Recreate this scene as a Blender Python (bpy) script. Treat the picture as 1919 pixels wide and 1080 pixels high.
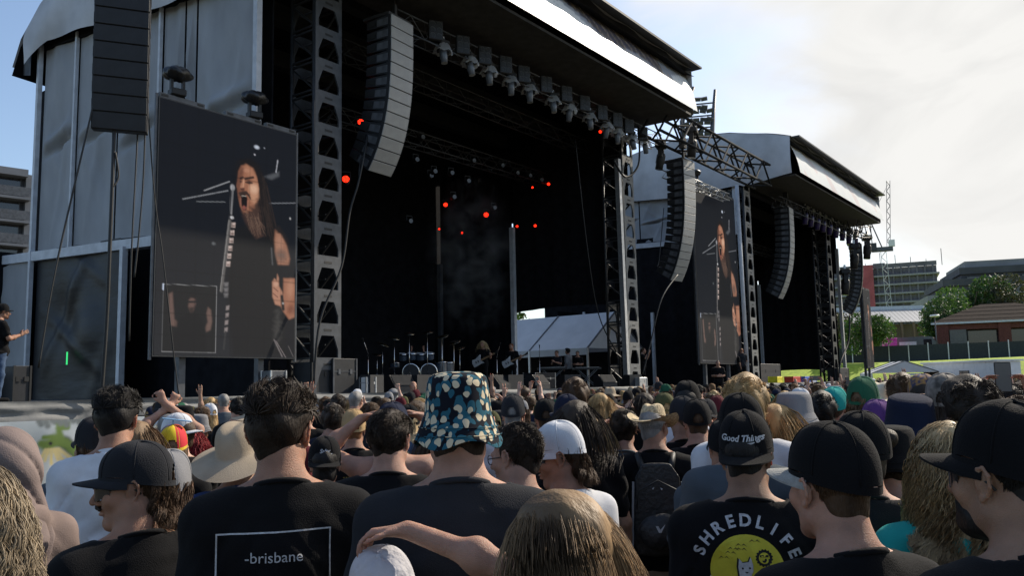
import bpy, bmesh, math, random
import numpy as np
from mathutils import Vector, Matrix, Euler
from mathutils.bvhtree import BVHTree

for _o in list(bpy.data.objects):
    bpy.data.objects.remove(_o, do_unlink=True)
SC = bpy.context.scene
COL = SC.collection
rad = math.radians

# ------------------------------------------------------------------ camera
# world axes: +X runs along the two stage fronts, +Y is the stages' depth, z = 0 is the showground.
CAMZ, YAW, PITCH, ROLL, FPX = 1.78, 36.2, 6.63, 1.2, 1600.0
cam_d = bpy.data.cameras.new('camera')
cam_d.sensor_width = 36.0
cam_d.lens = 36.0 * FPX / 1919.0
cam_d.clip_start = 0.05
cam_d.clip_end = 3000
cam = bpy.data.objects.new('camera', cam_d)
COL.objects.link(cam)
F0 = Vector((math.cos(rad(YAW)), math.sin(rad(YAW)), 0))
R0 = Vector((math.sin(rad(YAW)), -math.cos(rad(YAW)), 0))
CF = (F0 * math.cos(rad(PITCH)) + Vector((0, 0, 1)) * math.sin(rad(PITCH))).normalized()
U1 = R0.cross(CF).normalized()
CR = (R0 * math.cos(rad(ROLL)) - U1 * math.sin(rad(ROLL))).normalized()
CU = CR.cross(CF).normalized()
cam.matrix_world = Matrix(((CR.x, CU.x, -CF.x, 0), (CR.y, CU.y, -CF.y, 0), (CR.z, CU.z, -CF.z, CAMZ), (0, 0, 0, 1)))
SC.camera = cam
cam_d.dof.use_dof = False

# ------------------------------------------------------------------ sky, sun, exposure
SUN_AZ, SUN_EL = -17.0, 38.0          # degrees, azimuth from +X towards +Y
sd = Vector((math.cos(rad(SUN_EL)) * math.cos(rad(SUN_AZ)), math.cos(rad(SUN_EL)) * math.sin(rad(SUN_AZ)), math.sin(rad(SUN_EL))))
W = bpy.data.worlds.new('World'); SC.world = W; W.use_nodes = True
wt = W.node_tree; wt.nodes.clear()
wo = wt.nodes.new('ShaderNodeOutputWorld'); bg = wt.nodes.new('ShaderNodeBackground')
sky = wt.nodes.new('ShaderNodeTexSky'); sky.sky_type = 'NISHITA'; sky.sun_disc = False
sky.sun_elevation = rad(SUN_EL); sky.sun_rotation = rad(90 - SUN_AZ)
sky.air_density = 1.0; sky.dust_density = 1.6; sky.ozone_density = 1.6; sky.altitude = 30
bg.inputs['Strength'].default_value = 0.15
# thin cloud sheet: noise on the direction, thickest in the part of the sky round the sun
geo = wt.nodes.new('ShaderNodeTexCoord')
mp = wt.nodes.new('ShaderNodeMapping'); mp.inputs['Scale'].default_value = (1.0, 1.0, 1.8)
nz = wt.nodes.new('ShaderNodeTexNoise'); nz.inputs['Scale'].default_value = 2.3; nz.inputs['Detail'].default_value = 7; nz.inputs['Roughness'].default_value = .55; nz.inputs['Distortion'].default_value = .5
dotn = wt.nodes.new('ShaderNodeVectorMath'); dotn.operation = 'DOT_PRODUCT'; dotn.inputs[1].default_value = sd
add = wt.nodes.new('ShaderNodeMath'); add.operation = 'MULTIPLY_ADD'; add.inputs[1].default_value = 3.0
mr = wt.nodes.new('ShaderNodeMapRange'); mr.interpolation_type = 'SMOOTHSTEP'
mr.inputs['From Min'].default_value = 2.70; mr.inputs['From Max'].default_value = 3.04
mix = wt.nodes.new('ShaderNodeMix'); mix.data_type = 'RGBA'
nz2 = wt.nodes.new('ShaderNodeTexNoise'); nz2.inputs['Scale'].default_value = 4.2; nz2.inputs['Detail'].default_value = 6; nz2.inputs['Distortion'].default_value = 1.2
crp = wt.nodes.new('ShaderNodeValToRGB'); crp.color_ramp.elements[0].position = .36; crp.color_ramp.elements[1].position = .60
crp.color_ramp.elements[0].color = (4.3, 4.27, 4.18, 1); crp.color_ramp.elements[1].color = (4.9, 4.85, 4.72, 1)
wt.links.new(mp.outputs[0], nz2.inputs['Vector']); wt.links.new(nz2.outputs['Fac'], crp.inputs['Fac']); wt.links.new(crp.outputs[0], mix.inputs[7])
wt.links.new(geo.outputs['Generated'], mp.inputs['Vector']); wt.links.new(mp.outputs[0], nz.inputs['Vector'])
wt.links.new(geo.outputs['Generated'], dotn.inputs[0])
wt.links.new(dotn.outputs['Value'], add.inputs[0]); wt.links.new(nz.outputs['Fac'], add.inputs[2])
wt.links.new(add.outputs[0], mr.inputs['Value']); wt.links.new(mr.outputs[0], mix.inputs[0])
wt.links.new(sky.outputs[0], mix.inputs[6]); wt.links.new(mix.outputs[2], bg.inputs['Color'])
wt.links.new(bg.outputs[0], wo.inputs['Surface'])
sl = bpy.data.lights.new('sun', 'SUN'); sl.energy = 5.0; sl.angle = rad(.53); sl.color = (1, .90, .76)
so = bpy.data.objects.new('sun', sl); COL.objects.link(so)
so.rotation_euler = sd.to_track_quat('Z', 'Y').to_euler(); so.location = (60, -40, 60)
VS = SC.view_settings
VS.view_transform = 'Standard'; VS.look = 'None'; VS.gamma = 1.0; VS.use_curve_mapping = False
VS.exposure = 0.34
SC.render.engine = 'CYCLES'
SC.cycles.max_bounces = 6; SC.cycles.transparent_max_bounces = 8
SC.cycles.use_denoising = True

# ------------------------------------------------------------------ pixels of the survey picture -> places
def ray(px, py):
    return (CF * FPX + CR * (px - 959.5) + CU * (540 - py)).normalized()
C0 = Vector((0, 0, CAMZ))
def atY(px, py, Y):
    d = ray(px, py); return C0 + d * (Y / d.y)
def atX(px, py, X):
    d = ray(px, py); return C0 + d * (X / d.x)
def atD(px, py, D):                     # at a horizontal distance
    d = ray(px, py); return C0 + d * (D / math.hypot(d.x, d.y))
def heading(px, py=720):
    d = ray(px, py); return math.degrees(math.atan2(d.y, d.x))

# ------------------------------------------------------------------ materials
MATS = {}
def mat(name, col, rough=.6, metal=0., var=.12, scale=6., bump=0., bscale=60., spec=.5, sss=0., emit=None, estr=0., col2=None, detail=4., alpha=1., transl=0., coord='Object', stretch=(1, 1, 1), sheen=0.):
    if name in MATS: return MATS[name]
    m = bpy.data.materials.new(name); m.use_nodes = True
    t = m.node_tree; p = t.nodes['Principled BSDF']
    tc = t.nodes.new('ShaderNodeTexCoord'); mp_ = t.nodes.new('ShaderNodeMapping'); mp_.inputs['Scale'].default_value = stretch
    t.links.new(tc.outputs[coord], mp_.inputs['Vector'])
    n = t.nodes.new('ShaderNodeTexNoise'); n.inputs['Scale'].default_value = scale; n.inputs['Detail'].default_value = detail
    t.links.new(mp_.outputs[0], n.inputs['Vector'])
    r = t.nodes.new('ShaderNodeValToRGB')
    a = [max(0, c * (1 - var)) for c in col]; b = list(col2) if col2 else [min(1, c * (1 + var)) for c in col]
    r.color_ramp.elements[0].color = (*a, 1); r.color_ramp.elements[1].color = (*b, 1)
    r.color_ramp.elements[0].position = .32; r.color_ramp.elements[1].position = .68
    t.links.new(n.outputs['Fac'], r.inputs['Fac']); t.links.new(r.outputs[0], p.inputs['Base Color'])
    p.inputs['Roughness'].default_value = rough; p.inputs['Metallic'].default_value = metal
    p.inputs['Specular IOR Level'].default_value = spec
    if sheen: p.inputs['Sheen Weight'].default_value = sheen
    if sss:
        p.inputs['Subsurface Weight'].default_value = sss; p.inputs['Subsurface Radius'].default_value = (1., .28, .14)
        p.inputs['Subsurface Scale'].default_value = .02
    if bump:
        n2 = t.nodes.new('ShaderNodeTexNoise'); n2.inputs['Scale'].default_value = bscale; n2.inputs['Detail'].default_value = 3
        t.links.new(mp_.outputs[0], n2.inputs['Vector'])
        bp = t.nodes.new('ShaderNodeBump'); bp.inputs['Strength'].default_value = bump; bp.inputs['Distance'].default_value = .02
        t.links.new(n2.outputs['Fac'], bp.inputs['Height']); t.links.new(bp.outputs[0], p.inputs['Normal'])
    if emit:
        p.inputs['Emission Color'].default_value = (*emit, 1); p.inputs['Emission Strength'].default_value = estr
    if alpha < 1: p.inputs['Alpha'].default_value = alpha
    if transl:
        tr = t.nodes.new('ShaderNodeBsdfTranslucent'); mx = t.nodes.new('ShaderNodeMixShader'); mx.inputs[0].default_value = transl
        t.links.new(r.outputs[0], tr.inputs['Color'])
        t.links.new(p.outputs[0], mx.inputs[1]); t.links.new(tr.outputs[0], mx.inputs[2])
        t.links.new(mx.outputs[0], t.nodes['Material Output'].inputs['Surface'])
    MATS[name] = m; return m

def vcmat(name, rough=.6, emis=0., attr='paint', spec=.4, bump=0., bscale=80, base=1.):
    if name in MATS: return MATS[name]
    m = bpy.data.materials.new(name); m.use_nodes = True; t = m.node_tree; p = t.nodes['Principled BSDF']
    a = t.nodes.new('ShaderNodeAttribute'); a.attribute_name = attr
    p.inputs['Roughness'].default_value = rough; p.inputs['Specular IOR Level'].default_value = spec
    if emis:
        p.inputs['Base Color'].default_value = (.022, .022, .023, 1)
        t.links.new(a.outputs['Color'], p.inputs['Emission Color']); p.inputs['Emission Strength'].default_value = emis
    else:
        t.links.new(a.outputs['Color'], p.inputs['Base Color'])
    if bump:
        tc = t.nodes.new('ShaderNodeTexCoord'); n2 = t.nodes.new('ShaderNodeTexNoise'); n2.inputs['Scale'].default_value = bscale
        t.links.new(tc.outputs['Object'], n2.inputs['Vector'])
        bp = t.nodes.new('ShaderNodeBump'); bp.inputs['Strength'].default_value = bump; bp.inputs['Distance'].default_value = .02
        t.links.new(n2.outputs['Fac'], bp.inputs['Height']); t.links.new(bp.outputs[0], p.inputs['Normal'])
    MATS[name] = m; return m

# ------------------------------------------------------------------ mesh helpers
def arr_mesh(name, V, Q, smooth=True):
    V = np.asarray(V, np.float32); Q = np.asarray(Q, np.int32)
    me = bpy.data.meshes.new(name)
    me.vertices.add(len(V)); me.vertices.foreach_set('co', V.ravel())
    k = Q.shape[1]
    me.loops.add(Q.size); me.loops.foreach_set('vertex_index', Q.ravel())
    me.polygons.add(len(Q)); me.polygons.foreach_set('loop_start', np.arange(0, Q.size, k, dtype=np.int32))
    me.polygons.foreach_set('loop_total', np.full(len(Q), k, np.int32))
    me.polygons.foreach_set('use_smooth', np.full(len(Q), smooth, bool))
    me.update(calc_edges=True)
    return me

def paint(me, C, attr='paint'):
    a = me.attributes.new(attr, 'FLOAT_COLOR', 'POINT')
    C = np.asarray(C, np.float32)
    if C.shape[1] == 3: C = np.concatenate([C, np.ones((len(C), 1), np.float32)], 1)
    a.data.foreach_set('color', C.ravel())

class MB:
    def __init__(s): s.v = []; s.f = []; s.sm = []
    def add(s, V, Fs, smooth=False):
        b = len(s.v); s.v += [tuple(p) for p in V]
        s.f += [tuple(i + b for i in f) for f in Fs]; s.sm += [smooth] * len(Fs)
        return s
    def box(s, lo, hi, M=None, bev=0.):
        x0, y0, z0 = lo; x1, y1, z1 = hi
        V = [Vector(p) for p in ((x0, y0, z0), (x1, y0, z0), (x1, y1, z0), (x0, y1, z0), (x0, y0, z1), (x1, y0, z1), (x1, y1, z1), (x0, y1, z1))]
        Fs = [(0, 3, 2, 1), (4, 5, 6, 7), (0, 1, 5, 4), (1, 2, 6, 5), (2, 3, 7, 6), (3, 0, 4, 7)]
        if bev:
            b = bmesh.new(); vs = [b.verts.new(p) for p in V]
            for f in Fs: b.faces.new([vs[i] for i in f])
            bmesh.ops.bevel(b, geom=list(b.edges), offset=bev, segments=1, affect='EDGES')
            b.verts.index_update(); V = [v.co.copy() for v in b.verts]; Fs = [tuple(v.index for v in f.verts) for f in b.faces]; b.free()
        if M: V = [M @ p for p in V]
        return s.add(V, Fs)
    def bar(s, a, b, w, d=None, up=(0, 0, 1)):
        a = Vector(a); b = Vector(b); d = w if d is None else d
        z = (b - a); L = z.length; z = z.normalized(); u = Vector(up)
        if abs(z.dot(u)) > .98: u = Vector((1, 0, 0)) if abs(z.x) < .9 else Vector((0, 1, 0))
        x = u.cross(z).normalized(); y = z.cross(x)
        M = Matrix(((x.x, y.x, z.x, a.x), (x.y, y.y, z.y, a.y), (x.z, y.z, z.z, a.z), (0, 0, 0, 1)))
        return s.box((-w / 2, -d / 2, 0), (w / 2, d / 2, L), M)
    def tube(s, pts, r, n=8, caps=True, smooth=True):
        pts = [Vector(p) for p in pts]; rs = r if isinstance(r, (list, tuple)) else [r] * len(pts)
        V = []; Fs = []; prev = None
        for i, p in enumerate(pts):
            t = (pts[min(i + 1, len(pts) - 1)] - pts[max(i - 1, 0)])
            t = t.normalized() if t.length > 1e-9 else Vector((0, 0, 1))
            if prev is None:
                u = Vector((0, 0, 1)) if abs(t.z) < .9 else Vector((1, 0, 0))
                x = u.cross(t).normalized()
            else:
                x = (prev - t * prev.dot(t)).normalized()
            prev = x; y = t.cross(x)
            for k in range(n):
                a = 2 * math.pi * k / n
                V.append(p + (x * math.cos(a) + y * math.sin(a)) * rs[i])
        for i in range(len(pts) - 1):
            for k in range(n):
                a = i * n + k; b = i * n + (k + 1) % n
                Fs.append((a, b, b + n, a + n))
        if caps: Fs.append(tuple(range(n - 1, -1, -1))); Fs.append(tuple(range((len(pts) - 1) * n, len(pts) * n)))
        return s.add(V, Fs, smooth)
    def lathe(s, prof, n=16, M=None, ry=1., smooth=True, ax=0., ay=0.):
        V = []; Fs = []
        for (r, z) in prof:
            for k in range(n):
                a = 2 * math.pi * k / n
                p = Vector((r * math.cos(a) + ax, r * math.sin(a) * ry + ay, z)); V.append(M @ p if M else p)
        for i in range(len(prof) - 1):
            for k in range(n):
                Fs.append((i * n + k, i * n + (k + 1) % n, (i + 1) * n + (k + 1) % n, (i + 1) * n + k))
        return s.add(V, Fs, smooth)
    def grid(s, fn, nu, nv, smooth=True, wrapu=False):
        V = []; Fs = []
        for j in range(nv + 1):
            for i in range(nu + 1): V.append(fn(i / nu, j / nv))
        for j in range(nv):
            for i in range(nu):
                a = j * (nu + 1) + i; Fs.append((a, a + 1, a + nu + 2, a + nu + 1))
        return s.add(V, Fs, smooth)
    def prism(s, poly, z0, z1, M=None):
        n = len(poly); V = [Vector((x, y, z0)) for x, y in poly] + [Vector((x, y, z1)) for x, y in poly]
        Fs = [tuple(range(n - 1, -1, -1)), tuple(range(n, 2 * n))] + [(i, (i + 1) % n, n + (i + 1) % n, n + i) for i in range(n)]
        if M: V = [M @ p for p in V]
        return s.add(V, Fs)
    def mesh(s, name):
        me = bpy.data.meshes.new(name); me.from_pydata([tuple(p) for p in s.v], [], s.f)
        me.polygons.foreach_set('use_smooth', s.sm); me.update(); return me
    def build(s, name, m, parent=None, **kw): return obj(name, s.mesh(name), m, parent, **kw)

def obj(name, me, m=None, parent=None, loc=None, rot=None, scale=None, mtx=None):
    o = bpy.data.objects.new(name, me); COL.objects.link(o)
    if m is not None:
        if len(me.materials) == 0: me.materials.append(None)
        o.material_slots[0].link = 'OBJECT'; o.material_slots[0].material = m
    if parent: o.parent = parent
    if mtx is not None: o.matrix_basis = mtx
    if loc is not None: o.location = loc
    if rot is not None: o.rotation_euler = rot
    if scale is not None: o.scale = scale if not isinstance(scale, (int, float)) else (scale,) * 3
    return o
LABELS = set()
def tag(o, label=None, cat=None, group=None, kind=None):
    if label: o['label'] = label; LABELS.add(label)
    if cat: o['category'] = cat
    if group: o['group'] = group
    if kind: o['kind'] = kind
    return o
def empty(name, loc=(0, 0, 0), rz=0., label=None, cat=None, group=None, scale=1.):
    o = bpy.data.objects.new(name, None); COL.objects.link(o); o.location = loc; o.rotation_euler = (0, 0, rz)
    o.scale = (scale,) * 3 if isinstance(scale, (int, float)) else scale
    o.empty_display_size = .1
    return tag(o, label, cat, group)
def copy_tree(o, parent=None):
    c = o.copy(); COL.objects.link(c); c.parent = parent
    for ch in o.children: copy_tree(ch, c)
    return c
ORD = ['first', 'second', 'third', 'fourth', 'fifth', 'sixth', 'seventh', 'eighth', 'ninth', 'tenth', 'eleventh', 'twelfth', 'thirteenth', 'fourteenth', 'fifteenth', 'sixteenth', 'seventeenth', 'eighteenth', 'nineteenth', 'twentieth', 'twenty-first', 'twenty-second', 'twenty-third', 'twenty-fourth', 'twenty-fifth', 'twenty-sixth', 'twenty-seventh', 'twenty-eighth', 'twenty-ninth']
rnd = random.Random(7)

# ================================================================== SETTING: ground
M_ground = mat('showground_turf', (.055, .06, .03), rough=.95, var=.5, scale=1.5, bump=.6, bscale=25, col2=(.10, .085, .05))
g = MB(); g.grid(lambda u, v: ((u - .5) * 2400, (v - .5) * 2400, 0), 8, 8, smooth=False)
tag(g.build('ground', M_ground), kind='structure')

# ------------------------------------------------------------------ shared stage materials
M_cloth = mat('grey_wall_cloth', (.36, .37, .385), rough=.7, var=.16, scale=1.0, bump=.8, bscale=3.5, transl=.12, stretch=(1, 1, .45))
M_skin = mat('pale_roof_skin', (.48, .48, .49), rough=.55, var=.18, scale=.8, bump=.7, bscale=2.2, stretch=(.6, 1, 1))
M_blk = mat('black_drape', (.010, .010, .012), rough=.95, var=.3, scale=3, bump=.3, bscale=9, spec=.15)
M_blk2 = mat('black_scrim', (.011, .012, .015), rough=.48, var=.3, scale=2, bump=1., bscale=2.2, spec=.45, stretch=(1, .5, 1.6))
M_steel = mat('black_steel', (.025, .026, .028), rough=.45, var=.3, scale=9, spec=.5)
M_alu = mat('dull_aluminium', (.50, .51, .52), rough=.42, metal=.85, var=.12, scale=8)
M_greysteel = mat('grey_steel_plate', (.085, .09, .10), rough=.5, metal=.15, var=.3, scale=5)
M_white = mat('white_paint', (.75, .75, .74), rough=.5, var=.06, scale=3)
M_beam = mat('white_beam', (.55, .57, .6), rough=.5, var=.12, scale=4)
M_deck = mat('black_deck_ply', (.03, .03, .03), rough=.7, var=.4, scale=3)
M_skirt = mat('grey_skirt_cloth', (.17, .17, .165), rough=.7, var=.15, scale=2.5, bump=.4, bscale=6)
M_cab = mat('speaker_cabinet', (.011, .012, .015), rough=.6, var=.25, scale=7, bump=.15, bscale=120)
M_grille = mat('speaker_grille', (.34, .34, .33), rough=.55, var=.08, scale=4, bump=.3, bscale=220, metal=.2)
M_rub = mat('black_rubber', (.012, .012, .012), rough=.6, var=.2)
M_glass = mat('dark_glass', (.02, .02, .025), rough=.08, var=.1, spec=.8)
M_lens = mat('lamp_lens', (.28, .30, .33), rough=.12, var=.15, scale=14)
M_cover = mat('clear_rain_cover', (.72, .76, .80), rough=.25, var=.1, scale=9, bump=.6, bscale=25, alpha=.55, transl=.45)
M_red = mat('red_lamp', (.9, .05, .02), emit=(1., .018, .004), estr=2.6)
def dot_emission(m, scale):
    """an LED lamp face: bright diodes on a darker ground"""
    t = m.node_tree; p = t.nodes['Principled BSDF']; tc = t.nodes.new('ShaderNodeTexCoord'); v = t.nodes.new('ShaderNodeTexVoronoi'); v.inputs['Scale'].default_value = scale; v.inputs['Randomness'].default_value = .35
    mr_ = t.nodes.new('ShaderNodeMapRange'); mr_.inputs['From Min'].default_value = .55; mr_.inputs['From Max'].default_value = .1; mr_.inputs['To Min'].default_value = .35; mr_.inputs['To Max'].default_value = 6.
    t.links.new(tc.outputs['Object'], v.inputs['Vector']); t.links.new(v.outputs['Distance'], mr_.inputs['Value']); t.links.new(mr_.outputs[0], p.inputs['Emission Strength'])
dot_emission(M_red, 22)
M_tape = mat('green_glow_tape', (.05, .8, .2), emit=(.05, .85, .22), estr=.7)
M_chrome = mat('chrome_hardware', (.7, .7, .72), rough=.15, metal=1., var=.05)

def cloth_panel(P00, P10, P01, P11, nu, nv, amp, seed, nrm, straps=0):
    """hanging cloth between four corners, with folds along nrm"""
    r = random.Random(seed); ph = [r.uniform(0, 6.28) for _ in range(12)]
    P00, P10, P01, P11 = map(Vector, (P00, P10, P01, P11)); nrm = Vector(nrm)
    def fn(u, v):
        p = P00.lerp(P10, u).lerp(P01.lerp(P11, u), v)
        e = math.sin(math.pi * u) * (.35 + .65 * math.sin(math.pi * min(1, max(0, v))))
        w = math.sin(5 * u + 3.5 * v + ph[0]) * .5 + math.sin(9 * u - 7 * v + ph[1]) * .35 + math.sin(3 * u + 14 * v + ph[2]) * .22
        w += .55 * max(0, math.sin(6 * v + 9 * u + ph[3])) ** 6 + .35 * max(0, math.sin(11 * v - 6 * u + ph[4])) ** 8
        for k in range(straps):
            c = (k + 1) / (straps + 1) + .05 * math.sin(ph[5 + k]); y = v - c - (u - .5) * .12 * (1 if k % 2 else -1)
            w -= 1.9 * math.exp(-(y / .018) ** 2) - 1.2 * math.exp(-((y - .045) / .03) ** 2)
        return p + nrm * (amp * w * e)
    b = MB(); b.grid(fn, nu, nv); return b

# arch of the roof in (Y, z)
ROOF = [(14.25, 15.0), (15.5, 15.35), (17.5, 15.72), (19.5, 15.85), (21.5, 15.75), (23.5, 15.35), (25.2, 14.75), (26.6, 14.0), (27.6, 13.0), (28.0, 12.2)]
def wallx(Y): return 13.3 - (Y - 17.2) * .1134
def roofz(Y):
    for (a, za), (b, zb) in zip(ROOF, ROOF[1:]):
        if a <= Y <= b: return za + (zb - za) * (Y - a) / (b - a)
    return ROOF[0][1] if Y < 20 else ROOF[-1][1]

FASC_W, FASC_H = 200, 20
def fascia_mesh(ox, art):
    V = []; C = []; n = random.Random(3)
    x0, x1 = 14.1 + ox, 32.7 + ox
    for j in range(FASC_H + 1):
        v = j / FASC_H
        for i in range(FASC_W + 1):
            u = i / FASC_W
            bul = .10 * math.sin(math.pi * v) + .012 * math.sin(u * 47 + 2 * v + 3 * math.sin(u * 11)) * math.sin(math.pi * v) + .05 * math.sin(u * 17 + 2 * math.sin(u * 5)) * v * (1 - v)
            V.append((x0 + (x1 - x0) * u, 14.10 + .62 * v - bul, 13.1 + 1.86 * v))
            if art:
                edge = .62 - .12 * math.sin(u * 9 + 1) - .10 * math.sin(u * 23) + (.25 if u > .9 else 0) - .35 * max(0, .25 - u)
                nse = math.sin(u * 140 + 5 * math.sin(v * 9)) * math.sin(u * 61 + v * 11)
                if v > edge:
                    k = nse * .5 + .5
                    c = (.05 + .10 * k, .055 + .07 * k, .085 + .05 * (1 - k)) if u < .86 else (.32, .36, .42)
                    if math.sin(u * 200 + 12 * v) > .86: c = (.45, .36, .26)
                elif v > edge - .12: c = (.40, .42, .46)
                else:
                    c = (.86, .87, .86)
                    if nse > .72 and v > .18: c = (.62, .70, .70)
            else:
                nse = math.sin(u * 31 + 4 * v) * math.sin(u * 13)
                c = (.78, .80, .79) if nse < .5 else (.74, .66, .64)
                if v > .86: c = (.55, .60, .56)
            C.append(c)
    Q = [(j * (FASC_W + 1) + i, j * (FASC_W + 1) + i + 1, (j + 1) * (FASC_W + 1) + i + 1, (j + 1) * (FASC_W + 1) + i) for j in range(FASC_H) for i in range(FASC_W)]
    me = arr_mesh('fascia_banner', V, Q); paint(me, C); return me
M_fasc = vcmat('printed_fascia_vinyl', rough=.32, spec=.6, bump=.08, bscale=4)

def build_stage(ox, near, label):
    st = empty('festival_stage', (ox + 22, 17, 0), 0, label, 'stage', 'twin festival stages')
    I = Matrix.Translation((-(ox + 22), -17, 0))
    def B(name, mb, m, par=None): return obj(name, mb.mesh(name), m, par or st, mtx=I if par is None else None)
    X = lambda x: ox + x
    dl = X(3.0) if near else X(11.5)
    B('deck', MB().box((dl, 16.0, 1.52), (X(34.5), 28.5, 1.70)), M_deck)
    # black sheet put in for the dark, shaded void under the deck
    B('deck_void_sheet', MB().box((dl + .1, 16.25, .02), (X(34.4), 16.3, 1.5)), M_blk)
    r = random.Random(5)
    sk = MB(); sk.grid(lambda u, v: (dl + (X(34.5) - dl) * u, 15.93 + .03 * math.sin(u * 140 + 3 * math.sin(v * 4 + u * 30)) * (1 - v) + .02 * math.sin(v * 12 + u * 25), 1.36 + .35 * v + .02 * math.sin(u * 37) * (1 - v)), 240, 8)
    B('deck_skirt', sk, M_skirt)
    # roof: outer skin and dark liner below it
    b = MB()
    prof = ROOF
    NX = 30
    def rz(u, v):
        k = v * (len(prof) - 1); i = min(int(k), len(prof) - 2); f = k - i
        y = prof[i][0] + (prof[i + 1][0] - prof[i][0]) * f; z = prof[i][1] + (prof[i + 1][1] - prof[i][1]) * f
        xl = X(wallx(y)) - .35; x = xl + (X(32.9) - xl) * u
        return (x, y, z - .07 * abs(math.sin(u * math.pi * 7)) + .02 * math.sin(v * 30))
    b.grid(rz, NX, 36); B('roof_skin', b, M_skin)
    b = MB(); b.grid(lambda u, v: tuple(Vector(rz(1 - u, v)) + Vector((0, 0, -.28))), NX, 18); B('roof_liner', b, M_blk)
    # underside of the projecting roof, and dark lip along its front edge
    B('roof_soffit', MB().box((X(14.0), 14.35, 12.96), (X(32.7), 17.4, 13.05)), M_deck)
    lip = MB(); lip.box((X(13.7), 13.92, 14.99), (X(32.95), 14.75, 15.07)); B('roof_lip', lip, M_steel)
    obj('fascia_banner', fascia_mesh(ox, near), M_fasc, st, mtx=I)
    b = MB(); b.grid(lambda u, v: (X(32.72) + .05 * math.sin(v * 9 + u * 7) * u * (1 - u) * 4, 14.3 + 3.2 * u, 13.0 + (roofz(14.3 + 3.2 * u) - 13.1) * v), 10, 10); B('roof_end_cloth', b, M_skin)
    b = MB(); b.grid(lambda u, v: (X(32.7), 17.5 + 10 * u, 9.6 + (roofz(17.5 + 10 * u) - 9.7) * v), 14, 8); B('roof_end_drape', b, M_blk)
    # side visor of roof canvas, overhanging the wall panels
    def vis(u, v):
        Y = 14.3 + 13.0 * u; zb = 12.55 + .10 * math.sin(u * 9) if Y > 17 else 12.95 - .4 * max(0, (Y - 14.3) / 2.7)
        if u > .92: zb -= (u - .92) * 6
        zt = roofz(Y) - .03; z = zb + (zt - zb) * v
        return (X(wallx(Y)) - .36 - .10 * math.sin(v * 3.1) - .05 * math.sin(u * 34 + v * 5) * (1 - v), Y, z)
    b = MB(); b.grid(vis, 60, 14); B('side_visor', b, M_skin)
    bb = MB(); bb.bar((X(wallx(17.2)) + .05, 17.2, 12.72), (X(wallx(26.8)) + .05, 26.8, 12.72), .3, .3); B('eave_truss_cover', bb, M_blk)
    # grey cloth panels of the side wall, poles between them
    zw = 6.1 if near else 10.0
    if not near: B('lower_wall_drape', MB().grid(lambda u, v: (X(wallx(17.6 + 9.3 * u)) + .04 * math.sin(u * 60), 17.6 + 9.3 * u, 1.7 + 8.6 * v), 60, 8), M_blk)
    ys = [17.72, 19.93, 20.4, 21.3, 23.2, 25.1, 26.85]
    for i, (a, c) in enumerate(zip(ys, ys[1:])):
        g_ = .035
        p = cloth_panel((X(wallx(a + g_)), a + g_, zw), (X(wallx(c - g_)), c - g_, zw + .1), (X(wallx(a + g_)), a + g_, 12.62), (X(wallx(c - g_)), c - g_, 12.62), 26, 96, .13, 40 + i, (-1, -.1, 0), straps=1 if c - a > 1 else 0)
        B('wall_panel', p, M_cloth)
    for y, w in ((17.55, .16), (21.3, .09), (25.1, .09), (26.95, .13)):
        B('wall_pole', MB().bar((X(wallx(y)) - .1, y, zw - .05), (X(wallx(y)) - .1, y, 12.75), w), M_beam)
    B('corner_flap', cloth_panel((X(wallx(27)) - .35, 27.0, 11.7), (X(wallx(27.5)) - .2, 27.7, 11.9), (X(wallx(27)) - .35, 27.0, 13.2), (X(wallx(27.5)) - .2, 27.7, 13.0), 6, 8, .05, 9, (-1, 0, 0)), M_blk2)
    B('edge_beam', MB().bar((X(13.35), 18.0, zw - .18), (X(11.55), 31.5, zw - .03), .3, .28), M_beam)
    # black scrims and far grey cloth under the beam
    if near: B('lower_scrim', cloth_panel((X(wallx(22.9)), 22.9, 1.7), (X(wallx(26.8)), 26.8, 1.7), (X(wallx(22.9)), 22.9, 6.2), (X(wallx(26.8)), 26.8, 6.2), 34, 60, .22, 77, (-1, -.1, 0)), M_blk2)
    if near: B('lower_grey_cloth', cloth_panel((X(wallx(26.95)) - .1, 26.95, 1.7), (X(11.4), 31.2, 1.7), (X(wallx(26.95)) - .1, 26.95, 6.1), (X(11.4), 31.2, 5.2), 14, 24, .12, 21, (-1, -.1, 0)), M_cloth)
    B('wall_pole', MB().bar((X(wallx(26.9)) - .14, 26.9, 1.7), (X(wallx(26.9)) - .14, 26.9, 6.2), .12), M_beam)
    B('wall_pole', MB().bar((X(wallx(22.6)) - .1, 22.6, 1.7), (X(wallx(22.6)) - .1, 22.6, 5.9), .16), M_beam)
    B('side_void_sheet', MB().box((X(13.9), 17.9, 1.7), (X(13.95), 31, 12.6)), M_blk)  # black sheet added behind the panels to fill the dark void there
    B('wing_void_sheet', MB().box((X(11.3), 28.3, 1.7), (X(14), 28.36, 6.3)), M_blk)  # another black sheet added, filling the dark void of the wing
    zdr = 5.2 if near else 2.5
    # rear and right drapes: the right one stops 3.5 m above the deck
    b = cloth_panel((X(13.95), 27.9, 1.7), (X(32.6), 27.9, 1.7), (X(13.95), 27.9, 13.0), (X(32.6), 27.9, 13.0), 60, 12, .06, 3, (0, -1, 0)); B('rear_drape', b, M_blk)
    b = MB(); b.grid(lambda u, v: (X(32.0) + .04 * math.sin(u * 40), 17.6 + 5.7 * u, zdr + .12 * math.sin(u * 3.1) + (12.9 - zdr) * v), 24, 6); B('side_drape', b, M_blk)
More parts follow.
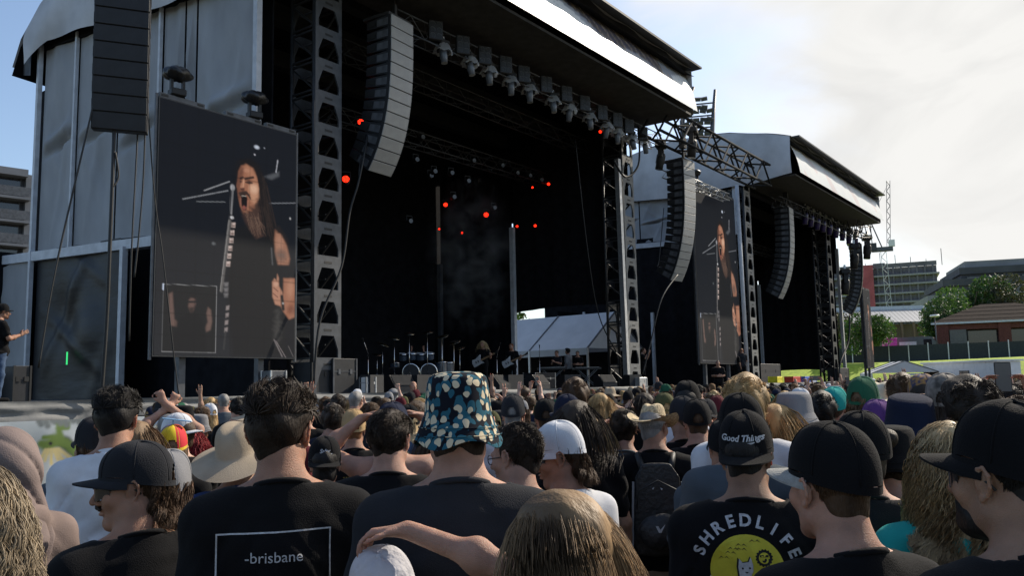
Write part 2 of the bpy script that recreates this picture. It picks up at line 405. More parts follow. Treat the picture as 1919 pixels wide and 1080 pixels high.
    b = MB(); b.grid(lambda u, v: (X(32.0) + .04 * math.sin(u * 40), 23.35 + 4.48 * u, 1.7 + 11.3 * v), 24, 6); B('side_drape', b, M_blk)
    B('column', MB().bar((X(31.05), 17.0, 1.7), (X(30.9), 17.0, 11.2), .2, .2), M_alu)
    B('rear_column', MB().bar((X(31.8), 23.2, 1.7), (X(31.8), 23.2, 9.2), .2, .2), M_beam)
    B('rear_column', MB().bar((X(31.7), 27.6, 1.7), (X(31.7), 27.6, 7.9), .2, .2), M_greysteel)
    for y in (18.5, 21, 24):
        B('roof_beam', MB().box((X(14), y - .2, 13.3), (X(32.4), y + .2, 13.9)), M_steel)
    return st

build_stage(0, True, 'nearer festival stage with grey side cloth and dark printed roof banner')
build_stage(32, False, 'farther festival stage with plain white roof banner beside the crane')

# ------------------------------------------------------------------ trusses
def zig(L, w, axis, seg, off):
    pts = []; k = int(round(L / seg)); s = L / k
    for i in range(k + 1):
        a = w / 2 if i % 2 else -w / 2
        pts.append((a, off, i * s) if axis == 0 else (off, a, i * s))
    return pts
def truss(A, B_, w, h, seg, m, label, group=None, rc=.028, rl=.016, name='lighting_truss', cat='truss'):
    A = Vector(A); B_ = Vector(B_); L = (B_ - A).length; z = (B_ - A).normalized()
    up = Vector((0, 0, 1)) if abs(z.z) < .9 else Vector((0, 1, 0))
    x = up.cross(z).normalized(); y = z.cross(x)
    t = empty(name, A, 0, label, cat, group); t.rotation_mode = 'QUATERNION'
    t.rotation_quaternion = Matrix(((x.x, y.x, z.x), (x.y, y.y, z.y), (x.z, y.z, z.z))).to_quaternion()
    ch = MB().tube([(0, 0, 0), (0, 0, L)], rc, 6).mesh('chord')
    for sx in (-1, 1):
        for sy in (-1, 1): obj('chord', ch, m, t, loc=(sx * w / 2, sy * h / 2, 0))
    la = MB().tube(zig(L, w, 0, seg, 0), rl, 5).mesh('lacing'); lb = MB().tube(zig(L, h, 1, seg, 0), rl, 5).mesh('lacing')
    for s in (-1, 1):
        obj('lacing', la, m, t, loc=(0, s * h / 2, 0)); obj('lacing', lb, m, t, loc=(s * w / 2, 0, 0))
    return t

TG = 'lighting trusses of the stages'; M_matt = mat('matt_black_steel', (.02, .021, .023), rough=.85, var=.3, scale=5, spec=.15); M_dsteel = mat('weathered_dark_steel', (.05, .052, .056), rough=.5, metal=.2, var=.3, scale=5)
for ox, nm in ((0, 'near'), (32, 'far')):
    truss((ox + 16.9, 16.5, 12.3), (ox + 33.6, 16.5, 12.45), .5, .55, .6, M_greysteel, 'long front truss carrying moving lights under the %s stage roof' % nm, TG)
    truss((ox + 18.6, 21.3, 11.05), (ox + 31.6, 21.3, 11.15), .5, .5, .6, M_steel if ox else M_dsteel, 'dim rear lighting truss deep inside the %s stage' % nm, TG)
truss((17.2, 19.0, 12.2), (31.6, 19.0, 12.2), .5, .5, .6, M_steel, 'dark middle truss high inside the near stage', TG)
truss((31.2, 15.6, 12.75), (44.3, 15.6, 12.75), .9, 1.15, 1.1, M_matt, 'heavy dark bridge truss spanning the gap between the two stages', TG, rc=.07, rl=.05)
truss((34.6, 16.6, 11.25), (41.6, 16.6, 11.3), .35, .35, .45, M_alu, 'slim pale truss above the centre screen', TG)
truss((61.6, 15.6, 12.6), (66.0, 15.6, 12.6), .7, .8, .8, M_steel, 'short outrigger truss beyond the far stage roof corner', TG, rc=.05, rl=.035)
truss((6.9, 15.6, 13.6), (16.0, 15.6, 13.6), .5, .6, .7, M_steel, 'outrigger truss holding up the leftmost speaker array', TG, rc=.04, rl=.025)
truss((42.5, 17.6, 13.6), (42.5, 27.0, 13.6), .6, .6, .8, M_steel, 'depth truss along the far stage side wall', TG, rc=.04, rl=.025) if False else None

# ------------------------------------------------------------------ lattice towers
def plate_mesh():
    W2, H = .46, .89
    out = [(-W2, 0), (W2, 0), (W2, H), (-W2, H)]
    # frame plate: solid band with slot on top, chamfered opening below
    O = [(-W2, .0), (0, 0), (W2, .0), (W2, .30), (W2, .62), (W2, H), (0, H), (-W2, H), (-W2, .62), (-W2, .30)]
    I_ = [(-.36, .05), (0, .05), (.36, .05), (.36, .25), (.22, .60), (.20, .62), (0, .62), (-.20, .62), (-.22, .60), (-.36, .25)]
    n = len(O); V = []; Fs = []
    for d in (0, .05):
        V += [(x, d, z) for x, z in O] + [(x, d, z) for x, z in I_]
    for i in range(n):
        j = (i + 1) % n
        Fs += [(i, j, n + j, n + i), (2 * n + j, 2 * n + i, 3 * n + i, 3 * n + j), (n + i, n + j, 3 * n + j, 3 * n + i), (j, i, 2 * n + i, 2 * n + j)]
    return MB().add(V, Fs).mesh('rung_plate')
PLATE = plate_mesh()
SLOT = MB().box((-.13, -.004, .73), (.13, .0, .79)).mesh('slot')
def bayframe_mesh():
    b = MB(); w = .43; H = .89
    b.bar((0, -w, .03), (0, w, .03), .05); b.bar((0, -w, .80), (0, w, .80), .05)
    b.bar((0, -w, .06), (0, w, .78), .045); b.bar((0, -w, .42), (0, -w + .35, .42), .035)
    return b.mesh('bay_brace')
BAYB = bayframe_mesh()
SMALLBOX = MB().box((-.09, -.05, -.03), (.09, .05, .03)).mesh('motor_tag')
def tower(x, y, H, label, pm, cm, z0=1.7):
    t = empty('lattice_tower', (x, y, z0), 0, label, 'tower', 'lattice towers framing the stages')
    ch = MB().tube([(0, 0, 0), (0, 0, H)], .055, 8).mesh('chord')
    for sx in (-1, 1):
        for sy in (-1, 1): obj('chord', ch, cm, t, loc=(sx * .45, sy * .45, 0))
    k = int(H / .89)
    for i in range(k):
        p = obj('rung_plate', PLATE, pm, t, loc=(0, -.52, i * .89)); obj('slot', SLOT, M_rub, p)
        obj('rung_plate', PLATE, cm, t, loc=(0, .46, i * .89))
        obj('bay_brace', BAYB, cm, t, loc=(-.45, 0, i * .89)); obj('bay_brace', BAYB, cm, t, loc=(.45, 0, i * .89), scale=(1, -1, 1))
    return t
M_plate = mat('grey_plate_paint', (.065, .07, .078), rough=.5, metal=.1, var=.25, scale=4)
M_litplate = mat('sunlit_plate_tone', (.17, .17, .165), rough=.5, metal=.1, var=.25, scale=4)  # paler copy of the plate colour, with the sun on these towers painted in
tower(15.05, 17.5, 11.6, 'tall black lattice tower right of the left video screen', M_plate, M_steel)
tower(31.75, 17.5, 11.6, 'lattice tower with pale rung plates at the right of the near stage', M_litplate, M_steel)
tower(45.6, 17.5, 11.6, 'lattice tower just right of the centre video screen', M_litplate, M_steel)
tower(60.9, 17.5, 11.6, 'black lattice tower against the sky at the far stage right', M_steel, M_steel)

# ------------------------------------------------------------------ line array loudspeakers
def sp_mesh(w, h, d):
    wf, wb = h * .5, h * .33      # box tapers in height towards the rear
    V = [(-w / 2, 0, -wf), (w / 2, 0, -wf), (w / 2, d, -wb), (-w / 2, d, -wb), (-w / 2, 0, wf), (w / 2, 0, wf), (w / 2, d, wb), (-w / 2, d, wb)]
    return MB().add(V, [(0, 3, 2, 1), (4, 5, 6, 7), (0, 1, 5, 4), (1, 2, 6, 5), (2, 3, 7, 6), (3, 0, 4, 7)])
def line_array(x, y, ztop, n, w, h, d, rz, curve, label, gm, cm):
    t = empty('line_array_speaker', (x, y, ztop), rz, label, 'speaker array', 'hanging line array loudspeakers')
    cab = sp_mesh(w, h, d).mesh('speaker_box')
    gr = MB().box((-w / 2 + .015, -.035, -h / 2 + .012), (w / 2 - .015, -.004, h / 2 - .012), bev=.008).mesh('grille')
    pl = MB().box((-w / 2 - .012, .08, -h * .32), (-w / 2 - .001, d * .55, h * .25)).mesh('rigging_plate')
    hd = MB().box((-w / 2 - .014, d * .62, -h * .2), (-w / 2 - .001, d * .92, h * .16)).mesh('handle_recess')
    obj('flying_frame', MB().box((-w / 2, .05, .0), (w / 2, d + .15, .09)).box((-.05, .2, .09), (.05, .3, .5)).mesh('flying_frame'), M_steel, t)
    pos = Vector((0, 0, -h / 2)); ang = 0.
    for i in range(n):
        k = i / max(1, n - 1); ang = curve * k ** 2.2
        b = obj('speaker_box', cab, cm, t, loc=pos.copy(), rot=(rad(ang), 0, 0))
        obj('grille', gr, gm, b); obj('rigging_plate', pl, M_greysteel, b); obj('handle_recess', hd, M_rub, b)
        k2 = (i + 1) / max(1, n - 1); a2 = curve * min(1, k2) ** 2.2; am = rad((ang + a2) / 2)
        pos = pos + Vector((0, math.sin(am) * h * .995, -math.cos(am) * h * .995))
    mo = MB().tube([(0, .25, .4), (0, .25, 2.6)], .02, 6); mo.box((-.12, .12, .62), (.12, .38, 1.1)); obj('chain_hoist', mo.mesh('chain_hoist'), M_rub, t)
    return t
line_array(16.75, 15.9, 12.1, 13, .98, .345, .85, rad(4), 34, 'grey-fronted curved speaker array at the upper left of the near stage', M_grille, M_cab)
line_array(34.9, 15.6, 11.7, 16, .98, .345, .85, rad(-6), 30, 'curved speaker array in front of the centre video screen', M_grille, M_cab)
line_array(50.0, 16.0, 12.0, 16, .98, .345, .85, rad(4), 30, 'speaker array hanging at the left of the far stage', M_grille, M_cab)
line_array(66.6, 16.2, 11.9, 16, .98, .345, .85, rad(12), 34, 'black speaker array hanging against the sky beyond the far stage', M_cab, M_cab)  # grilles in cabinet black: their backlit shade is put into the colour
line_array(8.45, 15.5, 12.75, 17, 1.0, .345, .7, rad(-32), 7, 'straight black speaker array hanging over the left video screen', M_cab, M_cab)  # grilles in cabinet black, painting in the shadow on this array's front

# ------------------------------------------------------------------ video screens (picture painted on the diode grid)
def screen_picture(nu, nv):
    """the live picture: a bearded long-haired singer screaming at a microphone, with a small inset picture"""
    U, Vv = np.meshgrid(np.linspace(0, 1, nu), np.linspace(0, 1, nv))     # v from the top
    asp = 6.07 / 3.75; rs = np.random.RandomState(4)
    C = np.zeros((nv, nu, 3)) + np.array((.0035, .0048, .0085))
    C += (np.clip((Vv - .45) * 1.4, 0, 1) * .010)[..., None]  # lower half raised: sunlight on the screen face painted into the picture
    W_ = .006 * np.sin(U * 70 + 9 * np.sin(Vv * 40)) + .004 * np.sin(Vv * 160 + 30 * U)      # ragged edges
    def poly(pts, col, soft=.010, a=1., rag=0.):
        """soft-edged filled outline"""
        P = [(x, y * asp) for x, y in pts]; X_, Y_ = U + W_ * rag, Vv * asp + W_ * rag; ins = np.zeros(U.shape, bool); dist = np.full(U.shape, 9.)
        for (x0, y0), (x1, y1) in zip(P, P[1:] + P[:1]):
            c = ((y0 > Y_) != (y1 > Y_)) & (X_ < (x1 - x0) * (Y_ - y0) / (y1 - y0 + 1e-12) + x0); ins ^= c
            dx, dy = x1 - x0, y1 - y0; t = np.clip(((X_ - x0) * dx + (Y_ - y0) * dy) / (dx * dx + dy * dy + 1e-12), 0, 1); dist = np.minimum(dist, np.hypot(X_ - x0 - t * dx, Y_ - y0 - t * dy))
        m = np.clip(.5 + np.where(ins, dist, -dist) / (2 * soft), 0, 1); lay(m, col, a)
    def lay(m, col, a=1.):
        nonlocal C
        m = (m * a)[..., None]; C = C * (1 - m) + np.array(col) * m
    def blob(cx, cy, rx, ry, col, a=1., ang=0., soft=.5):
        dx = U - cx; dy = (Vv - cy) * asp; q = math.radians(ang); X_ = dx * math.cos(q) + dy * math.sin(q); Y_ = -dx * math.sin(q) + dy * math.cos(q)
        lay(np.clip((1 + soft - np.sqrt((X_ / rx) ** 2 + (Y_ / ry) ** 2)) / (2 * soft), 0, 1), col, a)
    def line(x0, y0, x1, y1, w, col, a=1.):
        ax, ay, bx, by = x0, y0 * asp, x1, y1 * asp; px, py = U - ax, Vv * asp - ay; dx, dy = bx - ax, by - ay
        t = np.clip((px * dx + py * dy) / (dx * dx + dy * dy), 0, 1); lay(np.clip(1.5 - np.hypot(px - t * dx, py - t * dy) / w, 0, 1), col, a)
    # drum hardware behind him
    line(.16, .385, .47, .315, .0035, (.20, .21, .23)); line(.30, .335, .48, .275, .003, (.30, .31, .33)); line(.25, .385, .45, .365, .003, (.13, .14, .15))
    line(.78, .335, 1., .31, .003, (.16, .17, .19)); poly([(.74, .222), (.86, .185), (.86, .205), (.80, .228)], (.07, .075, .085)); line(.835, .19, .848, .135, .004, (.33, .34, .38))
    blob(.68, .10, .018, .012, (.45, .5, .6)); blob(.665, .135, .006, .006, (.4, .4, .45)); blob(.74, .095, .006, .005, (.2, .22, .26)); blob(.955, .385, .006, .008, (.4, .4, .4)); blob(.375, .545, .012, .010, (.10, .11, .12)); blob(.565, .835, .006, .012, (.5, .5, .5))
    # hair mass, falling past the shoulder
    poly([(.525, .215), (.56, .17), (.62, .155), (.70, .175), (.755, .24), (.79, .34), (.83, .42), (.86, .50), (.80, .56), (.70, .50), (.60, .42), (.56, .36), (.535, .30)], (.0075, .0050, .0045), .018, 1., 1.)
    for k in range(26): x = .67 + .10 * rs.rand(); line(x, .20 + .12 * rs.rand(), x + .05 + .05 * rs.rand(), .42 + .1 * rs.rand(), .0025, (.030, .018, .013), .6)
    poly([(.50, .47), (.62, .44), (.80, .50), (.90, .56), (1., .62), (1., 1.), (.52, 1.), (.47, .70)], (.0058, .0056, .0062), .02)
    # face, three-quarter view, mouth wide open
    sk, lt, dk = (.31, .115, .055), (.50, .235, .125), (.10, .032, .018)
    poly([(.545, .225), (.565, .197), (.605, .187), (.650, .198), (.685, .232), (.700, .275), (.695, .325), (.672, .375), (.630, .405), (.585, .400), (.562, .372), (.548, .335), (.540, .300), (.533, .288), (.541, .262)], sk, .008)
    poly([(.600, .190), (.650, .200), (.688, .240), (.700, .280), (.665, .262), (.620, .232)], (.40, .165, .082), .018, .8)
    poly([(.630, .268), (.690, .262), (.698, .315), (.672, .352), (.640, .335), (.622, .300)], lt, .016, .9)
    blob(.663, .285, .030, .030, (.66, .38, .24), .8); blob(.600, .212, .030, .014, (.46, .20, .11), .7)
    poly([(.545, .225), (.565, .200), (.585, .205), (.572, .262), (.566, .300), (.560, .350), (.548, .335), (.540, .300), (.534, .288)], dk, .010, .75)
    line(.590, .250, .655, .236, .008, (.030, .014, .010)); line(.560, .252, .578, .246, .007, (.025, .012, .009)); poly([(.596, .262), (.622, .252), (.652, .258), (.625, .270)], (.085, .032, .020), .006); line(.600, .265, .650, .262, .0035, (.018, .010, .008)); blob(.568, .266, .014, .007, (.05, .02, .014))
    poly([(.580, .250), (.590, .250), (.592, .285), (.580, .300), (.556, .296), (.562, .280)], (.40, .165, .085), .006); poly([(.556, .294), (.592, .288), (.590, .302), (.565, .304)], (.085, .028, .018), .005); line(.585, .253, .580, .286, .004, (.56, .28, .16), .7)
    poly([(.548, .315), (.570, .303), (.605, .300), (.636, .315), (.640, .335), (.610, .318), (.575, .318), (.552, .332)], (.040, .020, .014), .006, 1., .6)
    poly([(.566, .322), (.590, .316), (.612, .326), (.618, .355), (.606, .384), (.584, .388), (.570, .368), (.562, .340)], (.0060, .0022, .0020), .005)
    line(.572, .326, .602, .323, .0030, (.42, .36, .30), .8); poly([(.574, .372), (.590, .364), (.606, .372), (.598, .384), (.582, .386)], (.24, .060, .042), .004); line(.566, .335, .566, .365, .003, (.26, .09, .06)); line(.617, .340, .612, .372, .003, (.30, .11, .07))
    poly([(.570, .388), (.610, .388), (.655, .365), (.690, .330), (.705, .360), (.720, .42), (.735, .48), (.690, .50), (.645, .47), (.600, .43)], (.055, .026, .018), .016, .95, 1.)
    for k in range(22): x = .60 + .10 * rs.rand(); line(x, .385 + .03 * rs.rand(), x + .02 + .05 * rs.rand(), .44 + .05 * rs.rand(), .0022, (.15, .085, .055), .55)
    line(.705, .24, .735, .35, .012, (.010, .006, .005)); line(.69, .215, .72, .27, .012, (.010, .006, .005))
    # microphone, its stand, guitar neck with glinting tuners
    blob(.502, .298, .016, .022, (.30, .30, .32), 1., 0, .25); line(.505, .31, .497, .41, .006, (.20, .20, .21)); line(.49, .31, .47, .62, .002, (.06, .06, .065)); blob(.502, .425, .012, .010, (.6, .6, .62)); line(.487, .44, .435, .735, .010, (.10, .092, .088)); line(.480, .44, .428, .735, .003, (.20, .19, .185))
    for k in range(6):
        y = .455 + .033 * k; x = .513 - .0065 * k; poly([(x - .013, y - .008), (x + .015, y - .011), (x + .013, y + .010), (x - .014, y + .012)], (.52, .40, .36), .004); poly([(x - .010, y + .002), (x + .012, y), (x + .010, y + .007), (x - .010, y + .008)], (.18, .11, .09), .003)
    for k in range(3): poly([(.452, .70 + .022 * k), (.485, .697 + .022 * k), (.482, .714 + .022 * k), (.458, .716 + .022 * k)], (.17, .16, .165), .006, .8)
    for k in range(4): y = .795 + .030 * k; poly([(.472 - .003 * k, y), (.495 - .003 * k, y - .004), (.492 - .003 * k, y + .014), (.470 - .003 * k, y + .018)], (.23, .19, .185), .004)
    line(.47, .90, .46, .97, .006, (.03, .03, .032))
    # bare arm: tattooed upper arm, dark elbow band, forearm and fist
    poly([(.835, .445), (.88, .455), (.925, .50), (.955, .565), (.945, .600), (.86, .600), (.835, .545), (.828, .49)], (.30, .125, .068), .010); blob(.87, .50, .03, .05, (.42, .20, .12), .6); blob(.885, .555, .040, .038, (.115, .075, .060), .75); line(.855, .545, .915, .540, .004, (.20, .09, .055)); line(.86, .565, .925, .570, .004, (.20, .09, .055))
    poly([(.83, .43), (.87, .43), (.93, .47), (.96, .53), (.93, .50), (.88, .462), (.84, .452)], (.014, .010, .009), .012, 1., 1.)
    poly([(.855, .600), (1., .590), (1., .655), (.868, .655)], (.0050, .0052, .0075), .008)
    poly([(.905, .655), (1., .650), (1., .822), (.955, .835), (.905, .800), (.880, .775), (.905, .72)], (.33, .125, .062), .008); blob(.965, .70, .03, .06, (.46, .205, .11), .7); blob(.975, .79, .04, .03, (.17, .055, .030), .7)
    poly([(.815, .675), (.832, .660), (.850, .668), (.855, .640), (.866, .655), (.868, .690), (.895, .715), (.905, .755), (.885, .778), (.840, .772), (.818, .740)], (.42, .185, .105), .007); line(.825, .70, .862, .715, .004, (.20, .075, .045)); line(.822, .725, .86, .74, .004, (.20, .075, .045)); blob(.845, .685, .018, .014, (.58, .31, .20), .7)
    line(.893, .735, .905, .79, .012, (.010, .009, .010)); blob(.903, .765, .007, .007, (.35, .33, .32))
    poly([(.93, .84), (1., .83), (1., 1.), (.95, 1.), (.92, .92)], (.0045, .0045, .0070), .012)
    poly([(.845, .80), (.875, .79), (.89, .86), (.875, .93), (.845, .95), (.83, .90)], (.050, .047, .044), .022, .7, 1.); line(.835, .925, .90, .995, .005, (.15, .13, .13)); line(.85, .93, .93, 1., .003, (.17, .14, .14)); line(.95, .95, .99, .995, .003, (.09, .08, .08)); line(.805, .53, .815, .60, .006, (.06, .06, .065))
    # inset picture: man in sunglasses, both hands up
    poly([(.050, .730), (.403, .720), (.403, .985), (.050, .985)], (.0075, .0075, .0080), .004)
    for q in ((.048, .728, .403, .718), (.048, .986, .403, .987), (.048, .728, .048, .986), (.403, .718, .403, .987)): line(*q, .0020, (.17, .17, .175))
    line(.049, .728, .049, .75, .004, (.5, .58, .75))
    poly([(.215, .782), (.235, .765), (.258, .772), (.262, .795), (.248, .822), (.228, .828), (.212, .808)], (.115, .062, .050), .007); line(.212, .790, .262, .787, .006, (.008, .008, .008)); poly([(.210, .780), (.232, .755), (.262, .765), (.268, .79), (.258, .775), (.225, .772)], (.010, .008, .008), .005); poly([(.218, .812), (.250, .808), (.244, .832), (.226, .834)], (.030, .018, .015), .006)
    poly([(.085, .765), (.108, .755), (.115, .80), (.125, .86), (.150, .872), (.145, .89), (.100, .885), (.090, .83)], (.125, .070, .056), .007); poly([(.335, .83), (.345, .805), (.365, .815), (.375, .86), (.365, .895), (.335, .905), (.325, .89), (.345, .865)], (.13, .075, .060), .007)
    poly([(.14, .87), (.21, .835), (.27, .835), (.33, .88), (.34, .985), (.12, .985)], (.0050, .0050, .0056), .012)
    C *= (1 + .12 * (rs.rand(nv, nu, 1) - .5))
    seam = 1 - .28 * (((np.arange(nu) * 8 / nu) % 1 < 8 / nu)[None, :, None] | ((np.arange(nv) * 12 / nv) % 1 < 12 / nv)[:, None, None]); C = C * seam + .0012 * (1 - seam)
    g_ = C.mean(2, keepdims=True); C = (C * .85 + g_ * .15) * .78
    return np.clip(C, 0, 1)
M_screen = vcmat('led_picture', rough=.7, emis=1.0, spec=.06)
_PIC = {}
def cached_pic(a, b):
    if (a, b) not in _PIC: _PIC[(a, b)] = screen_picture(a, b)
    return _PIC[(a, b)]
def screen(x0, x1, y, z0, z1, label, sub=False):
    w, h = x1 - x0, z1 - z0; t = empty('led_screen', (x0 + w / 2, y, z0), 0, label, 'screen', 'video screens of the stages')
    nu, nv = 180, 288
    C = cached_pic(nu, nv)
    gx, gz = np.meshgrid(np.linspace(-.5, .5, nu), np.linspace(1, 0, nv))
    V = np.stack([gx, np.zeros_like(gx) - .004, gz], -1).reshape(-1, 3)
    ii = np.arange(nu * nv).reshape(nv, nu)
    Q = np.stack([ii[:-1, :-1], ii[1:, :-1], ii[1:, 1:], ii[:-1, 1:]], -1).reshape(-1, 4)
    if 'me' not in _PIC: _PIC['me'] = arr_mesh('picture', V, Q, smooth=False); paint(_PIC['me'], C.reshape(-1, 3))
    obj('picture', _PIC['me'], M_screen, t, scale=(w, 1, h))
    obj('cabinet_frame', MB().box((-w / 2 - .03, 0, -.03), (w / 2 + .03, .16, h + .03)).mesh('cabinet_frame'), M_steel, t)
    for a, b in ((-w / 2, -w / 2 + w * .3), (-w / 2 + w * .45, -w / 2 + w * .72), (w / 2 - w * .24, w / 2)):
        p = MB(); p.box((a, .02, h + .03), (b, .14, h + .14)); o = obj('top_bracket', p.mesh('top_bracket'), M_greysteel, t)
        for c in (a + .12, b - .12): obj('bracket_slot', MB().box((c - .08, .012, h + .06), (c + .08, .02, h + .11)).mesh('bracket_slot'), M_rub, o)
    for s in (-1, 1):
        obj('edge_rail', MB().bar((s * (w / 2 + .06), .05, -.1), (s * (w / 2 + .06), .05, h + .1), .05).mesh('edge_rail'), M_greysteel, t)
    for s in (-.28, .28):
        obj('support_leg', MB().bar((s * w, .3, 1.7 - z0), (s * w, .3, h), .16).mesh('support_leg'), M_greysteel, t)
    return t
screen(10.2, 13.98, 17.0, 2.62, 8.32, 'tall video screen with a bearded singer left of the near stage')
screen(38.6, 43.9, 17.1, 2.75, 11.6, 'tall video screen between the two stages partly hidden by a speaker array')
tag(MB().tube([(44.35, 17.0, 1.7), (44.2, 17.0, 12.5)], .11, 10).build('steel_pole', M_beam), 'slim pale pole along the right edge of the centre screen', 'pole')
screen(69.4, 71.4, 17.0, 2.7, 8.8, 'narrow video screen at the far right end of the farther stage')

# ================================================================== LIGHTS ON THE TRUSSES
def head_mesh(r=.13, L=.42):
    return MB().lathe([(0.001, .06), (r * .8, .06), (r, 0), (r, -L * .55), (r * .86, -L * .62), (r * .86, -L), (0.001, -L)], 14)
MH_BASE = MB().box((-.19, -.15, -.16), (.19, .15, 0), bev=.03).mesh('base')
MH_YOKE = MB().box((-.21, -.06, -.45), (-.16, .06, -.14)).box((.16, -.06, -.45), (.21, .06, -.14)).box((-.21, -.06, -.2), (.21, .06, -.155)).mesh('yoke')
MH_HEAD = head_mesh().mesh('lamp_head')
MH_LENS = MB().lathe([(.001, -.424), (.105, -.424)], 14).mesh('lens')
def _cov(u, v):
    a = 2 * math.pi * u; r = (.10 + .24 * v ** .6) * (1 + .10 * math.sin(5 * a + 2 * v) + .05 * math.sin(9 * a)); return (r * math.cos(a), r * math.sin(a) * .9, -.06 - .36 * v + .03 * math.sin(7 * a) * v)
MH_COVER = MB().grid(_cov, 28, 6).mesh('rain_cover')
MH_CLAMP = MB().box((-.04, -.03, 0), (.04, .03, .14)).mesh('clamp')
def moving_head(p, label, rz=0., tilt=0., cover=True, sc=1., head=None, group='moving head lights of the stages'):
    t = empty('moving_head_light', p, rz, label, 'stage light', group, scale=sc)
    obj('clamp', MH_CLAMP, M_alu, t); obj('base', MH_BASE, M_rub, t); obj('yoke', MH_YOKE, M_rub, t)
    h = obj('lamp_head', MH_HEAD, head or M_glasshead, t, loc=(0, 0, -.38), rot=(tilt, 0, 0)); obj('lens', MH_LENS, M_lens, h)
    if cover: obj('rain_cover', MH_COVER, M_cover, t)
    return t
M_glasshead = mat('grey_lamp_housing', (.12, .14, .17), rough=.35, var=.2, scale=8, spec=.6)
BL_BOX = MB().box((-.27, -.12, -.72), (.27, .05, 0), bev=.02).mesh('lamp_frame')
BL_LAMP = MB().lathe([(.001, -.035), (.07, -.03), (.095, -.005), (.10, .01)], 12, Matrix.Rotation(rad(90), 4, 'X')).mesh('lamp')
def blinder(p, label, rz=0.):
    t = empty('blinder_light', p, rz, label, 'stage light', 'blinder lights on the near front truss', scale=.82)
    b = obj('lamp_frame', BL_BOX, M_steel, t)
    for sx in (-.125, .125):
        for k in range(3): obj('lamp', BL_LAMP, M_lens, t, loc=(sx, -.125, -.14 - .22 * k))
    return t
bl = [(815, 40), (866, 68), (907, 88), (946, 106), (980, 124), (1022, 144), (1060, 162), (1094, 180), (1127, 198), (1155, 212), (1177, 224), (1203, 238)]
for i, (px, py) in enumerate(bl):
    p = atY(px, py, 16.15); blinder(p, '%s six-lamp blinder from the left on the near stage front truss' % ORD[i], rad(-30))
mh = [(830, 76), (880, 100), (916, 118), (957, 138), (992, 154), (1036, 175), (1067, 191), (1105, 208), (1137, 225), (1156, 236), (1184, 248), (1208, 256)]
for i, (px, py) in enumerate(mh):
    p = atY(px, py, 16.35); moving_head(p, '%s rain-hooded moving light from the left below the near front truss' % ORD[i], rad(rnd.uniform(-40, 40)), rad(rnd.uniform(-14, 14)), sc=.92)
p = atY(1238, 268, 16.3); moving_head(p, 'black moving light at the right end of the near front truss', .3, .2, False, 1.5, M_rub)
p = atY(1296, 240, 15.3); moving_head(p, 'large black moving light hanging off the bridge truss', .3, .1, False, 1.7, M_rub)
fl = [(1508, 386), (1519, 391), (1531, 397), (1542, 402), (1554, 408), (1566, 414), (1578, 420), (1590, 427), (1602, 434)]
M_violet = mat('violet_lamp_housing', (.03, .02, .10), rough=.3, var=.3, scale=10)  # even dark violet base colour for the far housings
for i, (px, py) in enumerate(fl):
    p = atY(px, py, 16.4); moving_head(p, '%s dark violet moving light from the left under the far stage roof' % ORD[i], 0, .1, False, 1.5, M_violet)
for px, py, lab in ((1624, 442, 'black moving light hanging highest beside the far speaker array'), (1600, 458, 'black moving light hanging left of the far speaker array top'), (1583, 505, 'black moving light hanging lowest left of the far speaker array')):
    p = atY(px, py, 15.8); moving_head(p, lab, .4, .1, False, 2.2, M_rub)
    if py > 500 or py > 450:
        pass
# two hooded lights standing on top of the left video screen
def hooded(p, label):
    t = empty('hooded_spotlight', p, rnd.uniform(-.3, .3), label, 'stage light', 'rain hooded spotlights on the video screens')
    obj('base', MB().box((-.17, -.14, 0), (.17, .14, .16), bev=.02).mesh('base'), M_rub, t)
    obj('yoke', MB().box((-.16, -.05, .16), (-.1, .05, .42)).box((.1, -.05, .16), (.16, .05, .42)).mesh('yoke'), M_rub, t)
    def hf(u, v):
        a = 2 * math.pi * u; q = math.sin(math.pi * (.04 + .92 * v)) ** .6; r = .33 * q * (1 + .10 * math.sin(3 * a + 1) + .06 * math.sin(8 * a + 4 * v)); return (r * math.cos(a), r * math.sin(a) * .75, .36 + .34 * v + .03 * math.sin(5 * a) * q)
    h = MB().grid(hf, 30, 10); obj('rain_hood', h.mesh('rain_hood'), mat('black_plastic_sheet', (.015, .016, .018), rough=.35, var=.3, bump=.7, bscale=14), t)
    return t
for px, py, lab in ((333, 190, 'black hooded spotlight on the left screen, at its left end'), (478, 228, 'black hooded spotlight on the left screen, nearer the tower')):
    p = atY(px, py, 17.05); hooded((p.x, 17.08, 8.48), lab)
p = atY(1308, 372, 17.15); hooded((p.x, 17.2, 11.75), 'black hooded spotlight on top of the centre video screen')

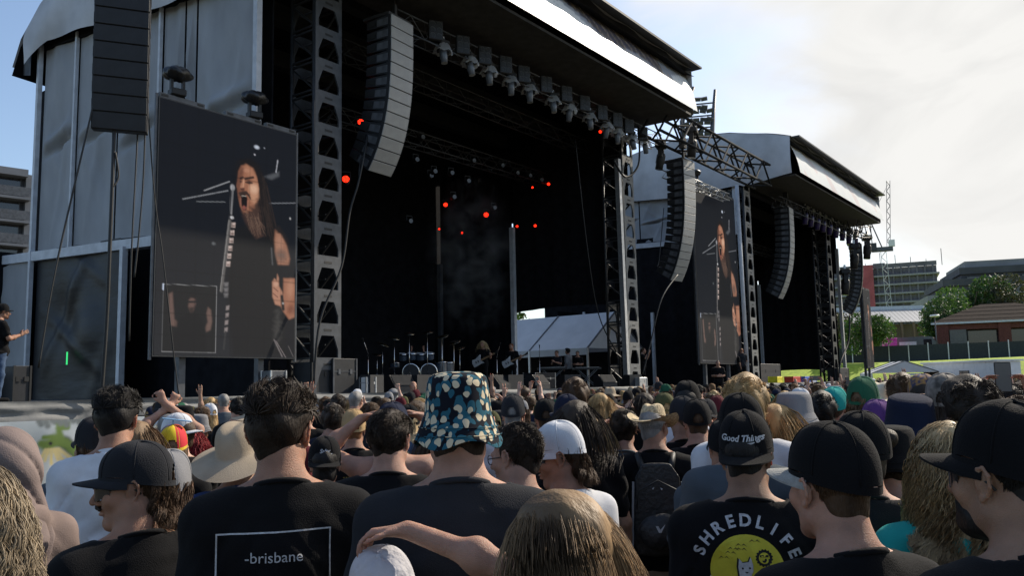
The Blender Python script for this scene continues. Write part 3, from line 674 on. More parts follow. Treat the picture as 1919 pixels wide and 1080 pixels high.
# inner lamps: small housings and red lit pars
PAR_CAN = MB().lathe([(.001, .16), (.10, .15), (.13, .05), (.135, -.14), (.12, -.15)], 12, Matrix.Rotation(rad(90), 4, 'X')).mesh('can')
PAR_FACE = MB().lathe([(.001, -.145), (.115, -.14)], 12, Matrix.Rotation(rad(90), 4, 'X')).mesh('lamp_face')
PAR_YOKE = MB().box((-.16, -.02, 0), (-.14, .02, .28)).box((.14, -.02, 0), (.16, .02, .28)).box((-.16, -.02, .27), (.16, .02, .3)).mesh('yoke')
def par(p, label, face, rz, sc=1.):
    t = empty('par_light', p, rz, label, 'stage light', 'small lamps inside the near stage', scale=sc)
    obj('can', PAR_CAN, M_rub, t); obj('lamp_face', PAR_FACE, face, t, loc=(0, -.315, 0)); obj('yoke', PAR_YOKE, M_rub, t)
    return t
for m_ in (PAR_FACE,):
    pass
reds = [(676, 231, 19, 1.0, 'highest red lamp beside the left speaker array'), (648, 338, 19, 1.15, 'red lamp just right of the left lattice tower'), (835, 385, 22, .9, 'red lamp above the drum kit'), (911, 404, 22, 1.1, 'orange-red lamp above the left guitarist'), (969, 425, 23, .6, 'small red lamp on top of the grey rear column'), (1003, 424, 22, .7, 'red lamp just right of the grey rear column'), (1028, 346, 21, .75, 'red lamp at the right end of the rear truss'), (998, 352, 21, .5, 'dim red lamp under the rear truss, left of its end'), (1125, 248, 17.2, .7, 'red lamp below the front truss near the right tower'), (823, 430, 24, .45, 'faint red lamp atop the left rear column'), (866, 437, 24, .45, 'faintest red lamp in the smoke above the stage')]
for px, py, Y, sc, lab in reds:
    p = atY(px, py, Y); par(p, lab, M_red, rad(heading(px) - 90), sc * .8)
M_dull = mat('dull_lamp_glass', (.10, .105, .115), rough=.3, var=.2, scale=14)
wl = [(767, 415, 22), (813, 322, 21), (845, 325, 21), (876, 340, 21), (886, 302, 21), (925, 390, 22), (849, 370, 21.5), (940, 311, 21), (968, 325, 21), (992, 330, 21), (1013, 338, 21), (850, 25, 19), (893, 54, 19), (1048, 130, 18.5), (806, 330, 21.4), (779, 300, 21), (790, 258, 20.9)]
for i, (px, py, Y) in enumerate(wl):
    p = atY(px, py, Y); par(p, '%s small unlit lamp from the left in the dark stage roof' % ORD[i], M_dull, rad(heading(px) - 60), .75)

# ================================================================== CABLES AND ROPES
def cable(pts, r, label, m=M_rub, name='cable'):
    P = [Vector(p) for p in pts]; out = []
    for i in range(len(P) - 1):
        p0, p1, p2, p3 = P[max(i - 1, 0)], P[i], P[i + 1], P[min(i + 2, len(P) - 1)]
        for k in range(6):
            t = k / 6; out.append(.5 * ((2 * p1) + (p2 - p0) * t + (2 * p0 - 5 * p1 + 4 * p2 - p3) * t * t + (3 * p1 - p0 - 3 * p2 + p3) * t ** 3))
    out.append(P[-1])
    return tag(MB().tube(out, r, 6).build(name, m), label, 'cable', 'cables and ropes of the stages')
Q = lambda px, py, Y: atY(px, py, Y)
cable([Q(180, 170, 15.9), Q(168, 225, 15.9), Q(105, 500, 15.9), Q(72, 690, 15.9)], .018, 'taut black guy rope slanting down left of the speaker array', name='guy_rope')
cable([Q(216, 190, 15.9), Q(214, 240, 15.8), Q(211, 330, 15.7), Q(205, 480, 15.7), Q(200, 600, 15.75), Q(190, 745, 15.8)], .035, 'thick black cable bundle below the leftmost speaker array', name='cable_bundle')
cable([Q(216, 285, 15.68), Q(222, 330, 15.68), Q(212, 350, 15.68)], .02, 'loose cable loop below the leftmost speaker array')
cable([Q(262, 60, 16.3), Q(258, 240, 16.1), Q(247, 460, 15.9), Q(242, 640, 15.9)], .016, 'thin black rope hanging left of the video screen', name='rope')
cable([Q(276, 60, 16.3), Q(270, 300, 16.2), Q(262, 420, 16.2), Q(252, 520, 16.2)], .016, 'second thin black rope close to the video screen edge', name='rope')
cable([Q(268, 60, 16.4), Q(288, 350, 16.6), Q(305, 480, 16.6), Q(325, 660, 16.6), Q(335, 740, 16.6)], .014, 'slender guy wire crossing the left video screen', name='guy_wire')
cable([Q(690, 250, 16.7), Q(672, 340, 16.6), Q(655, 400, 16.6), Q(640, 500, 16.6), Q(600, 600, 16.6), Q(588, 720, 16.6)], .03, 'black cable crossing the left lattice tower')
cable([Q(1078, 260, 17.6), Q(1100, 460, 17.6), Q(1122, 590, 17.7), Q(1155, 660, 17.5)], .025, 'black cable swinging down to the right column')
cable([Q(1198, 260, 16.4), Q(1196, 310, 16.4), Q(1172, 332, 16.6), Q(1150, 300, 16.8)], .045, 'thick black cable loop below the front truss end')
cable([Q(1270, 515, 16.1), Q(1240, 560, 16.1), Q(1220, 640, 16.2), Q(1205, 700, 16.3)], .03, 'black cable falling from the middle speaker array')
cable([Q(1592, 590, 15.9), Q(1590, 640, 15.9), Q(1575, 680, 16.0), Q(1573, 708, 16.0)], .06, 'thick black cable below the far speaker array')
cable([Q(700, 170, 16.9), Q(688, 260, 16.9), Q(676, 300, 16.9), Q(672, 330, 16.9)], .02, 'cable behind the grey speaker array')
cable([Q(1244, 390, 16.6), Q(1236, 480, 16.6), Q(1232, 500, 16.6)], .02, 'frayed rope beside the middle speaker array', name='rope')

# ================================================================== STAGE LEFT: banner, cases, tape
DB_W, DB_H = 150, 56
def banner_mesh():
    a = atY(-60, 775, 15.86); c = atY(330, 772, 15.86)
    x0, x1 = a.x, c.x; z1, z0 = 1.36, .12
    U, Vv = np.meshgrid(np.linspace(0, 1, DB_W + 1), np.linspace(0, 1, DB_H + 1))
    C = np.zeros((*U.shape, 3)) + np.array((.40, .44, .46))
    C = C + (.10 * np.sin(U * 7 + 2 * Vv) * np.cos(Vv * 5 + U * 3))[..., None]
    asp = (x1 - x0) / (z1 - z0)
    def line(x0_, y0, x1_, y1, w, col):
        px, py = (U - x0_) * asp, Vv - y0; dx, dy = (x1_ - x0_) * asp, y1 - y0
        t = np.clip((px * dx + py * dy) / (dx * dx + dy * dy + 1e-9), 0, 1); d = np.hypot(px - t * dx, py - t * dy)
        m = np.clip(1.6 - d / w, 0, 1)[..., None]; nonlocal C; C = C * (1 - m) + np.array(col) * m
    G, D, O = (.13, .20, .045), (.035, .05, .02), (.60, .50, .24)
    # winged, flame-breathing dragon drawn as strokes
    cx = .475
    pts = [(cx - .085, .30), (cx - .05, .34), (cx - .02, .42), (cx + .02, .55), (cx + .045, .66), (cx + .05, .78)]
    for (xa, ya), (xb, yb) in zip(pts, pts[1:]): line(xa, ya, xb, yb, .075, D)
    for (xa, ya), (xb, yb) in zip(pts, pts[1:]): line(xa, ya, xb, yb, .055, G)
    for k in range(5): line(cx + .03, .70, cx - .06 + .03 * k, .98 - .03 * abs(k - 2), .022, (.22, .27, .14))
    line(cx - .03, .80, cx + .09, .84, .02, D); line(cx + .05, .60, cx + .10, .45, .045, G); line(cx + .10, .45, cx + .085, .30, .03, G); line(cx + .02, .5, cx + .05, .3, .04, G); line(cx + .05, .3, cx + .03, .2, .03, G)
    line(cx - .09, .28, cx - .13, .36, .085, G); line(cx - .13, .36, cx - .16, .33, .05, G); line(cx - .11, .24, cx - .15, .24, .03, G); line(cx - .12, .33, cx - .118, .335, .022, (.02, .02, .02))
    for k in range(6): line(cx - .14 + .012 * k, .42, cx - .17 + .03 * k, .62 - .05 * (k % 2), .022, O)
    for k in range(4): line(cx - .07 + .01 * k, .12, cx - .10 + .02 * k, .02 + .04 * (k % 2), .03, G)
    line(cx - .07, .28, cx - .085, .12, .04, G)
    for k in range(7): line(.62 + .05 * k, .1, .60 + .05 * k, .95, .02, (.30, .36, .36))
    line(.75, .8, .98, .82, .12, (.16, .24, .10)); line(.80, .55, .9, .6, .1, (.45, .5, .2))
    for k in range(12): line(.30 + .03 * k, .0, .31 + .03 * k, .05 + .03 * math.sin(k * 2.1), .04, (.16, .18, .18))
    V = np.stack([x0 + (x1 - x0) * U, 15.86 + .012 * np.sin(U * 50) * (1 - Vv) + .01 * np.sin(U * 17 + Vv * 6), z0 + (z1 - z0) * Vv], -1).reshape(-1, 3)
    ii = np.arange(U.size).reshape(U.shape)
    Q_ = np.stack([ii[:-1, :-1], ii[:-1, 1:], ii[1:, 1:], ii[1:, :-1]], -1).reshape(-1, 4)
    me = arr_mesh('stage_banner', V, Q_); paint(me, np.clip(C[::-1], .01, .95).reshape(-1, 3)); return me
tag(obj('stage_banner', banner_mesh(), vcmat('banner_vinyl', rough=.5, bump=.1, bscale=6)), 'pale banner with a green dragon drawing on the stage front', 'banner')
p = atY(126, 672, 17.3)
gt = MB().bar((11.9, 25.0, 0), (11.9, 25.0, .1), .1)
pp = atX(126, 660, wallx(25) - .22); pq = atX(125, 684, wallx(25) - .22)
tag(MB().bar(pq, pp, .05, .02).build('glow_tape', M_tape), 'short bright green strip on the black scrim at left', 'tape')
def flight_case(lo, hi, label, cat='case', m=None, name='flight_case', edge=M_alu):
    lo = Vector(lo); hi = Vector(hi); t = empty(name, ((lo.x + hi.x) / 2, (lo.y + hi.y) / 2, lo.z), 0, label, cat)
    s = hi - lo; a = Vector((-s.x / 2, -s.y / 2, 0)); b = Vector((s.x / 2, s.y / 2, s.z))
    obj('shell', MB().box(a, b, bev=.012).mesh('shell'), m or M_cab, t)
    e = .018
    for sx in (a.x, b.x):
        for sy in (a.y, b.y): obj('corner_trim', MB().box((sx - e, sy - e, 0.0), (sx + e, sy + e, s.z + .005)).mesh('corner_trim'), edge, t)
    for z in (s.z * .62,): obj('lid_trim', MB().box((a.x - .008, a.y - .008, z), (b.x + .008, b.y + .008, z + .02)).mesh('lid_trim'), edge, t)
    for k in (-.25, .25): obj('latch', MB().box((s.x * k - .04, a.y - .016, s.z * .56), (s.x * k + .04, a.y - .005, s.z * .7)).mesh('latch'), edge, t)
    return t
def box_at(px0, px1, pyt, Y, depth, label, zb=1.7, **kw):
    a = atY(px0, pyt, Y); b = atY(px1, pyt, Y)
    return flight_case((a.x, Y, zb), (b.x, Y + depth, a.z), label, **kw)
box_at(27, 58, 686, 16.6, .6, 'tall black speaker cabinet at the left stage edge', edge=M_rub)
rk = box_at(-30, 24, 696, 17.2, .7, 'equipment rack with white stripes behind the man at left', m=mat('rack_navy', (.02, .03, .05)), edge=M_white)
tx = bpy.data.curves.new('rack_lettering', 'FONT'); tx.body = 'PROBE'; tx.size = .2; tx.extrude = .002
to = bpy.data.objects.new('rack_lettering', tx); COL.objects.link(to)
bpy.context.view_layer.update(); dg = bpy.context.evaluated_depsgraph_get(); tme = bpy.data.meshes.new_from_object(to.evaluated_get(dg)); bpy.data.objects.remove(to)
def text_mesh(body, size, align='CENTER', extrude=0., shear=0., bold=0., spacing=1.):
    c = bpy.data.curves.new('lettering', 'FONT'); c.body = body; c.size = size; c.align_x = align; c.extrude = extrude; c.shear = shear; c.offset = bold; c.resolution_u = 3; c.space_character = spacing
    o = bpy.data.objects.new('lettering', c); COL.objects.link(o); bpy.context.view_layer.update()
    d = bpy.context.evaluated_depsgraph_get(); me = bpy.data.meshes.new_from_object(o.evaluated_get(d)); bpy.data.objects.remove(o); return me
obj('lettering', tme, M_white, rk, loc=(-.05, -.37, .22), rot=(rad(90), 0, 0))
box_at(585, 618, 680, 17.0, .7, 'black amplifier cabinet at the foot of the left lattice tower', edge=M_rub)
box_at(625, 668, 672, 16.9, .7, 'black subwoofer cabinet right of the left lattice tower', edge=M_greysteel)
box_at(508, 536, 695, 16.8, .35, 'small steel lamp case under the left video screen', m=M_greysteel)
box_at(1198, 1212, 708, 16.3, .4, 'small metal case on the deck by the right column', m=M_alu)
box_at(1425, 1462, 682, 17.6, .8, 'black case beside the tower right of the centre screen', edge=M_rub)
box_at(1570, 1590, 690, 16.8, .7, 'black cabinet at the right end of the far stage', edge=M_rub)
# stage fillers: coloured crates on the far deck front
for k, (px0, px1, c, nm) in enumerate(((1456, 1467, (.75, .65, .03), 'yellow'), (1486, 1500, (.55, .06, .04), 'red'), (1508, 1519, (.05, .12, .5), 'blue'), (1522, 1530, (.5, .55, .7), 'pale blue'))):
    box_at(px0, px1, 706, 16.3, .5, 'small %s crate at the far stage front edge' % nm, m=mat(nm + '_crate_plastic', c), name='crate', cat='crate', edge=mat(nm + '_crate_plastic', c))

# monitor wedges along the front of the deck
def wedge(x, y, rz, label):
    t = empty('monitor_wedge', (x, y, 1.7), rz, label, 'stage monitor', 'monitor wedges on the near stage front')
    pr = [(-.28, 0), (.28, 0), (.28, .18), (.02, .48), (-.28, .48)]
    M = Matrix(((0, 0, 1, 0), (1, 0, 0, 0), (0, 1, 0, 0), (0, 0, 0, 1)))
    b = MB().prism(pr, -.36, .36, M); obj('cabinet', b.mesh('cabinet'), M_cab, t)
    obj('grille', MB().add([(-.33, .285, .20), (.33, .285, .20), (.33, .04, .478), (-.33, .04, .478)], [(0, 1, 2, 3)]).mesh('grille'), M_matt, t)
    return t
for i, px in enumerate((692, 752, 785, 936, 958, 1010, 1068, 1137, 1185)):
    p = atY(px, 735, 16.7); wedge(p.x, 16.75, rad(180 + rnd.uniform(-20, 20)) if i % 2 else rad(rnd.uniform(-25, 25)), '%s monitor wedge from the left along the near stage front' % ORD[i])
p = atY(693, 722, 16.5); t = flight_case((p.x - .17, 16.45, 1.7), (p.x + .17, 16.7, 2.12), 'bright little stage lamp box at the deck edge left of the drums', 'lamp', M_white, 'floor_lamp')

# ================================================================== DRUM KIT
def drum_kit(c, rz, sc):
    t = empty('drum_kit', c, rz, 'large drum kit with many cymbals at the back of the near stage', 'drum kit', scale=sc)
    obj('riser', MB().box((-2.0, -1.4, 0), (2.0, 1.3, .38)).mesh('riser'), M_deck, t)
    Z = .38; shell = mat('blue_grey_drum_shell', (.05, .07, .10), rough=.2, var=.3, spec=.7)
    head = mat('drum_skin', (.45, .47, .5), rough=.5); brass = mat('cymbal_brass', (.55, .50, .38), rough=.22, metal=1.)
    def drum(x, y, z, r, h, rx=0., front=False):
        M = Matrix.Translation((x, y, z)) @ Matrix.Rotation(rx, 4, 'X')
        o = obj('drum', MB().lathe([(r, 0), (r, h)], 20).mesh('drum'), shell, t, mtx=M)
        obj('drum_head', MB().lathe([(.001, h + .005), (r * .97, h + .005)], 20).lathe([(r * .97, -.005), (.001, -.005)], 20).mesh('drum_head'), head if not front else M_cab, o)
        obj('hoop', MB().lathe([(r, h - .03), (r + .015, h - .03), (r + .015, h + .02), (r * .96, h + .02)], 20).mesh('hoop'), M_chrome, o)
    for s in (-1, 1): drum(s * .33, .25, Z + .32, .31, .5, rad(90), True)
    for k, x in enumerate((-.62, -.3, .02, .34)): drum(x, -.25, Z + .78 + .02 * (k % 2), .15 + .012 * k, .22, rad(16))
    drum(.85, .05, Z + .25, .22, .42); drum(1.15, .35, Z + .22, .24, .44); drum(-.85, .35, Z + .5, .19, .16, rad(-8))
    for x, y, z, r, a in ((-1.35, -.25, 1.35, .27, 18), (-.95, -.5, 1.55, .24, 12), (-.4, -.45, 1.72, .22, 8), (.25, -.5, 1.75, .23, -8), (.8, -.45, 1.6, .26, -14), (1.3, -.1, 1.4, .28, -20), (-1.5, .3, 1.0, .2, 5), (1.6, .35, 1.2, .22, -16)):
        st_ = obj('cymbal_stand', MB().tube([(x, y, Z), (x, y, Z + z - .05)], .014, 6).tube([(x, y, Z + .3), (x - .25, y - .2, Z)], .01, 5).tube([(x, y, Z + .3), (x + .25, y - .2, Z)], .01, 5).tube([(x, y, Z + .3), (x, y + .3, Z)], .01, 5).mesh('cymbal_stand'), M_chrome, t)
        obj('cymbal', MB().lathe([(.001, .03), (r * .25, .02), (r, 0), (r, -.004), (.001, .02)], 20, Matrix.Translation((x, y, Z + z)) @ Matrix.Rotation(rad(a), 4, 'Y') @ Matrix.Rotation(rad(14), 4, 'X')).mesh('cymbal'), brass, st_)
    obj('stool', MB().lathe([(.001, .5), (.17, .5), (.18, .42), (.03, .41), (.03, 0)], 12, Matrix.Translation((0, .75, Z))).mesh('stool'), M_rub, t)
    return t
p = atY(785, 700, 21.5); drum_kit((p.x, 21.5, 1.7), rad(-40), 1.0)
def mic_stand(p, rz, label, lean=.35):
    t = empty('microphone_stand', p, rz, label, 'mic stand', 'microphone stands on the near stage')
    obj('base', MB().lathe([(.001, .03), (.14, .025), (.15, 0)], 14).mesh('base'), M_rub, t)
    obj('pole', MB().tube([(0, 0, .02), (0, 0, 1.25)], .013, 6).mesh('pole'), M_chrome, t)
    obj('boom', MB().tube([(0, -.25, 1.1), (0, lean + .1, 1.62)], .01, 6).mesh('boom'), M_chrome, t)
    obj('microphone', MB().tube([(0, lean + .1, 1.62), (0, lean + .22, 1.7), (0, lean + .27, 1.735)], [.014, .02, .028], 8).mesh('microphone'), M_rub, t)
for px, Y, lab in ((932, 19.8, 'microphone stand right of the long-haired guitarist'), (1012, 19.8, 'microphone stand right of the second guitarist'), (690, 20.4, 'microphone stand left of the drum kit')):
    p = atY(px, 715, Y); mic_stand((p.x, Y, 1.7), rad(rnd.uniform(100, 160)), lab)
def stand_table(p, rz, label, w=1.3, kind='keyboard'):
    t = empty('keyboard_stand', p, rz, label, 'keyboard')
    b = MB(); b.bar((-.45, -.15, 0), (.45, -.15, .8), .03); b.bar((.45, -.13, 0), (-.45, -.13, .8), .03); b2 = MB(); b2.bar((-.45, .15, 0), (.45, .15, .8), .03); b2.bar((.45, .17, 0), (-.45, .17, .8), .03)
    obj('cross_leg', b.mesh('cross_leg'), M_greysteel, t); obj('cross_leg', b2.mesh('cross_leg'), M_greysteel, t)
    k = obj('keyboard_body', MB().box((-w / 2, -.17, .8), (w / 2, .17, .9), bev=.01).mesh('keyboard_body'), M_rub, t)
    kk = MB().box((0, -.16, .9), (.035, .0, .912)).mesh('key')
    for i in range(26): obj('key', kk, M_white, k, loc=(-w / 2 + .1 + i * .042, 0, 0))
for px, Y, lab in ((1100, 20.5, 'keyboard on a crossed stand in front of the white marquee'), (1035, 21, 'second keyboard on a stand left of the crew member')):
    p = atY(px, 700, Y); stand_table((p.x, Y, 1.7), rad(-40), lab)
flight_case((atY(1003, 700, 20).x, 20, 1.7), (atY(1040, 700, 20).x, 20.6, 2.35), 'black road case with silver rails right of the guitarists', 'case')

# ================================================================== crowd barrier in front of the stage pit
def barrier(x0, x1, y, label):
    t = empty('crowd_barrier', ((x0 + x1) / 2, y, 0), 0, label, 'barrier', 'crowd barriers along the stage pit'); w = x1 - x0
    obj('top_rail', MB().tube([(-w / 2, 0, 1.2), (w / 2, 0, 1.2)], .03, 8).mesh('top_rail'), M_alu, t)
    obj('sheet', MB().box((-w / 2 + .02, -.01, .1), (w / 2 - .02, .01, 1.15)).mesh('sheet'), M_alu, t)
    for s in (-.4, .4): obj('foot', MB().bar((w * s, 0, .05), (w * s, 1.0, .05), .05).bar((w * s, .9, .05), (w * s, .02, 1.0), .04).mesh('foot'), M_alu, t)

# ================================================================== BACKGROUND
def foliage(name, m, parent, centre, radii, n, size, seed, lumps=7):
    """leaf faces scattered through a lumpy crown volume"""
    r = np.random.RandomState(seed); cs = []; 
    for _ in range(lumps):
        d = r.randn(3); d /= np.linalg.norm(d); cs.append((d * r.uniform(.3, .75), r.uniform(.45, .7)))
    P = []
    while len(P) < n:
        c, rr = cs[r.randint(len(cs))]; d = r.randn(3); d /= np.linalg.norm(d)
        P.append(c + d * rr * r.uniform(.55, 1.0) ** .5)
    P = np.array(P) * np.array(radii) + np.array(centre)
    a = r.randn(n, 3); a /= np.linalg.norm(a, axis=1)[:, None]; b = np.cross(a, r.randn(n, 3)); b /= np.linalg.norm(b, axis=1)[:, None]
    s = size * r.uniform(.6, 1.3, (n, 1))
    V = np.stack([P - a * s, P + b * s * .55, P + a * s, P - b * s * .55], 1).reshape(-1, 3)
    me = arr_mesh(name, V, np.arange(4 * n).reshape(-1, 4), smooth=False)
    return obj(name, me, m, parent)
M_leafs = [mat('leaf_green_a', (.055, .115, .02), rough=.6, var=.5, scale=.9, transl=.35), mat('leaf_green_b', (.035, .075, .018), rough=.6, var=.5, scale=.9, transl=.3), mat('leaf_olive', (.05, .055, .02), rough=.6, var=.5, scale=.9, transl=.25)]
M_bark = mat('bark', (.10, .075, .05), rough=.9, var=.35, scale=8, bump=.6, bscale=20)
def tree(base, h, rx, rz_, label, seed, m, n=2600, size=.2):
    t = empty('leafy_tree', base, 0, label, 'tree', 'trees around the showground')
    r = random.Random(seed); ct = h - rz_ * .95
    tr = MB().tube([(0, 0, 0), (.05 * h * r.uniform(-.3, .3), 0, ct * .5), (0, 0, ct), (.1, .1, ct + rz_ * .5)], [h * .035, h * .028, h * .02, h * .008], 8)
    obj('trunk', tr.mesh('trunk'), M_bark, t)
    for k in range(5):
        a = k * 1.26 + r.uniform(-.3, .3); obj('limb', MB().tube([(0, 0, ct * .8), (math.cos(a) * rx * .3, math.sin(a) * rx * .3, ct + rz_ * .1), (math.cos(a) * rx * .7, math.sin(a) * rx * .7, ct + rz_ * .5)], [h * .016, h * .011, h * .004], 6).mesh('limb'), M_bark, t)
    foliage('crown', m, t, (0, 0, ct + rz_ * .15), (rx, rx, rz_), n, size, seed, lumps=9)
    return t
# raised terrace behind the arena, on the right
M_grass = mat('sunlit_grass', (.24, .34, .012), rough=.9, var=.3, scale=3, bump=.4, bscale=40, col2=(.32, .42, .02))
hb = MB()
def hill(u, v):
    d = 96 + 330 * v ** 1.5; a = rad(-4 + 26 * u); k = min(1, max(0, (d - 96) / 13)); k = k * k * (3 - 2 * k)
    e = min(1, max(0, (26 * u - 0) / 3)) * min(1, max(0, (26 - 26 * u) / 3))
    z = 4.1 * k - .05
    return (d * math.cos(a), d * math.sin(a), z * (.97 + .03 * math.sin(7 * u)))
hb.grid(hill, 40, 30); tag(hb.build('grass_bank', M_grass), kind='structure')
TZ = 4.0
def onD(px, D, z=TZ): p = atD(px, 700, D); return Vector((p.x, p.y, z))
def zof(px, py, D): return atD(px, py, D).z

# marquee between the stages, seen through the near stage's open side
M_tent = mat('white_marquee_pvc', (.66, .67, .69), rough=.5, var=.07, scale=1.2, bump=.12, bscale=3, transl=.2)
def marquee(c, rz, w, L, eave, ridge, label, bays=3):
    t = empty('marquee_tent', c, rz, label, 'tent')
    for s in (-1, 1):
        for k in range(bays):
            y0 = -L / 2 + L * k / bays + .02; y1 = y0 + L / bays - .04
            b = MB(); b.grid(lambda u, v: (s * w / 2 * (1 - v), y0 + (y1 - y0) * u, eave + (ridge - eave) * v - .10 * math.sin(math.pi * u) * math.sin(math.pi * v)), 8, 8)
            obj('roof_panel', b.mesh('roof_panel'), M_tent, t)
            b = MB(); b.grid(lambda u, v: (s * (w / 2 + .02), y0 + (y1 - y0) * u, eave - .35 * (1 - v)), 4, 2); obj('valance', b.mesh('valance'), M_tent, t)
        for k in range(bays + 1):
            y = -L / 2 + L * k / bays
            obj('rafter', MB().bar((s * w / 2, y, eave), (0, y, ridge + .02), .07).mesh('rafter'), M_greysteel, t)
            obj('post', MB().bar((s * w / 2, y, 0), (s * w / 2, y, eave), .09).mesh('post'), M_alu, t)
    for e in (-1, 1):
        obj('gable', MB().add([(-w / 2, e * L / 2, eave), (w / 2, e * L / 2, eave), (0, e * L / 2, ridge)], [(0, 1, 2)]).mesh('gable'), M_tent, t)
    obj('back_wall', MB().box((w / 2 - .06, -L / 2, .05), (w / 2 - .02, L / 2, eave)).mesh('back_wall'), M_blk, t)
    return t
marquee((40.6, 28.3, 0), rad(-4), 5.4, 11.5, 3.7, 5.7, 'white marquee roof seen through the open side of the near stage', 3)
tree((43.8, 33.5, 0), 7.8, 2.2, 1.8, 'green treetop peeping above the marquee behind the near stage', 11, M_leafs[0], 1500, .16)
# small white marquee and low cabin on the right
p = onD(1684, 85, 0); marquee((p.x, p.y, 0), rad(heading(1684) - 75), 5.6, 4.2, 2.35, 3.35, 'small white peaked marquee in front of the grass bank', 2)
def cabin():
    a = onD(1752, 90, 0); b = onD(1893, 84, 0); d = (b - a); L = d.length; ang = math.atan2(d.y, d.x)
    t = empty('site_cabin', (a + b) / 2, ang, 'long low white site cabin right of the small marquee', 'cabin'); H = 3.25
    k = int(L / 1.2)
    for i in range(k):
        x0 = -L / 2 + L * i / k
        obj('wall_panel', MB().box((x0 + .01, -1.3, .1), (x0 + L / k - .01, -1.25, H - .15)).mesh('wall_panel'), M_white, t)
    obj('core', MB().box((-L / 2, -1.24, .05), (L / 2, 1.2, H - .16)).mesh('core'), M_white, t)
    obj('roof', MB().box((-L / 2 - .15, -1.45, H - .14), (L / 2 + .15, 1.4, H)).mesh('roof'), M_white, t)
    w = obj('window', MB().box((.1, -1.34, 1.55), (1.2, -1.3, 2.4)).mesh('window'), M_greysteel, t); obj('pane', MB().box((.16, -1.36, 1.6), (1.14, -1.345, 2.35)).mesh('pane'), M_glass, w)
    for i in range(6): obj('louvre', MB().box((-L / 2 - 2.6, -1.3, 1.2 + i * .3), (-L / 2 - .1, -1.2, 1.38 + i * .3)).mesh('louvre'), M_beam, t)
cabin()
# dark mesh fence along the top of the bank
M_mesh = mat('dark_fence_mesh', (.03, .035, .04), rough=.8, var=.2)
ft = empty('mesh_fence', onD(1700, 116), 0, 'dark screened fence with thin pale posts on top of the bank', 'fence')
I = Matrix.Translation(-onD(1700, 116))
pxs = [1560, 1600, 1634, 1669, 1706, 1743, 1781, 1819, 1857, 1895, 1935, 1975]
for i, px in enumerate(pxs):
    a = onD(px, 116, TZ - .1)
    obj('fence_post', MB().bar(a, a + Vector((0, 0, 2.2)), .12).mesh('fence_post'), M_alu, ft, mtx=I)
    if i + 1 < len(pxs):
        b = onD(pxs[i + 1], 116, TZ - .1); n = Vector((-(b - a).y, (b - a).x, 0)).normalized() * .03
        obj('fence_panel', MB().add([a + n, b + n, b + n + Vector((0, 0, 2.0)), a + n + Vector((0, 0, 2.0))], [(0, 1, 2, 3)]).mesh('fence_panel'), M_mesh, ft, mtx=I)
# brick pavilion with hipped roof
M_brick = mat('red_brick', (.14, .055, .045), rough=.95, var=.3, scale=9, spec=.08)
M_tile = mat('brown_roof_tiles', (.045, .035, .029), rough=.95, var=.3, scale=6, spec=.06)
def pavilion():
    D = 126; c = onD(1880, D + 6); ang = rad(heading(1880) - 90 + 8)
    t = empty('brick_pavilion', c, ang, 'brick pavilion with brown hipped roof and dark openings at far right', 'building')
    W2 = 8.2; H = zof(1880, 600, D) - TZ; R = zof(1853, 563, D) - TZ
    ca = -W2
    roof = MB()
    e = [(-W2 - .4, -6, H), (W2 + .4, -6, H), (W2 + .4, 6, H), (-W2 - .4, 6, H)]; r0 = (-2.0, 0, R); r1 = (2.0, 0, R)
    # tile courses on each visible hip
    for k in range(9):
        v0, v1 = k / 9, (k + 1) / 9 + .01
        L = lambda a, b, v: tuple(np.array(a) * (1 - v) + np.array(b) * v)
        off = .05 * (9 - k) / 9
        b = MB().add([L(e[0], r0, v0), L(e[1], r1, v0), L(e[1], r1, v1), L(e[0], r0, v1)], [(0, 1, 2, 3)])
        b.add([L(e[3], r0, v0), L(e[0], r0, v0), L(e[0], r0, v1), L(e[3], r0, v1)], [(0, 1, 2, 3)]).add([L(e[1], r1, v0), L(e[2], r1, v0), L(e[2], r1, v1), L(e[1], r1, v1)], [(0, 1, 2, 3)]).add([L(e[2], r1, v0), L(e[3], r0, v0), L(e[3], r0, v1), L(e[2], r1, v1)], [(0, 1, 2, 3)])
        o = obj('tile_course', b.mesh('tile_course'), M_tile, t, loc=(0, 0, .04 * (k % 2)))
    obj('gutter', MB().box((-W2 - .5, -6.15, H - .25), (W2 + .5, -5.95, H - .02)).mesh('gutter'), M_beam, t)
    for x, w in ((-7.4, 1.5), (-.2, 1.4), (4.6, 1.3), (8.0, 1.2)):
        obj('brick_pier', MB().box((x - w / 2, -5.8, -.2), (x + w / 2, -4.8, H - .25)).mesh('brick_pier'), M_brick, t)
    obj('lintel', MB().box((-W2, -5.6, H - 1.0), (W2, -5.0, H - .26)).mesh('lintel'), M_brick, t)
    obj('stone_quoin', MB().box((-6.55, -5.75, -.2), (-4.6, -5.2, H - 1.0)).mesh('stone_quoin'), mat('grey_render', (.16, .15, .14), spec=.1), t)
    obj('rear_wall', MB().box((-W2, 4.5, 0), (W2, 5, H)).mesh('rear_wall'), M_brick, t)
    for x in (-2.5, 2.2): 
        w = obj('window', MB().box((x - 1.9, -4.7, .1), (x + 1.9, -4.6, H - 1.1)).mesh('window'), M_steel, t); obj('pane', MB().box((x - 1.8, -4.74, .2), (x + 1.8, -4.71, H - 1.2)).mesh('pane'), M_glass, w)
pavilion()
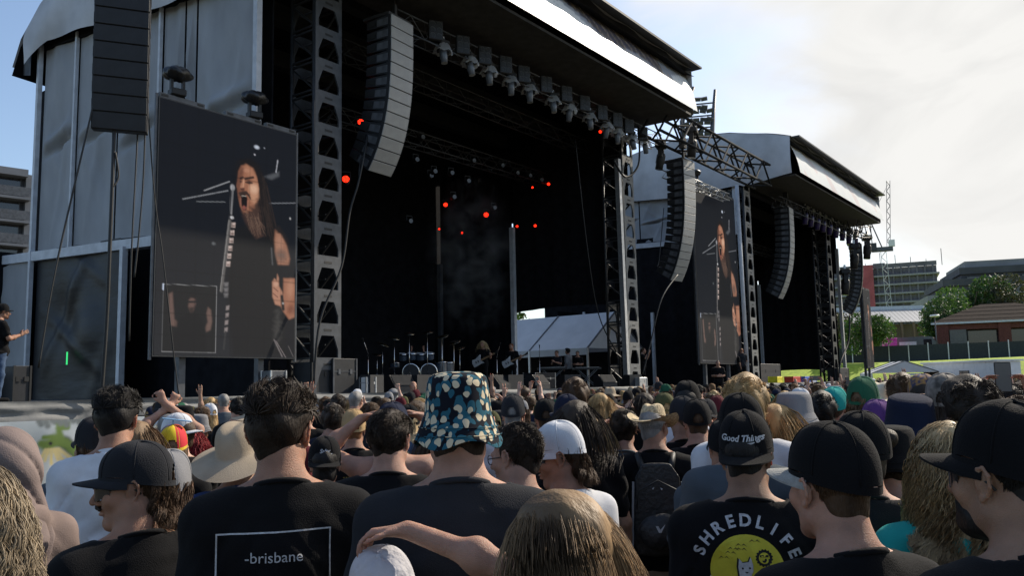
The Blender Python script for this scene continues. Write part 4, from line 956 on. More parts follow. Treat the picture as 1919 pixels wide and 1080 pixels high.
# long low hall with a ribbed metal roof
def hall():
    D = 165; a = onD(1590, D); b = onD(1790, D + 6); d = b - a; L = d.length; ang = math.atan2(d.y, d.x)
    t = empty('long_hall', (a + b) / 2, ang, 'long hall with ribbed grey metal roof behind the trees', 'building')
    zt = zof(1690, 574, D) - TZ; ze = zof(1690, 603, D) - TZ
    obj('wall', MB().box((-L / 2, 0, 0), (L / 2, 9, ze - .3)).mesh('wall'), mat('brown_hall_wall', (.14, .10, .08)), t)
    n = 26
    for i in range(n):
        x0 = -L / 2 - .5 + (L + 1) * i / n; x1 = x0 + (L + 1) / n - .06
        obj('roof_sheet', MB().add([(x0, -2.2, ze), (x1, -2.2, ze), (x1, 4, zt), (x0, 4, zt)], [(0, 1, 2, 3)]).mesh('roof_sheet'), mat('grey_metal_roof', (.33, .34, .36), rough=.4, metal=.3), t)
    obj('ridge_band', MB().box((-L / 2 - .5, 3.9, zt - .3), (L / 2 + .5, 4.6, zt + .6)).mesh('ridge_band'), M_beam, t)
    for i in range(9):
        x = -L / 2 + L * (i + .5) / 9; obj('post', MB().bar((x, -1.8, 0), (x, -1.8, ze - .1), .35).mesh('post'), mat('brown_post', (.16, .10, .07)), t)
        w = obj('window', MB().box((x - .9, -.05, 2.2), (x + .9, -.01, 4.4)).mesh('window'), M_beam, t); obj('pane', MB().box((x - .8, -.09, 2.3), (x + .8, -.06, 4.3)).mesh('pane'), M_glass, w)
hall()
# stepped dark office building at the right edge
def stepped():
    D = 205; c = onD(1922, D); ang = rad(heading(1922) - 90 + 14)
    t = empty('stepped_building', c, ang, 'dark stepped office building above the trees at right', 'building')
    m1 = mat('dark_concrete', (.075, .075, .08), rough=.8, var=.2, scale=.4); m2 = mat('light_concrete_band', (.24, .24, .24), rough=.8, scale=.4)
    lv = [(-17.5, 552, 575), (-14.2, 522, 548), (-10.6, 500, 522), (-9.2, 487, 498)]
    z0 = 0
    for i, (x, yt, yb) in enumerate(lv):
        zt = zof(1880, yt, D) - TZ
        obj('storey', MB().box((x, -4 + i * 1.5, z0), (30, 20, zt - 1.4)).mesh('storey'), m1, t)
        obj('parapet', MB().box((x - .4, -4.6 + i * 1.5, zt - 1.4), (30, 20, zt)).mesh('parapet'), m2 if i in (0, 3) else m1, t)
        for k in range(9): 
            w = obj('window', MB().box((x + 1 + k * 3.4, -4.1 + i * 1.5, zt - 3.6), (x + 3.9 + k * 3.4, -4.02 + i * 1.5, zt - 1.9)).mesh('window'), M_steel, t)
            obj('pane', MB().box((x + 1.1 + k * 3.4, -4.16 + i * 1.5, zt - 3.5), (x + 3.8 + k * 3.4, -4.12 + i * 1.5, zt - 2.0)).mesh('pane'), M_glass, w)
        z0 = zt - 1.4
stepped()
# tower block under construction, and its crane
def construction():
    D = 300; c = onD(1652, D, 0); ang = rad(heading(1652) - 90)
    t = empty('unfinished_tower_block', c, ang, 'tower block under construction with netted floors behind the crane', 'building')
    zt = zof(1690, 505, D); ppm = FPX / D
    xl, xr = (1560 - 1652) / ppm * 1.06, (1743 - 1652) / ppm * 1.05
    nb = mat('blue_scaffold_net', (.15, .145, .165), rough=.9, var=.25, scale=.3); sb = mat('concrete_slab', (.30, .30, .31), spec=.1); rn = mat('red_scaffold_net', (.42, .10, .11), rough=.8, var=.2, scale=.3)  # net lightened and slab darkened, putting distance haze into their colours
    n = 13; fh = zt / n
    for i in range(n):
        obj('floor_slab', MB().box((xl - .6, -7.0, i * fh), (xr + .6, 8, i * fh + .55)).mesh('floor_slab'), sb, t)
        obj('floor_net', MB().box((xl + .1, -5.7, i * fh + .36), (xr - .1, 7, (i + 1) * fh - .02)).mesh('floor_net'), nb, t)
    for k in range(16):
        xk = xl + (xr - xl) * (k + .5) / 16; obj('column', MB().box((xk - .25, -6.5, 0), (xk + .25, -6.0, zt)).mesh('column'), nb, t)
    obj('edge_screen', MB().box((xl, -6.1, zt), (xr, -6, zt + 1.4)).mesh('edge_screen'), nb, t)
    x0, x1 = (1628 - 1652) / ppm, (1650 - 1652) / ppm
    obj('red_net', MB().box((x0, -7.5, 8), (x1, -7.1, zt + 1.2)).mesh('red_net'), rn, t)
    obj('lift_core', MB().box((x1 + .1, -5.5, zt), (x1 + 3.6, -1, zt + 1.8)).mesh('lift_core'), nb, t)
    for k in range(6): obj('site_mast', MB().bar((x0 + 2 + k * 4.4, -5, zt), (x0 + 2 + k * 4.4, -5, zt + 2.2 + (k * 7 % 4)), .18).mesh('site_mast'), M_steel, t)
construction()
def crane():
    D = 285; b = onD(1680, D, 0); top = atD(1669, 470, D); tip = atD(1676, 338, D)
    t = empty('tower_crane', b, rad(heading(1680) - 90), 'pale lattice luffing crane standing before the tower block', 'crane')
    zc = top.z; M = t.matrix_world
    pale = mat('pale_crane_steel', (.55, .55, .54), rough=.5); r = 1.0
    def lat(a, b, w, seg, nm, m):
        a = Vector(a); b = Vector(b); L = (b - a).length; q = (b - a).to_track_quat('Z', 'Y').to_matrix().to_4x4()
        for s, u in ((-1, -1), (-1, 1), (1, -1), (1, 1)):
            obj(nm + '_chord', MB().bar((s * w / 2, u * w / 2, 0), (s * w / 2, u * w / 2, L), .14).mesh(nm + '_chord'), m, t, mtx=Matrix.Translation(a) @ q)
        for s in (-1, 1):
            obj(nm + '_lacing', MB().tube(zig(L, w, 0, seg, s * w / 2), .06, 4).mesh(nm + '_lacing'), m, t, mtx=Matrix.Translation(a) @ q)
            obj(nm + '_lacing', MB().tube(zig(L, w, 1, seg, s * w / 2), .06, 4).mesh(nm + '_lacing'), m, t, mtx=Matrix.Translation(a) @ q)
    lat((0, 0, 0), (-1.2, 0, zc), 1.5, 1.8, 'mast', pale)
    obj('slewing_deck', MB().box((-4.5, -1.3, zc), (1.6, 1.3, zc + 1.2)).mesh('slewing_deck'), M_greysteel, t)
    obj('counterweight', MB().box((-5.4, -1.5, zc + .2), (-3.0, 1.5, zc + 2.6)).mesh('counterweight'), M_steel, t)
    obj('operator_cab', MB().box((.4, -1.5, zc + 1.2), (2.2, -.2, zc + 3.2)).mesh('operator_cab'), M_white, t)
    dz = tip.z - zc
    lat((.4, 0, zc + 1.5), (1.6, 0, zc + dz), 1.0, 1.6, 'jib', M_greysteel)
    obj('a_frame', MB().bar((-1.5, 0, zc + 1.2), (-4.4, 0, zc + 10), .35).bar((-4.4, 0, zc + 10), (-4.2, 0, zc + 1.2), .25).mesh('a_frame'), M_steel, t)
    obj('pendant_line', MB().tube([(-4.4, 0, zc + 10), (1.5, 0, zc + dz - 1)], .05, 4).mesh('pendant_line'), M_steel, t)
crane()
# stadium floodlight mast behind the stages
def floodmast():
    D = 150; t0 = onD(1340, D, 0); t = empty('floodlight_mast', t0, rad(heading(1340) - 90), 'stadium floodlight mast with rows of lamps above the bridge truss', 'floodlight mast')
    ppm = FPX / D; X = lambda px: (px - 1340) / ppm; zt = zof(1365, 165, D)
    obj('mast_pole', MB().tube([(X(1352), 0, 0), (X(1354), 0, zof(1354, 262, D)), (X(1365), 0, zt)], [.5, .45, .25], 8).mesh('mast_pole'), M_greysteel, t)
    obj('mast_pole', MB().tube([(X(1300), 0, 0), (X(1302), 0, zof(1302, 225, D)), (X(1326), 0, zof(1326, 160, D))], [.5, .45, .25], 8).mesh('mast_pole'), M_greysteel, t)
    lamp = MB().box((-.55, -.35, -.3), (.55, .2, .3), Matrix.Rotation(rad(35), 4, 'X')).mesh('floodlight')
    for py, xs in ((192, (1332, 1344)), (215, (1316, 1328, 1341, 1353)), (237, (1309, 1322, 1335, 1348)), (258, (1322, 1334, 1347))):
        z = zof(1340, py, D)
        obj('cross_bar', MB().bar((X(min(xs) - 5), 0, z), (X(1360), 0, z), .22).mesh('cross_bar'), M_greysteel, t)
        for x in xs:
            for dz in (.75, -.75): obj('floodlight', lamp, M_greysteel, t, loc=(X(x), -.4, z + dz), rot=(0, rnd.uniform(-.3, .3), 0))
floodmast()
# apartment block at far left
def apartments():
    D = 95; c = onD(-20, D, 0); t = empty('apartment_block', c, rad(heading(-20) - 90 + 12), 'grey apartment block with balconies at the far left edge', 'building')
    ppm = FPX / D; xr = (46 + 20) / ppm; zt = zof(20, 332, D)
    m1 = mat('grey_render_wall', (.16, .17, .19), rough=.8, scale=.5); m2 = mat('dark_recess', (.05, .052, .06))
    obj('wall', MB().box((-14, 0, 0), (xr - 1.6, 10, zt)).mesh('wall'), m2, t)
    obj('end_wall', MB().box((xr - 1.7, -.6, 0), (xr, 10, zt + .4)).mesh('end_wall'), m1, t)
    obj('roof_slab', MB().box((-14.2, -1.4, zt), (xr - 1.72, 10, zt + .7)).mesh('roof_slab'), m1, t)
    n = 10; fh = zt / n
    for i in range(1, n):
        for k in range(3):
            x0 = -10 + k * 4.3
            b = obj('balcony', MB().box((x0, -1.5, i * fh), (x0 + 3.9, 0, i * fh + .25)).mesh('balcony'), m1, t)
            obj('railing', MB().box((x0, -1.5, i * fh + .3), (x0 + 3.9, -1.46, i * fh + 1.2)).mesh('railing'), M_greysteel, b)
            w = obj('window', MB().box((x0 + .4, -.08, i * fh + .3), (x0 + 3.3, -.02, i * fh + 2.3)).mesh('window'), M_greysteel, t); obj('pane', MB().box((x0 + .5, -.12, i * fh + .4), (x0 + 3.2, -.09, i * fh + 2.2)).mesh('pane'), M_glass, w)
apartments()
# trees on the terrace
tree(onD(1627, 112), zof(1627, 580, 112) - TZ, 2.7, 2.9, 'round bright green tree right of the far speaker array', 1, M_leafs[0], 5200, .17)
tree(onD(1795, 138), zof(1795, 548, 138) - TZ, 4.6, 4.6, 'tall green tree left of the brick pavilion roof', 2, M_leafs[0], 5200, .24)
tree(onD(1762, 130), zof(1762, 560, 130) - TZ, 3.0, 3.6, 'leaning green tree behind the oval street lamp', 3, M_leafs[1], 3600, .22)
tree(onD(1832, 150), zof(1832, 524, 150) - TZ, 4.8, 5.0, 'highest green tree below the stepped building', 4, M_leafs[0], 5200, .25)
tree(onD(1870, 150), zof(1870, 545, 150) - TZ, 4.6, 4.6, 'pale green tree behind the pavilion ridge', 5, M_leafs[1], 4200, .25)
tree(onD(1912, 148), zof(1912, 530, 148) - TZ, 4.4, 5.0, 'dark olive tree at the right picture edge', 6, M_leafs[2], 4600, .24)
tree(onD(1575, 150), zof(1575, 590, 150) - TZ, 3.2, 3.2, 'tree glimpsed behind the far stage tower', 8, M_leafs[2], 2600, .22)
# oval street lamps, pink booth, parked van, hedge people
def lamp(px, py, D, label):
    b = onD(px, D); z = zof(px, py, D) - TZ; t = empty('street_lamp', b, 0, label, 'street lamp', 'oval street lamps on the terrace')
    obj('pole', MB().tube([(0, 0, 0), (0, 0, z)], .07, 6).mesh('pole'), M_greysteel, t)
    obj('lamp_disc', MB().lathe([(.001, .18), (.5, .14), (.62, 0), (.5, -.12), (.001, -.16)], 18, Matrix.Translation((0, 0, z))).mesh('lamp_disc'), M_white, t)
lamp(1760, 592, 120, 'white oval street lamp in front of the leaning tree'); lamp(1666, 604, 120, 'white oval street lamp in front of the long hall')
def booth():
    b = onD(1671, 119); t = empty('portable_booth', b, rad(heading(1671) - 90 + 15), 'bright pink booth standing behind the fence', 'booth')
    mp_ = mat('pink_booth_panel', (.75, .06, .42), rough=.5); H = zof(1671, 634, 119) - TZ
    obj('body', MB().box((-.75, -.6, 0), (.75, .6, H - .25), bev=.04).mesh('body'), mp_, t)
    obj('roof', MB().box((-.8, -.65, H - .24), (.8, .65, H), bev=.06).mesh('roof'), mp_, t)
    d = obj('door', MB().box((-.5, -.64, .1), (.5, -.605, H - .5)).mesh('door'), mp_, t); obj('handle', MB().box((.36, -.67, 1.6), (.44, -.645, 1.9)).mesh('handle'), M_white, d)
booth()
def van():
    b = onD(1724, 122); t = empty('parked_van', b, rad(heading(1724) - 90 - 8), 'grey parked van with pale lettering panel behind the fence', 'van')
    H = zof(1724, 632, 122) - TZ; body = mat('van_paint', (.10, .11, .115), rough=.35, spec=.6); s = H / 2.6
    M = Matrix(((1, 0, 0, 0), (0, 0, 1, 0), (0, 1, 0, 0), (0, 0, 0, 1)))
    pr = [(-2.6, .4), (2.9, .4), (2.95, 1.2), (2.2, 1.5), (1.6, 2.5), (1.2, 2.6), (-2.5, 2.6), (-2.65, 2.3)]
    obj('body', MB().prism([(x * s, z * s) for x, z in pr], -1.0, 1.0, M).mesh('body'), body, t)
    for x in (-1.7, 1.8):
        w = obj('wheel', MB().lathe([(.001, -.12), (.42 * s, -.12), (.42 * s, .12), (.001, .12)], 16, Matrix.Translation((x * s, -.95, .42 * s)) @ Matrix.Rotation(rad(90), 4, 'X')).mesh('wheel'), M_rub, t)
    obj('windscreen', MB().add([(2.16 * s, -.9, 1.56 * s), (2.16 * s, .9, 1.56 * s), (1.68 * s, .9, 2.44 * s), (1.68 * s, -.9, 2.44 * s)], [(0, 1, 2, 3)]).mesh('windscreen'), M_glass, t, loc=(.03, 0, .02))
    obj('side_window', MB().box((.7 * s, -1.02, 1.6 * s), (1.5 * s, -1.005, 2.3 * s)).mesh('side_window'), M_glass, t)
    obj('lettering_panel', MB().box((-1.7 * s, -1.02, 1.0 * s), (.0, -1.004, 2.1 * s)).mesh('lettering_panel'), M_beam, t)
van()
# mast pole beyond the frame's right edge

# ================================================================== PEOPLE: implicit surfaces, one continuous skin per body
class Field:
    def __init__(s, lo, hi, h, dense=None):
        """dense: per axis an interval (a, b) that is sampled at dense[3] instead of h"""
        s.lo = np.array(lo, float); s.h = h; s.ax = []
        for i in range(3):
            if dense and dense[i]:
                a, b = dense[i]; hf = dense[3]; a = max(a, lo[i]); b = min(b, hi[i])
                q = [np.arange(lo[i], a, h), np.arange(a, b, hf), np.arange(b, hi[i] + h, h)]; s.ax.append(np.concatenate(q).astype(np.float32))
            else: s.ax.append((lo[i] + h * np.arange(int(math.ceil((hi[i] - lo[i]) / h)) + 1)).astype(np.float32))
        s.n = np.array([len(a) for a in s.ax]); s.F = np.full(s.n, .12, np.float32)
        s.T = None                       # optional transform (world <- local) for grouped primitives
    def _sub(s, c, r):
        c = np.asarray(c, float); lo = c - r; hi = c + r; a = np.array([max(0, np.searchsorted(s.ax[i], lo[i]) - 1) for i in range(3)]); b = np.array([min(s.n[i], np.searchsorted(s.ax[i], hi[i]) + 1) for i in range(3)])
        if np.any(b <= a): return None, None
        sl = tuple(slice(a[i], b[i]) for i in range(3))
        X, Y, Z = np.meshgrid(s.ax[0][sl[0]], s.ax[1][sl[1]], s.ax[2][sl[2]], indexing='ij')
        return sl, (X, Y, Z)
    def _loc(s, P):
        if s.T is None: return P
        R, o = s.T; X, Y, Z = (P[i] - o[i] for i in range(3))
        return tuple(R[0, i] * X + R[1, i] * Y + R[2, i] * Z for i in range(3))
    def _w(s, p):
        if s.T is None: return np.array(p, float)
        R, o = s.T; return R @ np.array(p, float) + o
    def put(s, sl, d, k, sub=False):
        a = s.F[sl]
        if sub:
            d = -d; h = np.maximum(k - np.abs(a - d), 0) / k; s.F[sl] = np.maximum(a, d) + h * h * k * .25
        else:
            h = np.maximum(k - np.abs(a - d), 0) / k; s.F[sl] = np.minimum(a, d) - h * h * k * .25
    def ell(s, c, r, k=.02, sub=False, rot=None):
        c = np.array(c, float); r = np.array(r, float); sl, P = s._sub(s._w(c), max(r) + k + .03)
        if sl is None: return
        X, Y, Z = s._loc(P); X = X - c[0]; Y = Y - c[1]; Z = Z - c[2]
        if rot is not None:
            R = np.array(Euler([rad(a) for a in rot]).to_matrix()); X, Y, Z = (R[0, i] * X + R[1, i] * Y + R[2, i] * Z for i in range(3))
        q = np.sqrt((X / r[0]) ** 2 + (Y / r[1]) ** 2 + (Z / r[2]) ** 2); q2 = np.sqrt((X / r[0] ** 2) ** 2 + (Y / r[1] ** 2) ** 2 + (Z / r[2] ** 2) ** 2) + 1e-9
        s.put(sl, q * (q - 1) / q2, k, sub)
    def cap(s, a, b, ra, rb, k=.02, sub=False, flat=1.):
        a = np.array(a, float); b = np.array(b, float); c = (a + b) / 2; sl, P = s._sub(s._w(c), np.linalg.norm(b - a) / 2 + max(ra, rb) * max(1, flat) + k + .03)
        if sl is None: return
        X, Y, Z = s._loc(P); d = b - a; L = d @ d + 1e-12
        t = np.clip(((X - a[0]) * d[0] + (Y - a[1]) * d[1] + (Z - a[2]) * d[2]) / L, 0, 1)
        q = np.sqrt((X - a[0] - t * d[0]) ** 2 + (Y - a[1] - t * d[1]) ** 2 + (Z - a[2] - t * d[2]) ** 2)
        s.put(sl, q - (ra + (rb - ra) * t), k, sub)
    def loft(s, sec, k=.03, infl=0.):
        sec = np.array(sec, float)
        z0, z1 = sec[0, 0], sec[-1, 0]; w = sec[:, 1].max() + .06; d = sec[:, 2].max() + .08
        sl, P = s._sub(np.array((0, 0, (z0 + z1) / 2)), np.array((w, d, (z1 - z0) / 2 + .06)))
        if sl is None: return
        X, Y, Z = P; zc = np.clip(Z, z0, z1)
        hw = np.interp(zc, sec[:, 0], sec[:, 1]) + infl; hd = np.interp(zc, sec[:, 0], sec[:, 2]) + infl; yc = np.interp(zc, sec[:, 0], sec[:, 3])
        q = (np.abs(X / hw) ** 2.5 + np.abs((Y - yc) / hd) ** 2.5 + 1e-9) ** .4
        dd = (q - 1) * np.minimum(hw, hd); dz = np.abs(Z - zc); dd = np.where(dz > 0, np.sqrt(np.maximum(dd, 0) ** 2 + dz ** 2), dd)
        s.put(sl, dd, k)
    def clip(s, nrm, off):               # keep where n.p < off
        X, Y, Z = np.meshgrid(*s.ax, indexing='ij', sparse=True); s.F = np.maximum(s.F, nrm[0] * X + nrm[1] * Y + nrm[2] * Z - off).astype(np.float32)
    def noise(s, fn):
        X, Y, Z = np.meshgrid(*s.ax, indexing='ij', sparse=True); s.F = (s.F + fn(X, Y, Z)).astype(np.float32)
    def mesh(s, name):
        F = s.F; F[0] = F[-1] = .1; F[:, 0] = F[:, -1] = .1; F[:, :, 0] = F[:, :, -1] = .1
        S = F < 0; n = np.array(F.shape) - 1
        cnt = sum(S[i:n[0] + i, j:n[1] + j, k:n[2] + k].astype(np.int8) for i in (0, 1) for j in (0, 1) for k in (0, 1))
        idx = np.argwhere((cnt > 0) & (cnt < 8))
        vid = np.full(n, -1, np.int32); vid[tuple(idx.T)] = np.arange(len(idx))
        acc = np.zeros((len(idx), 3)); num = np.zeros(len(idx))
        cs = [(i, j, k) for i in (0, 1) for j in (0, 1) for k in (0, 1)]
        for a in cs:
            for ax in range(3):
                if a[ax]: continue
                b = list(a); b[ax] = 1
                fa = F[tuple((idx + a).T)]; fb = F[tuple((idx + b).T)]; m = (fa < 0) != (fb < 0)
                t = np.where(m, fa / np.where(m, fa - fb, 1), 0); p = np.array(a, float) + np.zeros((len(idx), 3)); p[:, ax] += t
                acc += p * m[:, None]; num += m
        fr = acc / num[:, None]; V = np.stack([s.ax[i][idx[:, i]] * (1 - fr[:, i]) + s.ax[i][idx[:, i] + 1] * fr[:, i] for i in range(3)], 1); Qs = []
        for ax in range(3):
            u, v = [(1, 2), (2, 0), (0, 1)][ax]
            A = [slice(None)] * 3; B_ = [slice(None)] * 3; A[ax] = slice(0, -1); B_[ax] = slice(1, None)
            d = S[tuple(A)] != S[tuple(B_)]; e = np.argwhere(d); e = e[(e[:, u] > 0) & (e[:, v] > 0) & (e[:, u] < n[u]) & (e[:, v] < n[v])]
            def cell(du, dv):
                q = e.copy(); q[:, u] += du; q[:, v] += dv; return vid[tuple(q.T)]
            q = np.stack([cell(-1, -1), cell(0, -1), cell(0, 0), cell(-1, 0)], 1)
            inside = S[tuple(A)][tuple(e.T)]; q[~inside] = q[~inside][:, ::-1]; Qs.append(q)
        Q = np.concatenate(Qs); Q = Q[(Q >= 0).all(1)]
        return V, Q

def rotm(yaw=0, pitch=0, roll=0):     # degrees; yaw + turns the face to the person's left
    return np.array((Matrix.Rotation(rad(yaw), 3, 'Z') @ Matrix.Rotation(rad(pitch), 3, 'X') @ Matrix.Rotation(rad(roll), 3, 'Y')))
HEAD0 = np.array((0, .035, 1.63))
def head_prims(f, female=False, face=True, ears=True, beard=0.):
    j = .9 if female else 1.
    f.ell((0, -.014, .030), (.0745, .097, .084), .02); f.ell((0, .028, -.032), (.060 * j, .064, .083), .03)
    for s in (-1, 1):
        f.cap((s * .052 * j, -.004, -.066), (s * .014, .066, -.106), .020, .018, .03); f.ell((s * .042, .060, -.028), (.024, .022, .024), .025)
    f.ell((0, .072, -.106), (.020, .016, .018), .02)
    if face:
        f.cap((-.034, .085, .016), (.034, .085, .016), .010, .010, .018)
        for s in (-1, 1):
            f.ell((s * .032, .104, -.004), (.019, .015, .012), .010, sub=True); f.ell((s * .0315, .080, -.004), (.013, .0125, .0115), .004)
            f.ell((s * .0115, .100, -.040), (.009, .010, .008), .008)
        f.cap((0, .094, .008), (0, .118, -.033), .0075, .0125, .010)
        f.ell((0, .092, -.060), (.024, .014, .0065), .008); f.ell((0, .090, -.073), (.021, .014, .0075), .006); f.ell((0, .106, -.0665), (.020, .010, .0014), .003, sub=True)
    if ears:
        for s in (-1, 1):
            f.ell((s * .080, -.011, -.008), (.006, .017, .028), .006, rot=(0, s * 10, s * -20))
            hx = [(.076, .006, -.020), (.080, .006, .004), (.086, -.003, .021), (.091, -.018, .025), (.093, -.030, .010), (.090, -.030, -.012), (.083, -.018, -.032), (.078, -.004, -.038)]
            for p0, p1 in zip(hx, hx[1:]): f.cap((s * p0[0], p0[1], p0[2]), (s * p1[0], p1[1], p1[2]), .0042, .0042, .004)
            f.ell((s * .078, -.004, -.037), (.0055, .008, .010), .005)
def hand(f, w, d, n, curl=.3, s=1., thumb=1., spread=.12):
    """palm and five fingers from the wrist w along d, palm facing n"""
    w = np.array(w, float); d = np.array(d, float); d /= np.linalg.norm(d); n = np.array(n, float); n -= d * (n @ d); n /= np.linalg.norm(n); x = np.cross(d, n) * thumb
    for k, o in enumerate((-.024, -.008, .008, .024)): f.cap(w + d * .012 + x * o * .6, w + d * .088 + x * o, .014 * s, .0125 * s, .016)
    for k, (o, L) in enumerate(((-.027, .064), (-.009, .076), (.0095, .080), (.0275, .070))):
        a = w + d * .090 + x * o; e = x * spread * (k - 1.5) * .35
        d1 = d * math.cos(curl) + n * math.sin(curl) + e; b = a + d1 * L * .5; d2 = d * math.cos(2.1 * curl) + n * math.sin(2.1 * curl) + e; c = b + d2 * L * .5
        f.cap(a, b, .0095 * s, .0088 * s, .005); f.cap(b, c, .0088 * s, .0072 * s, .004)
    a = w + d * .025 + x * .028; b = a + d * .034 + x * .026 + n * .012; c = b + d * .036 + x * .006 + n * .012
    f.cap(a, b, .014 * s, .0105 * s, .012); f.cap(b, c, .0105 * s, .0085 * s, .005)
TORSO = [(.82, .17, .115, -.01), (.90, .178, .125, -.012), (1.0, .160, .112, -.005), (1.1, .158, .110, .0), (1.2, .172, .116, .005), (1.3, .182, .116, .0), (1.37, .172, .102, -.01), (1.42, .12, .075, -.02), (1.46, .07, .058, -.025)]
TORSO_F = [(.82, .175, .12, -.01), (.90, .180, .13, -.012), (1.0, .145, .10, -.005), (1.1, .138, .098, .0), (1.2, .150, .118, .015), (1.3, .152, .108, .0), (1.37, .148, .092, -.01), (1.42, .105, .070, -.02), (1.46, .06, .05, -.025)]
SHZ, SHX = 1.385, .185
POSES = {   # (elbow, wrist, hand dir, palm normal, curl) for right (+x) and left (-x, mirrored values given directly)
    'stand': [((.235, -.03, 1.10), (.235, .07, .87), (0, .25, -1), (-1, 0, 0), .35), ((-.235, -.03, 1.10), (-.235, .07, .87), (0, .25, -1), (1, 0, 0), .35)],
    'folded': [((.235, .0, 1.12), (.03, .21, 1.13), (-1, .1, .1), (0, -1, 0), .4), ((-.235, .0, 1.12), (-.03, .24, 1.09), (1, .1, .1), (0, -1, 0), .4)],
    'phone': [((.25, .14, 1.27), (.10, .30, 1.55), (-.15, .2, 1), (-.9, -.3, 0), .75), ((-.25, .14, 1.27), (-.10, .30, 1.55), (.15, .2, 1), (.9, -.3, 0), .75)],
    'phone_high': [((.23, .17, 1.47), (.11, .30, 1.75), (-.2, .1, 1), (-.9, -.3, 0), .75), ((-.23, .17, 1.47), (-.11, .30, 1.75), (.2, .1, 1), (.9, -.3, 0), .75)],
    'arm_up': [((.26, .06, 1.62), (.24, .10, 1.87), (0, .08, 1), (0, 1, 0), .15), ((-.235, -.03, 1.10), (-.235, .07, .87), (0, .25, -1), (1, 0, 0), .35)],
    'fist_up': [((.27, .07, 1.60), (.22, .13, 1.84), (-.05, .12, 1), (0, 1, -.1), 1.25), ((-.235, -.03, 1.10), (-.235, .07, .87), (0, .25, -1), (1, 0, 0), .35)],
    'arms_up': [((.30, .06, 1.60), (.26, .10, 1.86), (.05, .08, 1), (0, 1, 0), .2), ((-.30, .06, 1.60), (-.26, .10, 1.86), (-.05, .08, 1), (0, 1, 0), .2)],
    'on_head': [((.37, .10, 1.53), (.17, .12, 1.70), (-1, .0, .30), (0, -.3, -1), .25), ((-.37, .10, 1.53), (-.17, .12, 1.70), (1, .0, .30), (0, -.3, -1), .25)],
    'shade_eyes': [((.36, .12, 1.47), (.17, .16, 1.66), (-1, .25, .2), (0, -.2, -1), .1), ((-.235, -.03, 1.10), (-.235, .07, .87), (0, .25, -1), (1, 0, 0), .35)],
    'crossed_up': [((.24, .08, 1.62), (-.02, .12, 1.84), (-.45, .05, 1), (0, 1, 0), 1.2), ((-.24, .08, 1.60), (.03, .15, 1.82), (.5, .05, 1), (0, 1, 0), 1.2)],
    'clap': [((.25, .08, 1.13), (.045, .33, 1.22), (-.1, .8, .5), (-1, 0, 0), .1), ((-.25, .08, 1.13), (-.045, .33, 1.22), (.1, .8, .5), (1, 0, 0), .1)],
    'guitar': [((.27, -.04, 1.13), (.12, .21, 1.03), (-.8, .1, -.5), (0, -1, 0), .5), ((-.33, .06, 1.14), (-.47, .28, 1.20), (-.1, .3, 1), (.5, -1, 0), 1.0)],
    'reach': [((.235, -.03, 1.10), (.235, .07, .87), (0, .25, -1), (-1, 0, 0), .35), ((-.30, .33, 1.27), (-.40, .58, 1.36), (-.35, 1, -.12), (.2, -.2, -1), .55)],
}
def arm_of(p, k): return POSES[p][k]
def body_mesh(pose='stand', female=False, yaw=0., pitch=0., h=.010, bulk=1., zmin=1.02, shorts=False, face=True, hd=1., dense=False):
    el = [a[0] for a in POSES[pose]] + [a[1] for a in POSES[pose]]
    xs = max(abs(e[0]) for e in el) + .16; ys = max(max(e[1] for e in el) + .16, .20); zt = max(max(e[2] for e in el) + .24, 1.80)
    zl = min(zmin, min(e[2] for e in el) - .24)
    f = Field((-xs, -.22, zl), (xs, ys, zt), h, ((-.105, .105), (-.11, .17), (1.47, 1.77), .0046) if dense else None); T = TORSO_F if female else TORSO
    T = [(z, w * bulk, d * bulk, y) for z, w, d, y in T]
    f.loft(T, .04)
    m = .88 if female else 1.; m *= .5 + .5 * bulk
    for s, (e, w, hdir, pn, curl) in zip((1, -1), POSES[pose]):
        sh = np.array((s * SHX * (.9 if female else 1) * (.4 + .6 * bulk), -.015, SHZ)); up = max(0, e[2] - 1.25)
        sh = sh + np.array((-s * .02, .0, .05)) * min(1, up / .3)
        f.cap((s * .03, -.030, 1.468), sh + (0, 0, .008), .050 * m, .056 * m, .05); f.cap(sh, e, .054 * m, .041 * m, .04); f.cap(np.array(e), w, .041 * m, .028 * m, .02)
        q = np.array(e) * .65 + np.array(w) * .35; f.ell(q, (.044 * m, .044 * m, .05), .03)
        hand(f, np.array(w), hdir, pn, curl, .95 * m, s)
    R = rotm(yaw, pitch)
    f.cap((0, -.025, 1.44), (0, -.004, 1.57), .062 * m, .054 * m, .04)
    f.T = (R * 1.0, HEAD0)
    head_prims(f, female, face); f.T = None
    f.cap((0, -.02, 1.50), HEAD0 + R @ np.array((0, -.025, -.05)), .054 * m, .050 * m, .03)
    f.clip((0, 0, -1), -zl - .0)
    V, Q = f.mesh('body'); me = arr_mesh('body', V, Q); return me
